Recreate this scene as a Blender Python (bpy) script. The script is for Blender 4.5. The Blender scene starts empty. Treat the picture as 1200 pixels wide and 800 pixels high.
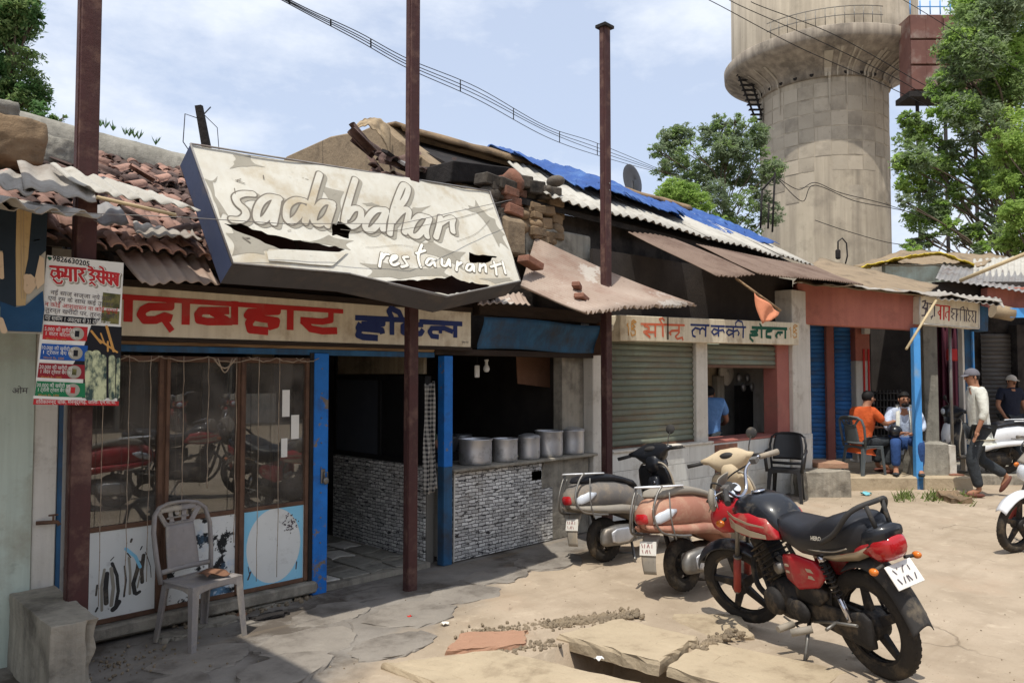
import bpy, bmesh, math, random
import numpy as np
from mathutils import Vector, Matrix, Euler
random.seed(7); np.random.seed(7)
C = bpy.context.scene.collection
SC = bpy.context.scene
PI = math.pi
R = math.radians

# ------------------------------------------------------------------ camera
# world: X runs along the row of shops, +Y goes into the shops, street is -Y
CAM = Vector((0.0, -5.29, 1.68))
FPX = 900.0; YAW = R(45); PITCH = math.atan(38/900.0)
cd = bpy.data.cameras.new('camera'); cam = bpy.data.objects.new('camera', cd); C.objects.link(cam)
cd.sensor_width = 36; cd.lens = 27; cd.clip_start = 0.05; cd.clip_end = 3000
cam.location = CAM; cam.rotation_euler = (PI/2 + PITCH, 0, -YAW)
SC.camera = cam

# ------------------------------------------------------------------ light
SUN_EL = R(68); LDIR = Vector((0.914, 0.407, 0)).normalized()      # horizontal travel of the sunlight
w = bpy.data.worlds.new('World'); SC.world = w; w.use_nodes = True
nt = w.node_tree; nt.nodes.clear()
out = nt.nodes.new('ShaderNodeOutputWorld'); bg = nt.nodes.new('ShaderNodeBackground')
sky = nt.nodes.new('ShaderNodeTexSky'); sky.sky_type = 'NISHITA'; sky.sun_disc = False
sky.sun_elevation = SUN_EL
SRC = -LDIR                                                        # towards the sun
sky.sun_rotation = math.atan2(SRC.x, SRC.y)
sky.air_density = 1.0; sky.dust_density = 2.5; sky.ozone_density = 1.0; sky.altitude = 100
tc = nt.nodes.new('ShaderNodeTexCoord'); mp = nt.nodes.new('ShaderNodeMapping')
mp.inputs['Scale'].default_value = (1.0, 1.0, 2.2)
n1 = nt.nodes.new('ShaderNodeTexNoise'); n1.inputs['Scale'].default_value = 2.6; n1.inputs['Detail'].default_value = 9; n1.inputs['Roughness'].default_value = .62
rp = nt.nodes.new('ShaderNodeValToRGB'); rp.color_ramp.elements[0].position = .43; rp.color_ramp.elements[0].color = (0,0,0,1)
rp.color_ramp.elements[1].position = .62; rp.color_ramp.elements[1].color = (.85,.85,.85,1)
mx = nt.nodes.new('ShaderNodeMix'); mx.data_type = 'RGBA'; mx.inputs[7].default_value = (5.2, 5.5, 6.0, 1)
veil = nt.nodes.new('ShaderNodeMix'); veil.data_type = 'RGBA'; veil.inputs[0].default_value = .68; veil.inputs[7].default_value = (3.9, 4.4, 5.4, 1)
nt.links.new(tc.outputs['Generated'], mp.inputs['Vector']); nt.links.new(mp.outputs[0], n1.inputs['Vector'])
nt.links.new(n1.outputs['Fac'], rp.inputs[0]); nt.links.new(sky.outputs[0], veil.inputs[6]); nt.links.new(veil.outputs[2], mx.inputs[6])
nt.links.new(rp.outputs[0], mx.inputs[0]); nt.links.new(mx.outputs[2], bg.inputs['Color'])
bg.inputs['Strength'].default_value = 0.15
nt.links.new(bg.outputs[0], out.inputs['Surface'])
sd = bpy.data.lights.new('sun', 'SUN'); sun = bpy.data.objects.new('sun', sd); C.objects.link(sun)
sd.energy = 3.45; sd.angle = R(0.6); sd.color = (1.0, .95, .86)
sdir = Vector((LDIR.x*math.cos(SUN_EL), LDIR.y*math.cos(SUN_EL), -math.sin(SUN_EL)))
sun.rotation_euler = sdir.to_track_quat('-Z', 'Y').to_euler(); sun.location = (-5, -5, 20)
SC.view_settings.view_transform = 'Standard'; SC.view_settings.look = 'None'
SC.view_settings.gamma = 1; SC.view_settings.exposure = 0.32; SC.view_settings.use_curve_mapping = False
SC.cycles.max_bounces = 8; SC.cycles.diffuse_bounces = 4

# ------------------------------------------------------------------ survey helpers: sight lines of the photograph cut with real planes
_F = Vector((math.sin(YAW)*math.cos(PITCH), math.cos(YAW)*math.cos(PITCH), math.sin(PITCH)))
_R = Vector((math.cos(YAW), -math.sin(YAW), 0)); _U = _R.cross(_F)
def ray(px, py): return _F + _R*((px-600)/FPX) + _U*((400-py)/FPX)
def at(px, py, y=None, z=None, x=None, pl=None, t=None):
    d = ray(px, py)
    if t is None:
        if y is not None: t = (y-CAM.y)/d.y
        elif z is not None: t = (z-CAM.z)/d.z
        elif x is not None: t = (x-CAM.x)/d.x
        else: t = (pl[0]-CAM).dot(pl[1])/d.dot(pl[1])
    return CAM + d*t
def pix(p):
    v = Vector(p)-CAM; f = v.dot(_F)
    return 600+FPX*v.dot(_R)/f, 400-FPX*v.dot(_U)/f

# ------------------------------------------------------------------ materials
MATS = {}
def hexc(r, g, b): return tuple(((c/255.0)/12.92 if c/255.0 <= .04045 else ((c/255.0+.055)/1.055)**2.4) for c in (r, g, b))
def mat(name, c1, c2=None, scale=4.0, rough=.85, metal=0.0, bump=0.15, bscale=30.0, sxy=14, szz=.9, dirt=None, dirt_amt=.45, dirt_scale=3.0,
        streak=None, streak_amt=.5, rand=0.0, spec=.3, coat=0.0, contrast=.25, detail=8, stretch=(1,1,1), flakes=None, flakes_amt=.4, flakes_scale=6.0, emit=None, bdist=.02):
    if name in MATS: return MATS[name]
    m = bpy.data.materials.new(name); m.use_nodes = True; MATS[name] = m
    t = m.node_tree; N = t.nodes; L = t.links; b = N['Principled BSDF']
    b.inputs['Roughness'].default_value = rough; b.inputs['Metallic'].default_value = metal
    b.inputs['Specular IOR Level'].default_value = spec; b.inputs['Coat Weight'].default_value = coat
    b.inputs['Coat Roughness'].default_value = .12
    co = N.new('ShaderNodeTexCoord'); info = N.new('ShaderNodeObjectInfo')
    add = N.new('ShaderNodeVectorMath'); add.operation = 'ADD'
    sc = N.new('ShaderNodeVectorMath'); sc.operation = 'SCALE'; sc.inputs[3].default_value = 37.0
    cmb = N.new('ShaderNodeCombineXYZ')
    for i in range(3): L.new(info.outputs['Random'], cmb.inputs[i])
    L.new(cmb.outputs[0], sc.inputs[0]); L.new(co.outputs['Object'], add.inputs[0]); L.new(sc.outputs[0], add.inputs[1])
    mpn = N.new('ShaderNodeMapping'); mpn.inputs['Scale'].default_value = stretch; L.new(add.outputs[0], mpn.inputs['Vector'])
    vec = mpn.outputs[0]
    def noise(s, d=detail, r=.6, v=None):
        n = N.new('ShaderNodeTexNoise'); n.inputs['Scale'].default_value = s; n.inputs['Detail'].default_value = d; n.inputs['Roughness'].default_value = r
        L.new(v or vec, n.inputs['Vector']); return n.outputs['Fac']
    def ramp(s, a, bb, inv=False):
        q = N.new('ShaderNodeMapRange'); q.inputs[1].default_value = a; q.inputs[2].default_value = bb; q.clamp = True
        L.new(s, q.inputs[0]); return q.outputs[0]
    def mixc(fac, a, bb):
        q = N.new('ShaderNodeMix'); q.data_type = 'RGBA'
        if isinstance(fac, float): q.inputs[0].default_value = fac
        else: L.new(fac, q.inputs[0])
        for i, v in ((6, a), (7, bb)):
            if isinstance(v, tuple): q.inputs[i].default_value = (*v[:3], 1)
            else: L.new(v, q.inputs[i])
        return q.outputs[2]
    if c2 is None: c2 = tuple(min(1, c*.8) for c in c1)
    col = mixc(ramp(noise(scale), .5-contrast, .5+contrast), c1, c2)
    fine = noise(scale*9, 4)
    col = mixc(ramp(fine, .62, .9), col, tuple(c*.6 for c in c2))
    if flakes:
        th = .5+ (1-flakes_amt)*.28-.08
        col = mixc(ramp(noise(flakes_scale, 10, .7), th, th+.03), col, flakes)
    if streak:
        ms = N.new('ShaderNodeMapping'); ms.inputs['Scale'].default_value = (sxy, sxy, szz); L.new(add.outputs[0], ms.inputs['Vector'])
        f = ramp(noise(1.3, 6, .6, ms.outputs[0]), .5-.1, .78)
        q = N.new('ShaderNodeMath'); q.operation = 'MULTIPLY'; q.inputs[1].default_value = streak_amt; L.new(f, q.inputs[0])
        col = mixc(q.outputs[0], col, streak)
    if dirt:
        f = ramp(noise(dirt_scale, 10, .68), .62-.3*dirt_amt, .82-.3*dirt_amt)
        q = N.new('ShaderNodeMath'); q.operation = 'MULTIPLY'; q.inputs[1].default_value = .85; L.new(f, q.inputs[0])
        col = mixc(q.outputs[0], col, dirt)
    if rand:
        hs = N.new('ShaderNodeHueSaturation'); q = N.new('ShaderNodeMapRange'); q.inputs[3].default_value = 1-rand; q.inputs[4].default_value = 1+rand
        L.new(info.outputs['Random'], q.inputs[0]); L.new(q.outputs[0], hs.inputs['Value']); L.new(col, hs.inputs['Color']); col = hs.outputs[0]
    L.new(col, b.inputs['Base Color'])
    if rough < .7:
        rr = N.new('ShaderNodeMapRange'); rr.inputs[3].default_value = rough*.8; rr.inputs[4].default_value = min(1, rough*1.5+.05)
        L.new(noise(scale*2.3), rr.inputs[0]); L.new(rr.outputs[0], b.inputs['Roughness'])
    if bump:
        bn = N.new('ShaderNodeBump'); bn.inputs['Strength'].default_value = bump; bn.inputs['Distance'].default_value = bdist
        L.new(noise(bscale, 8, .65), bn.inputs['Height']); L.new(bn.outputs[0], b.inputs['Normal'])
    if emit:
        b.inputs['Emission Color'].default_value = (*emit[0], 1); b.inputs['Emission Strength'].default_value = emit[1]
    return m
def glass_mat(name, tint=(.75,.78,.78), rough=.01):
    m = bpy.data.materials.new(name); m.use_nodes = True; MATS[name] = m
    t = m.node_tree; t.nodes.clear(); N = t.nodes; L = t.links
    o = N.new('ShaderNodeOutputMaterial'); g = N.new('ShaderNodeBsdfGlossy'); g.inputs['Roughness'].default_value = rough
    tr = N.new('ShaderNodeBsdfTransparent'); tr.inputs['Color'].default_value = (*tint, 1)
    g.inputs['Color'].default_value = (.8,.8,.8,1)
    f = N.new('ShaderNodeFresnel'); f.inputs['IOR'].default_value = 1.75
    ad = N.new('ShaderNodeMath'); ad.operation = 'ADD'; ad.inputs[1].default_value = .05; ad.use_clamp = True
    mi = N.new('ShaderNodeMixShader'); L.new(f.outputs[0], ad.inputs[0]); L.new(ad.outputs[0], mi.inputs[0]); L.new(tr.outputs[0], mi.inputs[1]); L.new(g.outputs[0], mi.inputs[2])
    df = N.new('ShaderNodeBsdfDiffuse'); df.inputs['Color'].default_value = (.42,.37,.32,1); nz = N.new('ShaderNodeTexNoise'); nz.inputs['Scale'].default_value = 4; nz.inputs['Detail'].default_value = 8
    co = N.new('ShaderNodeTexCoord'); L.new(co.outputs['Object'], nz.inputs['Vector']); mr = N.new('ShaderNodeMapRange'); mr.inputs[1].default_value = .4; mr.inputs[2].default_value = .75; mr.inputs[3].default_value = .05; mr.inputs[4].default_value = .26; L.new(nz.outputs['Fac'], mr.inputs[0])
    m2 = N.new('ShaderNodeMixShader'); L.new(mr.outputs[0], m2.inputs[0]); L.new(mi.outputs[0], m2.inputs[1]); L.new(df.outputs[0], m2.inputs[2]); L.new(m2.outputs[0], o.inputs['Surface']); return m
def plain(name, c, rough=.8, metal=0, spec=.3):
    return mat(name, c, tuple(x*.82 for x in c), scale=12, rough=rough, metal=metal, bump=.04, bscale=60, spec=spec)

# ------------------------------------------------------------------ mesh builder
class MB:
    def __init__(s): s.v = []; s.f = []; s.sm = []
    def add(s, vs, fs, smooth=False):
        o = len(s.v); s.v += [tuple(v) for v in vs]; s.f += [tuple(i+o for i in f) for f in fs]; s.sm += [smooth]*len(fs); return s
    def box(s, c, size, rot=None, taper=None):
        hx, hy, hz = size[0]/2, size[1]/2, size[2]/2; c = Vector(c)
        vs = []
        for z in (-1, 1):
            k = taper if (taper and z > 0) else 1
            for x, y in ((-1,-1), (1,-1), (1,1), (-1,1)):
                p = Vector((x*hx*k, y*hy*k, z*hz))
                if rot: p = (rot if isinstance(rot, Matrix) else Euler(rot).to_matrix()) @ p
                vs.append(c+p)
        return s.add(vs, [(0,3,2,1), (4,5,6,7), (0,1,5,4), (1,2,6,5), (2,3,7,6), (3,0,4,7)])
    def bb(s, x0, x1, y0, y1, z0, z1): return s.box(((x0+x1)/2, (y0+y1)/2, (z0+z1)/2), (abs(x1-x0), abs(y1-y0), abs(z1-z0)))
    def hexa(s, b, t): return s.add(list(b)+list(t), [(3,2,1,0), (4,5,6,7), (0,1,5,4), (1,2,6,5), (2,3,7,6), (3,0,4,7)])
    def slab(s, quad, thick, nrm=None):
        q = [Vector(p) for p in quad]; n = nrm or (q[1]-q[0]).cross(q[3]-q[0]).normalized()
        return s.hexa([p-n*thick for p in q], q)
    def prism(s, poly, depth, M=None, flip=False):
        # poly: list of (a,b) ; extruded along local +z by depth, M maps local to world
        n = len(poly); M = M or Matrix.Identity(4)
        vs = [M @ Vector((a, b, 0)) for a, b in poly] + [M @ Vector((a, b, depth)) for a, b in poly]
        fs = [tuple(range(n-1, -1, -1)), tuple(range(n, 2*n))] + [(i, (i+1) % n, n+(i+1) % n, n+i) for i in range(n)]
        return s.add(vs, fs)
    def tube(s, pts, rad, n=8, caps=True, smooth=True, flat=1.0, up=None):
        pts = [Vector(p) for p in pts]; m = len(pts)
        if not isinstance(rad, (list, tuple)): rad = [rad]*m
        vs = []; prev = None
        for i, p in enumerate(pts):
            d = (pts[min(i+1, m-1)]-pts[max(i-1, 0)]).normalized()
            if prev is None:
                a = (up or (Vector((0,0,1)) if abs(d.z) < .9 else Vector((1,0,0)))).cross(d).normalized()
            else: a = (prev - d*prev.dot(d)).normalized()
            prev = a; b = d.cross(a)
            for k in range(n):
                an = 2*PI*k/n; vs.append(p + a*math.cos(an)*rad[i] + b*math.sin(an)*rad[i]*flat)
        fs = [(i*n+k, i*n+(k+1) % n, (i+1)*n+(k+1) % n, (i+1)*n+k) for i in range(m-1) for k in range(n)]
        s.add(vs, fs, smooth)
        if caps:
            o = len(s.v)-m*n; s.f.append(tuple(o+k for k in range(n-1, -1, -1))); s.f.append(tuple(o+(m-1)*n+k for k in range(n))); s.sm += [False, False]
        return s
    def lathe(s, prof, c=(0,0,0), n=20, axis='z', caps=True, smooth=True, M=None):
        vs = []; c = Vector(c)
        for r, h in prof:
            for k in range(n):
                a = 2*PI*k/n; x, y = r*math.cos(a), r*math.sin(a)
                p = {'z': Vector((x, y, h)), 'y': Vector((x, h, -y)), 'x': Vector((h, x, y))}[axis]
                if M: p = M @ p
                vs.append(c+p)
        m = len(prof)
        fs = [(i*n+k, i*n+(k+1) % n, (i+1)*n+(k+1) % n, (i+1)*n+k) for i in range(m-1) for k in range(n)]
        s.add(vs, fs, smooth)
        if caps:
            o = len(s.v)-m*n; s.f.append(tuple(o+k for k in range(n-1, -1, -1))); s.f.append(tuple(o+(m-1)*n+k for k in range(n))); s.sm += [False, False]
        return s
    def ell(s, c, r, n=14, m=9, rot=None, fn=None):
        prof = []; vs = []; c = Vector(c)
        Rm = Euler(rot).to_matrix() if rot else Matrix.Identity(3)
        for i in range(m+1):
            th = PI*i/m
            for k in range(n):
                ph = 2*PI*k/n; p = Vector((math.sin(th)*math.cos(ph)*r[0], math.sin(th)*math.sin(ph)*r[1], math.cos(th)*r[2]))
                if fn: p = fn(p)
                vs.append(c + Rm @ p)
        fs = [((i+1)*n+k, (i+1)*n+(k+1) % n, i*n+(k+1) % n, i*n+k) for i in range(m) for k in range(n)]
        return s.add(vs, fs, True)
    def sheet(s, fn, nu, nv, smooth=True, wrap=False):
        vs = [fn(i/nu, j/nv) for j in range(nv+1) for i in range(nu+1)]; w_ = nu+1
        return s.add(vs, [(j*w_+i, j*w_+i+1, (j+1)*w_+i+1, (j+1)*w_+i) for j in range(nv) for i in range(nu)], smooth)
    def loft(s, rings, caps=True, smooth=True):
        n = len(rings[0]); vs = [p for r in rings for p in r]; m = len(rings)
        fs = [(i*n+k, i*n+(k+1) % n, (i+1)*n+(k+1) % n, (i+1)*n+k) for i in range(m-1) for k in range(n)]
        if caps: fs += [tuple(range(n-1, -1, -1)), tuple((m-1)*n+k for k in range(n))]
        return s.add(vs, fs, smooth)
    def mesh(s, name):
        me = bpy.data.meshes.new(name); me.from_pydata(s.v, [], s.f); me.polygons.foreach_set('use_smooth', s.sm); me.update(); return me
    def build(s, name, m, parent=None, bevel=0, solid=0, label=None, weld=False, recalc=True, sub=0, segs=1):
        me = s.mesh(name)
        if recalc or weld:
            bm = bmesh.new(); bm.from_mesh(me)
            if weld: bmesh.ops.remove_doubles(bm, verts=bm.verts, dist=1e-5)
            bmesh.ops.recalc_face_normals(bm, faces=bm.faces); bm.to_mesh(me); bm.free()
        me.materials.append(m if not isinstance(m, str) else MATS[m])
        o = bpy.data.objects.new(name, me); C.objects.link(o)
        if parent is not None: o.parent = parent
        if sub: q = o.modifiers.new('s', 'SUBSURF'); q.levels = sub; q.render_levels = sub
        if solid: q = o.modifiers.new('t', 'SOLIDIFY'); q.thickness = solid; q.offset = -1
        if bevel: q = o.modifiers.new('b', 'BEVEL'); q.width = bevel; q.segments = segs; q.limit_method = 'ANGLE'; q.angle_limit = R(35)
        if label: o['label'] = label
        return o
def thing(name, label, cat, loc=(0,0,0), rotz=0, group=None):
    o = bpy.data.objects.new(name, None); C.objects.link(o); o.empty_display_size = .1
    o.location = loc; o.rotation_euler = (0, 0, rotz); o['label'] = label; o['category'] = cat
    if group: o['group'] = group
    return o
def tag(o, label, cat, group=None, kind=None):
    o['label'] = label; o['category'] = cat
    if group: o['group'] = group
    if kind: o['kind'] = kind
    return o
def struct(o): o['kind'] = 'structure'; return o
def stuff(o): o['kind'] = 'stuff'; return o
def inst(src, parent, M=None, loc=None, rot=None, scale=None):
    c = src.copy(); C.objects.link(c); c.parent = parent
    if M is not None: c.matrix_local = M
    if loc is not None: c.location = loc
    if rot is not None: c.rotation_euler = rot
    if scale is not None: c.scale = scale
    return c
def copy_tree(o, parent=None, loc=None, rotz=None, label=None, scale=None):
    c = o.copy(); C.objects.link(c)
    if parent is not None: c.parent = parent
    if loc is not None: c.location = loc
    if rotz is not None: c.rotation_euler = (c.rotation_euler.x, c.rotation_euler.y, rotz)
    if scale is not None: c.scale = (scale,)*3
    if label: c['label'] = label
    for ch in list(o.children): copy_tree(ch, c)
    return c
def corr(A, B, Cc, D, pitch=.076, amp=.010, nu=None, rag=0.0, seed=0, sag=0.0):
    """corrugated sheet: A-B is the edge that shows the waves (eave), D-C the far edge, ridges run A->D"""
    A, B, Cc, D = map(Vector, (A, B, Cc, D)); W = (B-A).length; k = max(2, int(W/pitch)); nu = nu or k*6
    n = (B-A).cross(D-A).normalized(); rs = random.Random(seed); L_ = (D-A).length
    ragv = [rs.uniform(-1, 1) for _ in range(nu+2)]; ph1 = rs.uniform(0, 6); nv = 8
    m = MB()
    def fn(u, v):
        a = A.lerp(B, u); d = D.lerp(Cc, u)
        vv = v
        if v == 0 and rag: vv = rag/L_*(.6*math.sin(u*9+ph1)+.5*ragv[int(u*nu/7)]+.3*math.sin(u*23))
        p = a.lerp(d, vv)
        return p + n*(amp*math.sin(u*k*2*PI) + .012*math.sin(u*5+v*4+ph1)*1.0 - sag*math.sin(PI*v))
    return m.sheet(fn, nu, nv)
# ------------------------------------------------------------------ ink: union of strokes / polygons as one flat relief
def ink(strokes, polys=(), holes=(), cell=.004, grow=0.0, pad=.02, cutpolys=(), maxrun=10**9):
    """2D union of capsules/boxes ([(pts, width)], cap 's' for square ends) -> (verts2d, faces)"""
    P = [p for s in strokes for p in s[0]] + [p for pl in polys for p in pl]
    P = np.array(P, float); wmax = max([s[1] for s in strokes] + [0])
    lo = P.min(0)-wmax-pad-abs(grow); hi = P.max(0)+wmax+pad+abs(grow)
    nx = int((hi[0]-lo[0])/cell)+2; ny = int((hi[1]-lo[1])/cell)+2
    gx, gy = np.meshgrid(lo[0]+np.arange(nx)*cell, lo[1]+np.arange(ny)*cell); D = np.full(gx.shape, 1e3)
    def polysd(pl):
        pl = np.array(pl, float); d = np.full(gx.shape, 1e9); ins = np.zeros(gx.shape, bool)
        for i in range(len(pl)):
            a = pl[i]; b = pl[(i+1) % len(pl)]; e = b-a; L2 = max(e@e, 1e-12)
            t = np.clip(((gx-a[0])*e[0]+(gy-a[1])*e[1])/L2, 0, 1)
            d = np.minimum(d, np.hypot(gx-a[0]-t*e[0], gy-a[1]-t*e[1]))
            c = ((a[1] > gy) != (b[1] > gy)); xs = (b[0]-a[0])*(gy-a[1])/(b[1]-a[1]+1e-12)+a[0]; ins ^= c & (gx < xs)
        return np.where(ins, -d, d)
    for s in strokes:
        pts, wd = s[0], s[1]; sq = len(s) > 2 and s[2] == 's'; w1 = wd
        w2 = s[3] if len(s) > 3 else wd
        n = len(pts)-1
        for i in range(n):
            a = np.array(pts[i], float); b = np.array(pts[i+1], float); e = b-a; L_ = max(np.hypot(*e), 1e-6)
            u = ((gx-a[0])*e[0]+(gy-a[1])*e[1])/L_; v = np.abs((gx-a[0])*(-e[1])+(gy-a[1])*e[0])/L_
            wl = w1+(w2-w1)*((i+np.clip(u/L_, 0, 1))/n)
            if sq:
                qx = np.abs(u-L_/2)-L_/2; qy = v-wl/2
                d = np.hypot(np.maximum(qx, 0), np.maximum(qy, 0))+np.minimum(np.maximum(qx, qy), 0)
                if 0 < i: d = np.minimum(d, np.hypot(gx-a[0], gy-a[1])-wl/2)
            else: d = np.hypot(gx-a[0]-np.clip(u, 0, L_)*e[0]/L_, gy-a[1]-np.clip(u, 0, L_)*e[1]/L_)-wl/2
            D = np.minimum(D, d)
    for pl in polys: D = np.minimum(D, polysd(pl))
    D = D-grow
    for pl in cutpolys: D = np.maximum(D, -polysd(pl))
    ins = D < 0
    verts = []; faces = []; vid = {}
    def V(x, y):
        k = (round(x, 6), round(y, 6))
        if k not in vid: vid[k] = len(verts); verts.append((x, y))
        return vid[k]
    X = lambda i: lo[0]+i*cell
    Y = lambda j: lo[1]+j*cell
    full = ins[:-1,:-1] & ins[1:,:-1] & ins[:-1,1:] & ins[1:,1:]
    anyc = (ins[:-1,:-1] | ins[1:,:-1] | ins[:-1,1:] | ins[1:,1:]) & ~full
    for j in range(ny-1):
        i = 0; row = full[j]
        idx = np.flatnonzero(row)
        if len(idx):
            for run in np.split(idx, np.flatnonzero(np.diff(idx) > 1)+1):
                
                    for a in range(run[0], run[-1]+1, maxrun): b = min(a+maxrun, run[-1]+1); faces.append((V(X(a), Y(j)), V(X(b), Y(j)), V(X(b), Y(j+1)), V(X(a), Y(j+1))))
        for i in np.flatnonzero(anyc[j]):
            cs = [(i, j), (i+1, j), (i+1, j+1), (i, j+1)]; poly = []
            for q in range(4):
                a = cs[q]; b = cs[(q+1) % 4]; da = D[a[1], a[0]]; db = D[b[1], b[0]]
                if da < 0: poly.append((X(a[0]), Y(a[1])))
                if (da < 0) != (db < 0):
                    t = da/(da-db); poly.append((X(a[0])+t*(b[0]-a[0])*cell, Y(a[1])+t*(b[1]-a[1])*cell))
            if len(poly) >= 3:
                ids = [V(*p) for p in poly]; ids = [k for n_, k in enumerate(ids) if k != ids[n_-1]]
                if len(ids) >= 3: faces.append(tuple(ids))
    return verts, faces
class Plane:
    """a flat thing's face: origin o, unit axes a (right), b (up); n towards the viewer"""
    def __init__(s, o, a, b): s.o = Vector(o); s.a = Vector(a).normalized(); b = Vector(b); s.b = (b-s.a*b.dot(s.a)).normalized(); s.n = s.a.cross(s.b)
    def px(s, x, y): p = at(x, y, pl=(s.o, s.n))-s.o; return (p.dot(s.a), p.dot(s.b))
    def w(s, u, v, h=0): return s.o+s.a*u+s.b*v+s.n*h
    def M(s, h=0): m = Matrix((s.a, s.b, s.n)).transposed().to_4x4(); m.translation = s.o+s.n*h; return m
    def inkpart(s, name, m, strokes, parent, h=.002, **kw):
        v, f = ink(strokes, **kw); mb = MB().add([s.w(x, y, h) for x, y in v], f); return mb.build(name, m, parent, recalc=False)
    def poly(s, name, m, pts, parent, h=.002, thick=.001):
        mb = MB().prism(pts, thick, s.M(h)); return mb.build(name, m, parent)
_fc = {}
def text(s, plane, u, v, size, name, m, parent, h=.002, width=None, slant=0, bold=0, ang=0, align='LEFT'):
    cu = bpy.data.curves.new('t', 'FONT'); cu.body = s; cu.size = size; cu.resolution_u = 2; cu.fill_mode = 'FRONT'; cu.offset = bold; cu.shear = slant
    o = bpy.data.objects.new('t', cu); me = bpy.data.meshes.new_from_object(o)
    bpy.data.objects.remove(o); bpy.data.curves.remove(cu)
    if not me.vertices: return None
    xs = [q.co.x for q in me.vertices]; x0, x1 = min(xs), max(xs); k = (width/(x1-x0)) if width else 1
    off = 0 if align == 'LEFT' else -(x1-x0)*k/2
    for q in me.vertices:
        a = (q.co.x-x0)*k+off; b = q.co.y
        a, b = a*math.cos(ang)-b*math.sin(ang), a*math.sin(ang)+b*math.cos(ang)
        q.co = plane.w(u+a, v+b, h)
    me.materials.append(m if not isinstance(m, str) else MATS[m]); me.update()
    o = bpy.data.objects.new(name, me); C.objects.link(o)
    if parent is not None: o.parent = parent
    return o
# ------------------------------------------------------------------ material library
mat('brown_paint', hexc(80,48,46), hexc(62,39,38), scale=5, rough=.6, bump=.2, dirt=hexc(118,90,78), dirt_amt=.4, dirt_scale=5, streak=hexc(60,44,40), streak_amt=.6)
mat('blue_paint', hexc(38,120,205), hexc(30,98,170), scale=5, rough=.55, bump=.2, flakes=hexc(120,110,100), flakes_amt=.42, flakes_scale=7, dirt=hexc(60,50,45), dirt_amt=.3)
mat('light_blue_paint', hexc(85,160,225), hexc(70,140,205), scale=5, rough=.55, dirt=hexc(150,160,160), dirt_amt=.2)
mat('faded_blue', hexc(52,100,138), hexc(40,78,112), scale=4, rough=.7, dirt=hexc(60,60,62), dirt_amt=.5, streak=hexc(35,40,48))
mat('dark_timber', hexc(62,50,42), hexc(38,31,27), scale=3, stretch=(1,8,8), rough=.9, bump=.5, bscale=12)
mat('weathered_timber', hexc(176,150,118), hexc(120,92,66), scale=3, stretch=(.6,9,9), rough=.9, bump=.5, bscale=14, dirt=hexc(90,65,45), dirt_amt=.4)
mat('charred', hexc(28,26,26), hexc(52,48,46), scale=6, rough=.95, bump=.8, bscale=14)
mat('rust_frame', hexc(112,84,66), hexc(86,62,48), scale=7, rough=.7, bump=.2, dirt=hexc(60,42,35))
mat('sign_cream', hexc(228,218,196), hexc(212,200,174), scale=2.5, rough=.6, bump=.05, dirt=hexc(150,125,95), dirt_amt=.3, streak=hexc(150,130,100), streak_amt=.35)
mat('sign_red', hexc(196,48,44), hexc(180,42,40), scale=4, rough=.6, bump=.05, dirt=hexc(170,90,80), dirt_amt=.2)
mat('sign_navy', hexc(40,56,112), hexc(32,44,92), scale=4, rough=.6, bump=.05)
mat('sign_white', hexc(232,228,215), hexc(220,215,200), scale=4, rough=.6, bump=.03)
mat('sign_orange', hexc(214,112,78), hexc(200,96,66), scale=4, rough=.6, bump=.03, dirt=hexc(215,170,140), dirt_amt=.3)
mat('sign_green', hexc(28,92,70), hexc(20,70,58), scale=4, rough=.6, bump=.03)
mat('sign_gold', hexc(200,150,80), hexc(180,130,70), scale=4, rough=.6, bump=.03)
mat('sheet_grey', hexc(84,82,84), hexc(66,64,66), scale=3, rough=.6, bump=.1, dirt=hexc(104,96,90), dirt_amt=.35)
mat('flex_cream', hexc(206,203,192), hexc(192,188,174), scale=2.2, rough=.55, bump=.12, bscale=9, dirt=hexc(168,150,118), dirt_amt=.34, dirt_scale=2.2, streak=hexc(170,155,128), streak_amt=.3)
mat('flex_grey', hexc(158,152,138), hexc(142,137,124), scale=2.2, rough=.6, bump=.1, bscale=9, dirt=hexc(120,110,95), dirt_amt=.3)
mat('flex_dark', hexc(120,112,100), hexc(104,98,88), scale=3, rough=.6, bump=.05)
mat('sheet_navy', hexc(62,72,98), hexc(50,58,82), scale=3, rough=.45, bump=.1, dirt=hexc(92,88,90), dirt_amt=.35, spec=.4)
mat('sheet_inside', hexc(96,64,52), hexc(60,44,40), scale=3, rough=.8)
mat('cement_grey', hexc(165,160,148), hexc(128,124,114), scale=2.2, rough=.95, bump=.6, bscale=16, dirt=hexc(70,66,60), dirt_amt=.35, streak=hexc(92,88,80), streak_amt=.45)
mat('old_concrete', hexc(168,160,145), hexc(132,126,114), scale=3, rough=.95, bump=.8, bscale=10, dirt=hexc(84,78,70), dirt_amt=.42, streak=hexc(96,92,86), streak_amt=.5)
mat('apron_slab', hexc(146,139,129), hexc(118,111,103), scale=3, rough=.95, bump=.6, bscale=18, dirt=hexc(92,85,77), dirt_amt=.4)
mat('slab_concrete', hexc(182,166,140), hexc(160,144,120), scale=3, rough=.95, bump=.5, bscale=22, dirt=hexc(120,105,84), dirt_amt=.3)
mat('red_slab', hexc(170,132,108), hexc(152,116,94), scale=3, rough=.95, bump=.4, dirt=hexc(170,150,120), dirt_amt=.4)
mat('mud_plaster', hexc(150,132,108), hexc(128,112,92), scale=2.4, rough=1, bump=.8, bscale=12, dirt=hexc(96,84,70), dirt_amt=.35)
mat('mud_stone', hexc(140,118,92), hexc(104,88,70), scale=3, rough=1, bump=1.0, bscale=9, dirt=hexc(70,62,52), dirt_amt=.4, rand=.25)
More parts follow.
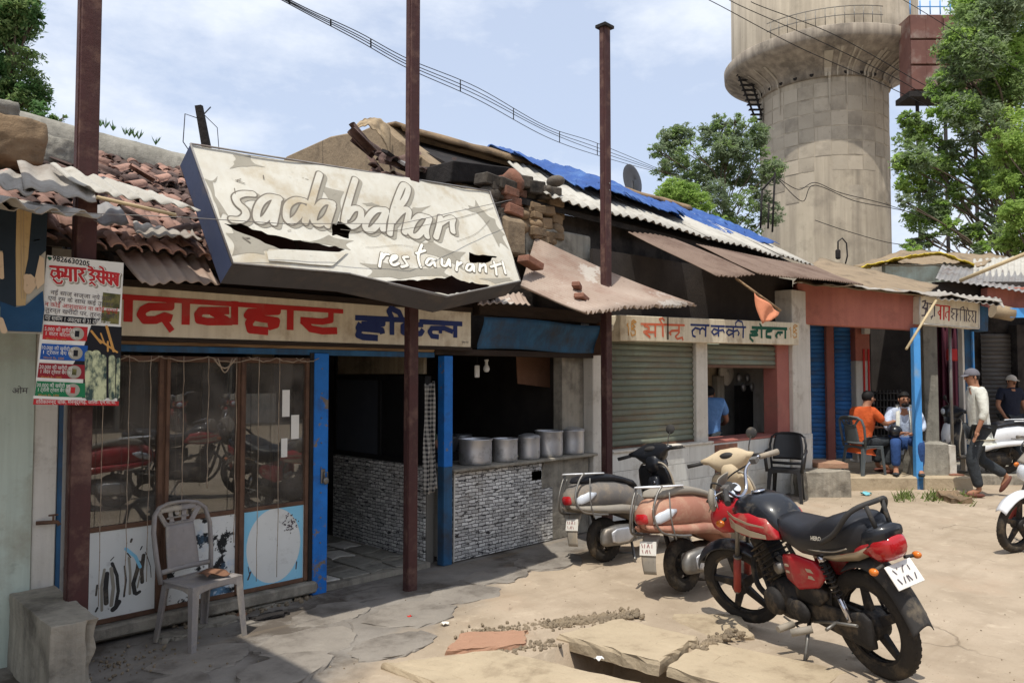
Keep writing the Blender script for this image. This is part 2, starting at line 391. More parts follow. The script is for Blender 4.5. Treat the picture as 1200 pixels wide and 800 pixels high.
mat('sooty_stone', hexc(104,96,86), hexc(58,54,50), scale=5, rough=1, bump=1.0, bscale=12, dirt=hexc(34,32,30), dirt_amt=.5, rand=.3)
mat('brick_red', hexc(140,98,80), hexc(112,80,66), scale=6, rough=.95, bump=.6, dirt=hexc(80,70,62), dirt_amt=.4, rand=.25)
mat('mint_wall', hexc(196,206,192), hexc(180,192,180), scale=1.6, rough=.85, bump=.25, bscale=10, dirt=hexc(150,140,118), dirt_amt=.42, dirt_scale=1.5, flakes=hexc(196,206,200), flakes_amt=.34, flakes_scale=3, streak=hexc(130,134,120), streak_amt=.35)
mat('dirty_white', hexc(218,213,203), hexc(198,192,180), scale=2.2, rough=.85, bump=.3, bscale=12, dirt=hexc(140,126,110), dirt_amt=.26, streak=hexc(140,132,120), streak_amt=.28)
mat('white_tile', hexc(216,216,210), hexc(202,202,196), scale=2.2, rough=.4, bump=.08, bscale=12, dirt=hexc(150,144,134), dirt_amt=.24, streak=hexc(132,128,120), streak_amt=.3, rand=.04, spec=.4)
mat('grout', hexc(120,116,108), rough=.95)
mat('interior_dark', hexc(74,67,62), hexc(50,46,43), scale=3, rough=.95, bump=.3, dirt=hexc(22,20,20), dirt_amt=.5)
mat('interior_soot', hexc(66,60,56), hexc(44,40,38), scale=3, rough=1, bump=.3)
mat('interior_cream', hexc(170,155,130), hexc(140,126,104), scale=2, rough=.9, bump=.2, dirt=hexc(80,70,60), dirt_amt=.4, streak=hexc(84,72,60), streak_amt=.5)
mat('black_paint', hexc(22,22,25), hexc(30,29,30), scale=4, rough=.5, spec=.4)
mat('dark_panel', hexc(70,74,82), hexc(58,62,70), scale=2, rough=.5, bump=.03, spec=.4)
mat('roof_tile_red', hexc(172,134,118), hexc(136,108,96), scale=5, rough=.95, bump=.6, bscale=20, dirt=hexc(64,54,50), dirt_amt=.36, rand=.35)
mat('roof_tile_dark', hexc(122,98,88), hexc(66,56,54), scale=5, rough=.95, bump=.6, bscale=20, dirt=hexc(44,40,40), dirt_amt=.5, rand=.35)
mat('asbestos', hexc(172,166,156), hexc(140,134,126), scale=2, rough=.95, bump=.3, dirt=hexc(112,98,86), dirt_amt=.4, flakes=hexc(208,150,128), flakes_amt=.2, flakes_scale=2)
mat('asbestos_clean', hexc(186,182,172), hexc(160,156,147), scale=2, rough=.95, bump=.2, dirt=hexc(130,120,106), dirt_amt=.3)
mat('rusty_sheet', hexc(176,160,146), hexc(146,126,112), scale=1.6, rough=.75, metal=.1, bump=.15, dirt=hexc(128,92,76), dirt_amt=.4, dirt_scale=1.4, stretch=(1,1,1), flakes=hexc(186,178,168), flakes_amt=.6, flakes_scale=1.2)
mat('brown_sheet', hexc(128,108,94), hexc(104,86,74), scale=1.6, rough=.75, metal=.1, bump=.15, dirt=hexc(84,62,50), dirt_amt=.4, dirt_scale=1.6)
mat('grey_sheet', hexc(150,148,146), hexc(120,116,112), scale=2, rough=.6, metal=.3, bump=.1, dirt=hexc(96,70,58), dirt_amt=.35)
mat('shutter_green', hexc(134,142,126), hexc(116,122,108), scale=1.2, rough=.6, metal=.15, bump=.1, dirt=hexc(122,106,88), dirt_amt=.5, dirt_scale=1.3, streak=hexc(112,98,82), streak_amt=.35)
mat('shutter_blue', hexc(72,138,205), hexc(58,112,176), scale=1.2, rough=.6, metal=.1, bump=.1, dirt=hexc(84,96,110), dirt_amt=.45, dirt_scale=1.5)
mat('shutter_grey', hexc(112,108,104), hexc(92,90,88), scale=1.2, rough=.6, metal=.2, bump=.1, dirt=hexc(84,74,66), dirt_amt=.4)
mat('red_beam', hexc(184,118,100), hexc(162,98,86), scale=2, rough=.85, bump=.2, dirt=hexc(140,90,78), dirt_amt=.35, streak=hexc(120,72,64), streak_amt=.3)
mat('pink_paint', hexc(168,108,96), hexc(150,92,84), scale=4, rough=.8, dirt=hexc(120,90,80), dirt_amt=.3)
mat('aluminium', hexc(205,205,206), hexc(188,188,190), scale=5, rough=.42, metal=.85, bump=.05, dirt=hexc(90,86,82), dirt_amt=.3, dirt_scale=6)
mat('chrome', hexc(200,200,205), hexc(180,180,186), scale=5, rough=.15, metal=1, bump=0)
mat('steel', hexc(140,138,134), hexc(112,108,102), scale=8, rough=.4, metal=.7, bump=.1, dirt=hexc(110,95,78), dirt_amt=.4)
mat('engine_black', hexc(50,47,45), hexc(34,33,33), scale=8, rough=.6, metal=.2, bump=.3, dirt=hexc(112,98,80), dirt_amt=.38, dirt_scale=7)
mat('tyre', hexc(44,41,38), hexc(58,53,47), scale=10, rough=.9, bump=.3, bscale=60, dirt=hexc(112,98,78), dirt_amt=.36, dirt_scale=5)
mat('moto_red', hexc(180,32,42), hexc(160,28,38), scale=3, rough=.4, coat=.25, bump=0, dirt=hexc(160,124,104), dirt_amt=.34, dirt_scale=6)
mat('moto_silver', hexc(186,172,150), hexc(168,154,132), scale=3, rough=.4, metal=.2, bump=0)
mat('moto_black', hexc(28,30,36), hexc(24,26,30), scale=3, rough=.3, coat=.4, bump=0, dirt=hexc(120,112,100), dirt_amt=.22, dirt_scale=6)
mat('moto_white', hexc(222,224,226), hexc(208,210,214), scale=3, rough=.3, coat=.4, bump=0)
mat('seat_black', hexc(40,41,46), hexc(32,33,37), scale=4, rough=.33, bump=.12, bscale=160, bdist=.002, dirt=hexc(110,102,94), dirt_amt=.24)
mat('dusty_black', hexc(62,60,58), hexc(46,45,45), scale=4, rough=.65, bump=.05, dirt=hexc(128,116,98), dirt_amt=.35, dirt_scale=6)
mat('scooter_grey', hexc(118,113,108), hexc(104,100,96), scale=2, rough=.6, metal=.1, coat=.05, bump=0, dirt=hexc(162,144,120), dirt_amt=.45, dirt_scale=3)
mat('scooter_copper', hexc(172,120,100), hexc(150,104,86), scale=2, rough=.6, metal=.1, coat=.05, bump=0, dirt=hexc(186,160,134), dirt_amt=.42, dirt_scale=3)
mat('scooter_beige', hexc(198,180,150), hexc(180,162,134), scale=2, rough=.65, bump=0, dirt=hexc(170,150,120), dirt_amt=.3)
mat('dusty_grey_plastic', hexc(150,144,132), hexc(130,122,112), scale=4, rough=.7, bump=.03, dirt=hexc(170,154,130), dirt_amt=.4)
mat('tail_red', hexc(180,34,36), hexc(160,26,32), scale=5, rough=.15, coat=.7, bump=0)
mat('lens_clear', hexc(214,218,222), hexc(190,196,204), scale=5, rough=.1, coat=.8, bump=0, spec=.6)
mat('amber_lens', hexc(214,120,40), hexc(200,105,30), scale=5, rough=.15, coat=.6, bump=0)
mat('plate_white', hexc(232,230,222), hexc(214,210,200), scale=10, rough=.5, bump=0, dirt=hexc(180,160,140), dirt_amt=.3)
mat('plate_ink', hexc(70,64,74), hexc(90,80,84), scale=10, rough=.6, bump=0)
mat('mirror_face', hexc(190,205,225), hexc(190,205,225), scale=5, rough=.03, metal=1, bump=0)
mat('blue_cloth', hexc(90,130,200), hexc(70,108,180), scale=9, rough=.95, bump=.3)
mat('chair_grey', hexc(150,144,140), hexc(118,112,110), scale=5, rough=.5, bump=.1, dirt=hexc(178,168,150), dirt_amt=.42, dirt_scale=5)
mat('chair_black', hexc(26,27,30), hexc(34,34,36), scale=5, rough=.38, bump=.03, spec=.5)
mat('chair_darkgrey', hexc(92,98,100), hexc(76,82,84), scale=5, rough=.5, bump=.03)
mat('white_board', hexc(222,224,220), hexc(206,208,204), scale=2, rough=.45, bump=.06, dirt=hexc(150,146,136), dirt_amt=.26, flakes=hexc(46,44,44), flakes_amt=.12, flakes_scale=9, spec=.4)
mat('peeling_board', hexc(224,226,222), hexc(206,208,206), scale=3, rough=.5, bump=.2, flakes=hexc(28,30,32), flakes_amt=.66, flakes_scale=9, dirt=hexc(120,170,210), dirt_amt=.2)
mat('decal_blue', hexc(150,205,228), hexc(120,190,222), scale=3, rough=.5, bump=0)
mat('garland', hexc(190,172,150), hexc(120,104,88), scale=12, rough=.9, bump=.2)
mat('tarp_blue', hexc(48,88,154), hexc(34,68,126), scale=4, rough=.55, bump=.5, bscale=14, dirt=hexc(92,128,176), dirt_amt=.3, spec=.4)
mat('tarp_yellow', hexc(214,190,60), hexc(190,160,50), scale=5, rough=.7, bump=.3, dirt=hexc(150,130,80), dirt_amt=.35)
mat('cloth_tan', hexc(172,152,122), hexc(146,128,104), scale=4, rough=.95, bump=.4)
mat('flag_orange', hexc(214,142,108), hexc(198,124,92), scale=4, rough=.9, bump=.2)
mat('wire', hexc(34,33,34), rough=.7, bump=0)
mat('check_cloth', hexc(150,150,150), hexc(60,60,62), scale=60, rough=.95, contrast=.05)
mat('bamboo', hexc(196,178,142), hexc(170,150,116), scale=6, rough=.8, bump=.2)
mat('tank_rust', hexc(120,84,74), hexc(96,66,60), scale=1.2, rough=.85, bump=.2, dirt=hexc(150,136,126), dirt_amt=.4, dirt_scale=.8)
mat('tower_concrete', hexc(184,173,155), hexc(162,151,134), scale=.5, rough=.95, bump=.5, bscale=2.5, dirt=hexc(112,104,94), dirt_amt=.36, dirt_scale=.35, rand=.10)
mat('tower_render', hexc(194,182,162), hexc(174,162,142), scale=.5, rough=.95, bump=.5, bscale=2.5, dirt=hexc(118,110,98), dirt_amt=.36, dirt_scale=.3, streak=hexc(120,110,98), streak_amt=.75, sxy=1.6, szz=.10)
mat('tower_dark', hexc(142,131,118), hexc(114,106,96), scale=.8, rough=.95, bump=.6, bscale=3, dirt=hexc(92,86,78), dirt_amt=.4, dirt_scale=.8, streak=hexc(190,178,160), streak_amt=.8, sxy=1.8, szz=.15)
mat('lime_stain', hexc(186,176,158), hexc(160,150,134), scale=2, rough=.95, bump=.3)
mat('leaf_dark', hexc(104,138,84), hexc(80,114,64), scale=1.0, rough=.55, bump=0, rand=.2, spec=.35)
mat('leaf_mid', hexc(156,178,114), hexc(130,156,96), scale=1.0, rough=.55, bump=0, rand=.2, spec=.35)
mat('leaf_bright', hexc(170,192,104), hexc(124,158,76), scale=.8, rough=.55, bump=0, rand=.2, spec=.35)
mat('leaf_dusty', hexc(156,168,134), hexc(112,132,98), scale=.8, rough=.6, bump=0, rand=.2)
mat('bark', hexc(112,98,82), hexc(80,70,60), scale=6, rough=.95, bump=.7, bscale=10)
mat('skin_brown', hexc(166,120,94), hexc(146,102,78), scale=9, rough=.6, bump=.04, spec=.35)
mat('hair_black', hexc(20,18,18), rough=.7)
mat('cloth_orange', hexc(206,96,48), hexc(188,82,40), scale=6, rough=.9, bump=.9, bscale=9, bdist=.03)
mat('cloth_white', hexc(216,216,206), hexc(200,200,188), scale=6, rough=.9, bump=.9, bscale=9, bdist=.03)
mat('cloth_paleblue', hexc(206,216,232), hexc(184,198,222), scale=6, rough=.9, bump=.9, bscale=9, bdist=.03)
mat('denim', hexc(52,82,134), hexc(42,68,116), scale=8, rough=.9, bump=.9, bscale=9, bdist=.03)
mat('cloth_charcoal', hexc(58,62,66), hexc(46,50,54), scale=8, rough=.9, bump=.9, bscale=9, bdist=.03)
mat('cloth_navy', hexc(34,38,54), hexc(28,32,46), scale=8, rough=.9, bump=.9, bscale=9, bdist=.03)
mat('cloth_green', hexc(84,98,76), hexc(66,80,62), scale=8, rough=.9, bump=.9, bscale=9, bdist=.03)
mat('cloth_skyblue', hexc(110,150,200), hexc(92,132,184), scale=8, rough=.9, bump=.9, bscale=9, bdist=.03)
mat('cap_grey', hexc(110,108,114), hexc(94,92,98), scale=12, rough=.95, bump=.2)
mat('cap_beige', hexc(204,194,180), hexc(188,178,164), scale=12, rough=.9, bump=.1)
mat('leather_brown', hexc(104,62,50), rough=.6)
mat('maroon_cloth', hexc(84,34,50), hexc(64,26,40), scale=3, rough=.9)
mat('red_box', hexc(190,52,50), hexc(170,44,44), scale=4, rough=.7)
mat('cardboard', hexc(134,98,76), hexc(110,80,62), scale=4, rough=.9)
mat('grass_green', hexc(110,122,66), hexc(88,104,52), scale=5, rough=.9, bump=0, rand=.2)
mat('paper_white', hexc(228,226,218), hexc(214,212,204), rough=.8, bump=.02)
mat('paper_red', hexc(190,44,48), rough=.7, bump=.02)
mat('paper_blue', hexc(30,84,160), rough=.7, bump=.02)
mat('paper_green', hexc(30,120,76), rough=.7, bump=.02)
mat('paper_maroon', hexc(140,34,44), rough=.7, bump=.02)
mat('paper_black', hexc(24,24,30), rough=.7, bump=.02)
mat('paper_olive', hexc(118,112,66), hexc(70,72,44), scale=22, rough=.7, bump=.02, contrast=.1)
mat('print_figures', hexc(196,200,160), hexc(56,76,72), scale=26, rough=.7, bump=.02, contrast=.08, stretch=(1,1,.5))
mat('print_jacket', hexc(30,44,54), hexc(24,34,44), scale=3, rough=.6, bump=.02)
mat('print_shirt', hexc(186,160,116), hexc(170,144,102), scale=3, rough=.6, bump=.02)
mat('print_skin', hexc(206,182,150), hexc(190,164,134), scale=3, rough=.6, bump=.02)
mat('print_jeans', hexc(30,74,108), hexc(20,54,84), scale=6, rough=.6, bump=.02)
mat('print_bg', hexc(172,166,150), hexc(150,146,134), scale=3, rough=.6, bump=.02)
mat('bulb_white', hexc(235,235,230), rough=.2, bump=0)
mat('gravel_mix', hexc(168,150,124), hexc(120,108,92), scale=9, rough=.95, bump=.4, rand=.3)
mat('litter_red', hexc(190,50,40), rough=.7); mat('litter_teal', hexc(120,190,200), rough=.5)
mat('dish_grey', hexc(128,130,132), hexc(112,114,116), rough=.6)
glass_mat('glass_pane')

# stacked stone print of the counter tiles
def stone_tile():
    m = bpy.data.materials.new('stacked_stone_tile'); m.use_nodes = True; MATS['stacked_stone_tile'] = m
    t = m.node_tree; N = t.nodes; L = t.links; b = N['Principled BSDF']; b.inputs['Roughness'].default_value = .45
    co = N.new('ShaderNodeTexCoord'); sp = N.new('ShaderNodeSeparateXYZ'); ad = N.new('ShaderNodeMath'); cb = N.new('ShaderNodeCombineXYZ')
    L.new(co.outputs['Object'], sp.inputs[0]); L.new(sp.outputs['X'], ad.inputs[0]); L.new(sp.outputs['Y'], ad.inputs[1]); L.new(ad.outputs[0], cb.inputs[0]); L.new(sp.outputs['Z'], cb.inputs[1])
    nz = N.new('ShaderNodeTexNoise'); nz.inputs['Scale'].default_value = 20; nz.inputs['Detail'].default_value = 4; L.new(cb.outputs[0], nz.inputs['Vector'])
    wv = N.new('ShaderNodeVectorMath'); wv.operation = 'MULTIPLY_ADD'; wv.inputs[1].default_value = (.025,.025,0); L.new(nz.outputs['Color'], wv.inputs[0]); L.new(cb.outputs[0], wv.inputs[2])
    br = N.new('ShaderNodeTexBrick'); br.inputs['Scale'].default_value = 1; br.inputs['Brick Width'].default_value = .085; br.inputs['Row Height'].default_value = .032; br.inputs['Mortar Size'].default_value = .0035
    br.inputs['Color1'].default_value = (*hexc(232,230,224),1); br.inputs['Color2'].default_value = (*hexc(172,170,166),1); br.inputs['Mortar'].default_value = (*hexc(84,80,78),1)
    L.new(wv.outputs[0], br.inputs['Vector'])
    n2 = N.new('ShaderNodeTexNoise'); n2.inputs['Scale'].default_value = 26; n2.inputs['Detail'].default_value = 6
    st = N.new('ShaderNodeMapping'); st.inputs['Scale'].default_value = (.5,1.6,1); L.new(cb.outputs[0], st.inputs['Vector']); L.new(st.outputs[0], n2.inputs['Vector'])
    mr = N.new('ShaderNodeMapRange'); mr.inputs[1].default_value = .575; mr.inputs[2].default_value = .62; L.new(n2.outputs['Fac'], mr.inputs[0])
    mx = N.new('ShaderNodeMix'); mx.data_type = 'RGBA'; mx.inputs[7].default_value = (*hexc(52,50,52),1); L.new(mr.outputs[0], mx.inputs[0]); L.new(br.outputs['Color'], mx.inputs[6])
    n3 = N.new('ShaderNodeTexNoise'); n3.inputs['Scale'].default_value = 3; n3.inputs['Detail'].default_value = 8; L.new(cb.outputs[0], n3.inputs['Vector'])
    m3 = N.new('ShaderNodeMapRange'); m3.inputs[1].default_value = .52; m3.inputs[2].default_value = .8; m3.inputs[4].default_value = .6; L.new(n3.outputs['Fac'], m3.inputs[0])
    mx2 = N.new('ShaderNodeMix'); mx2.data_type = 'RGBA'; mx2.inputs[7].default_value = (*hexc(150,140,124),1); L.new(m3.outputs[0], mx2.inputs[0]); L.new(mx.outputs[2], mx2.inputs[6])
    L.new(mx2.outputs[2], b.inputs['Base Color'])
    bp = N.new('ShaderNodeBump'); bp.inputs['Strength'].default_value = .8; bp.inputs['Distance'].default_value = .008; iv = N.new('ShaderNodeMath'); iv.operation = 'MULTIPLY_ADD'; iv.inputs[1].default_value = -1; L.new(br.outputs['Fac'], iv.inputs[0]); L.new(n2.outputs['Fac'], iv.inputs[2]); L.new(iv.outputs[0], bp.inputs['Height']); L.new(bp.outputs[0], b.inputs['Normal'])
stone_tile()

# dusty ground: tan street, greyer cement apron with painted-in shade in front of the shops, cracks, tyre scuffs
def ground_mat():
    m = bpy.data.materials.new('dusty_ground'); m.use_nodes = True; MATS['dusty_ground'] = m
    t = m.node_tree; N = t.nodes; L = t.links; b = N['Principled BSDF']; b.inputs['Roughness'].default_value = .95; b.inputs['Specular IOR Level'].default_value = .15
    co = N.new('ShaderNodeTexCoord'); V = co.outputs['Object']
    def noise(s, d=8, r=.6, v=V, st=None):
        n = N.new('ShaderNodeTexNoise'); n.inputs['Scale'].default_value = s; n.inputs['Detail'].default_value = d; n.inputs['Roughness'].default_value = r
        if st: q = N.new('ShaderNodeMapping'); q.inputs['Scale'].default_value = st[:3]; q.inputs['Rotation'].default_value = (0,0,st[3]); L.new(v, q.inputs['Vector']); v = q.outputs[0]
        L.new(v, n.inputs['Vector']); return n.outputs['Fac']
    def rng(s, a, c, lo=0, hi=1):
        q = N.new('ShaderNodeMapRange'); q.inputs[1].default_value = a; q.inputs[2].default_value = c; q.inputs[3].default_value = lo; q.inputs[4].default_value = hi; L.new(s, q.inputs[0]); return q.outputs[0]
    def mix(f, a, c):
        q = N.new('ShaderNodeMix'); q.data_type = 'RGBA'; L.new(f, q.inputs[0])
        for i, v in ((6, a), (7, c)):
            if isinstance(v, tuple): q.inputs[i].default_value = (*v, 1)
            else: L.new(v, q.inputs[i])
        return q.outputs[2]
    def math_(op, a, c):
        q = N.new('ShaderNodeMath'); q.operation = op
        for i, v in ((0, a), (1, c)):
            if isinstance(v, (int, float)): q.inputs[i].default_value = v
            else: L.new(v, q.inputs[i])
        return q.outputs[0]
    sp = N.new('ShaderNodeSeparateXYZ'); L.new(V, sp.inputs[0])
    base = mix(rng(noise(.8), .3, .7), hexc(176,160,140), hexc(158,143,123))
    base = mix(rng(noise(2.7), .45, .8), base, hexc(144,129,110))
    base = mix(rng(noise(5, 10, .7), .56, .74, 0, .75), base, hexc(194,178,156))
    red = rng(noise(.7, 5), .56, .8, 0, .55); base = mix(red, base, hexc(166,136,112))
    # cement apron near the shops, its grey also painting in the shade out to the shadow edge
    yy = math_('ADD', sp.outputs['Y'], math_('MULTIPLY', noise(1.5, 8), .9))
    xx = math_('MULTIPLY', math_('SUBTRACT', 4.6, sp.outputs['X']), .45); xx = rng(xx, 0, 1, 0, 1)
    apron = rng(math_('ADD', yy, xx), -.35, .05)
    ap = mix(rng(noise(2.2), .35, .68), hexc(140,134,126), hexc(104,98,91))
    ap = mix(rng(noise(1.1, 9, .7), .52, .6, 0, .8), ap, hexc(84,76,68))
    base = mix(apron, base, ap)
    # wheel scuffs along the street
    sc = rng(noise(1.6, 5, .6, V, (.16, 3.2, 1, R(12))), .56, .72, 0, .35); base = mix(sc, base, hexc(140,124,102))
    vo = N.new('ShaderNodeTexVoronoi'); vo.feature = 'DISTANCE_TO_EDGE'; vo.inputs['Scale'].default_value = .9
    wn = N.new('ShaderNodeVectorMath'); wn.operation = 'MULTIPLY_ADD'; wn.inputs[1].default_value = (.35,.35,0)
    nn = N.new('ShaderNodeTexNoise'); nn.inputs['Scale'].default_value = 2.5; nn.inputs['Detail'].default_value = 8; L.new(V, nn.inputs['Vector'])
    L.new(nn.outputs['Color'], wn.inputs[0]); L.new(V, wn.inputs[2]); L.new(wn.outputs[0], vo.inputs['Vector'])
    crk = math_('MULTIPLY', rng(vo.outputs['Distance'], .012, 0), rng(noise(1.0, 4), .56, .62))
    base = mix(math_('MULTIPLY', crk, .35), base, hexc(80,68,54))
    pb = rng(noise(60, 3, .5), .66, .72, 0, .5); base = mix(pb, base, hexc(110,96,78))
    L.new(base, b.inputs['Base Color'])
    bn = N.new('ShaderNodeBump'); bn.inputs['Strength'].default_value = .55; bn.inputs['Distance'].default_value = .02
    h = math_('ADD', math_('MULTIPLY', noise(18, 10, .7), .7), math_('SUBTRACT', noise(4, 8), math_('MULTIPLY', crk, 1.0))); L.new(h, bn.inputs['Height']); L.new(bn.outputs[0], b.inputs['Normal'])
ground_mat()
# ------------------------------------------------------------------ ground
HX0, HX1, HY0, HY1 = 3.0, 4.15, -3.3, -2.10         # open drain
def axis(lo, hi, d, extra, far):
    a = list(np.arange(lo, hi+1e-6, d)); s = d; x = hi
    while x < far: s *= 1.5; x += s; a.append(x)
    s = d; x = lo
    while x > -far: s *= 1.5; x -= s; a.append(x)
    a += extra; a = sorted(a); o = [a[0]]
    for v in a[1:]:
        if v-o[-1] > .004: o.append(v)
    return np.array(o)
gx = axis(-1, 14, .07, [HX0-.006, HX0+.006, HX1-.006, HX1+.006], 500); gy = axis(-6.5, 1.5, .07, [HY0-.006, HY0+.006, HY1-.006, HY1+.006], 500)
from mathutils import noise as mn
def gz(x, y):
    near = 1 if (-2 < x < 16 and -8 < y < 0) else 0
    z = -.10*math.exp(-((x-5.05)**2+(y+2.65)**2)/.28)+(.012*mn.noise(Vector((x*.9, y*.9, 3)))+.010*mn.noise(Vector((x*3, y*3, 7))))*near
    if y > -.02: z = -.01
    return z
X, Y = np.meshgrid(gx, gy); vs = []
for j in range(len(gy)):
    for i in range(len(gx)):
        x, y = gx[i], gy[j]; z = gz(x, y)
        if HX0 < x < HX1 and HY0 < y < HY1: z = -1.1+.03*mn.noise(Vector((x*6, y*6, 1)))
        vs.append((x, y, z))
nx_ = len(gx); fs = [(j*nx_+i, j*nx_+i+1, (j+1)*nx_+i+1, (j+1)*nx_+i) for j in range(len(gy)-1) for i in range(nx_-1)]
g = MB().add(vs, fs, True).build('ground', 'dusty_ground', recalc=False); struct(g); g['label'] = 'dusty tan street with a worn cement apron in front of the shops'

def rough_slab(name, poly, z0, z1, m, parent=None, seed=0, sub=9, jag=.012):
    """irregular broken slab: outline subdivided and jagged, with slanted broken sides"""
    rs = random.Random(seed); pts = []
    for i in range(len(poly)):
        a = Vector((*poly[i], 0)); b = Vector((*poly[(i+1) % len(poly)], 0))
        for k in range(sub):
            p = a.lerp(b, k/sub); pts.append((p.x+rs.uniform(-jag, jag), p.y+rs.uniform(-jag, jag)))
    n = len(pts); cx = sum(p[0] for p in pts)/n; cy = sum(p[1] for p in pts)/n
    zt = z1 if callable(z1) else (lambda x, y: z1)
    rings = []
    for k, (s, dz) in enumerate(((1.0, -1), (1.012, -.55), (1.0, -.12), (.985, 0), (.55, 0))):
        rings.append([Vector((cx+(p[0]-cx)*s+(rs.uniform(-jag, jag)*.6 if 0 < k < 3 else 0), cy+(p[1]-cy)*s+(rs.uniform(-jag, jag)*.6 if 0 < k < 3 else 0),
                      (z0 if dz == -1 else zt(p[0], p[1])+dz*.05+rs.uniform(-.002, .002)))) for p in pts])
    o = MB().loft(rings, smooth=False).build(name, m, parent); return o
sl = rough_slab('drain_slab', [(3.70,-2.02), (4.22,-2.10), (4.27,-2.66), (3.76,-2.72)], -.05, .04, 'slab_concrete', seed=1)
tag(sl, 'broken concrete drain slab with the open black drain at its left end', 'slab', 'slabs covering the roadside drain')
def tilt(x, y): return .03+.12*max(0, (x-2.75))*.45
s2 = rough_slab('drain_slab', [(2.62,-1.62), (3.18,-2.0), (3.34,-2.9), (2.70,-2.75)], -.05, lambda x, y: .035+.06*(x-2.62), 'slab_concrete', seed=2)
tag(s2, 'tilted grey drain slab at the bottom edge, left of the open drain', 'slab', 'slabs covering the roadside drain')
s3 = rough_slab('drain_slab', [(3.02,-1.72), (3.42,-1.98), (3.62,-1.80), (3.28,-1.55)], -.04, .035, 'red_slab', seed=3)
tag(s3, 'reddish square slab lying behind the grey drain slabs', 'slab', 'slabs covering the roadside drain')
s4 = rough_slab('drain_slab', [(4.27,-2.12), (4.62,-2.02), (5.1,-2.5), (4.75,-2.78), (4.29,-2.62)], -.12, -.035, 'slab_concrete', seed=4)
tag(s4, 'flat dusty slab between the broken slab and the front wheel of the red motorcycle', 'slab', 'slabs covering the roadside drain')
s5 = rough_slab('drain_slab', [(3.78,-2.74), (4.34,-2.69), (4.45,-3.5), (3.84,-3.5)], -.05, .008, 'slab_concrete', seed=15)
tag(s5, 'flush dusty slab at the bottom edge, just right of the open drain', 'slab', 'slabs covering the roadside drain')
# lining of the drain
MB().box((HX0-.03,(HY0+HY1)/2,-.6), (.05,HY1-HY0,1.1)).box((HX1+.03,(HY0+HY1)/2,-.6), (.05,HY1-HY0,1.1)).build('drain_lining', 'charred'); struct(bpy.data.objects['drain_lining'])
def rock(mb, c, r, rs):
    mb.ell(c, (r*rs.uniform(.7,1.3), r*rs.uniform(.7,1.3), r*rs.uniform(.5,.9)), 6, 4, rot=(rs.uniform(0,3), rs.uniform(0,3), 0)); mb.sm[-24:] = [False]*24
rs = random.Random(5); rb = MB()
def scatter(p0, p1, n, wdt, r0, r1):
    for _ in range(n):
        t = rs.random(); x = p0[0]+(p1[0]-p0[0])*t+rs.gauss(0, wdt); y = p0[1]+(p1[1]-p0[1])*t+rs.gauss(0, wdt)
        if HX0-.02 < x < HX1+.02 and HY0 < y < HY1: continue
        rock(rb, (x, y, rs.uniform(0,.012)), rs.uniform(r0, r1), rs)
scatter((3.35,-1.55), (4.3,-1.98), 420, .05, .004, .016)
scatter((3.9,-1.8), (4.45,-2.05), 300, .045, .006, .024)
scatter((3.3,-1.9), (3.6,-2.05), 120, .04, .006, .02)
scatter((3.8,-2.72), (4.65,-2.72), 260, .03, .006, .02)
scatter((3.74,-2.1), (3.74,-2.7), 90, .012, .006, .02)
scatter((2.1,0.0-.06), (3.1,-.06), 160, .04, .005, .02)
scatter((1.4,-.6), (1.9,-.5), 110, .15, .004, .013)
scatter((6.7,-.5), (7.1,-.45), 60, .1, .006, .02)
stuff(tag(rb.build('rubble', 'gravel_mix', recalc=False), 'loose stones and crumbled cement along the broken drain and walls', 'rubble'))
rs = random.Random(9); rb = MB()
for _ in range(700):
    x = rs.uniform(1.5, 13); y = rs.uniform(-5, -.1)
    if HX0-.05 < x < HX1+.05 and HY0 < y < HY1: continue
    rock(rb, (x, y, gz(x,y)+.002), rs.uniform(.002, .006), rs)
stuff(tag(rb.build('pebbles', 'gravel_mix', recalc=False), 'scattered small pebbles over the dusty street', 'pebbles'))
# dark broken patches of old matting by the door sill
for k, (x, y, a, b, sd_) in enumerate(((2.32,-.16,.17,.10,11), (2.66,-.3,.16,.07,12), (2.0,-.25,.14,.08,13), (2.75,-.05,.2,.05,14))):
    pp = [(x+a*math.cos(q/7*2*PI)*random.Random(sd_*9+q).uniform(.6,1.2), y+b*math.sin(q/7*2*PI)*random.Random(sd_+q).uniform(.6,1.2)) for q in range(7)]
    o = rough_slab('broken_paving', pp, -.02, .022, 'old_concrete' if k != 1 else 'charred', seed=sd_, sub=4, jag=.02)
    tag(o, ['cracked cement flake under the grey plastic chair', 'black scrap of old matting on the apron', 'broken cement flake left of the grey chair', 'thin cement flake against the door sill'][k], 'paving', 'broken bits of paving by the glass front')
# bits of litter
rs = random.Random(77)
for k, (x, y, a, b) in enumerate(((1.95,-.75,.32,.22),(2.55,-.95,.36,.25),(2.2,-1.25,.30,.22),(2.95,-.55,.30,.24),(3.35,-.95,.36,.26),(1.7,-1.05,.2,.2),(3.95,-.85,.34,.24),(4.5,-.62,.34,.22),(5.15,-.6,.36,.24),(2.9,-1.35,.3,.2))):
    pp = [(x+a*math.cos(q/8*2*PI+.4)*rs.uniform(.8,1.15), y+b*math.sin(q/8*2*PI+.4)*rs.uniform(.8,1.15)) for q in range(8)]
    o = rough_slab('paving_slab', pp, -.03, .008+.005*(k % 3), 'apron_slab', g, seed=50+k, sub=4, jag=.018)
def litter(name, px, py, m, s, label, zz=.012):
    p = at(px, py, z=0); mb = MB(); r0 = random.Random(px)
    mb.sheet(lambda u, v: (p.x+(u-.5)*s, p.y+(v-.5)*s*.8, zz+s*.25*(.5+.5*math.sin(u*7+v*5+px))), 6, 6)
    tag(mb.build(name, m, solid=.002), label, 'litter')
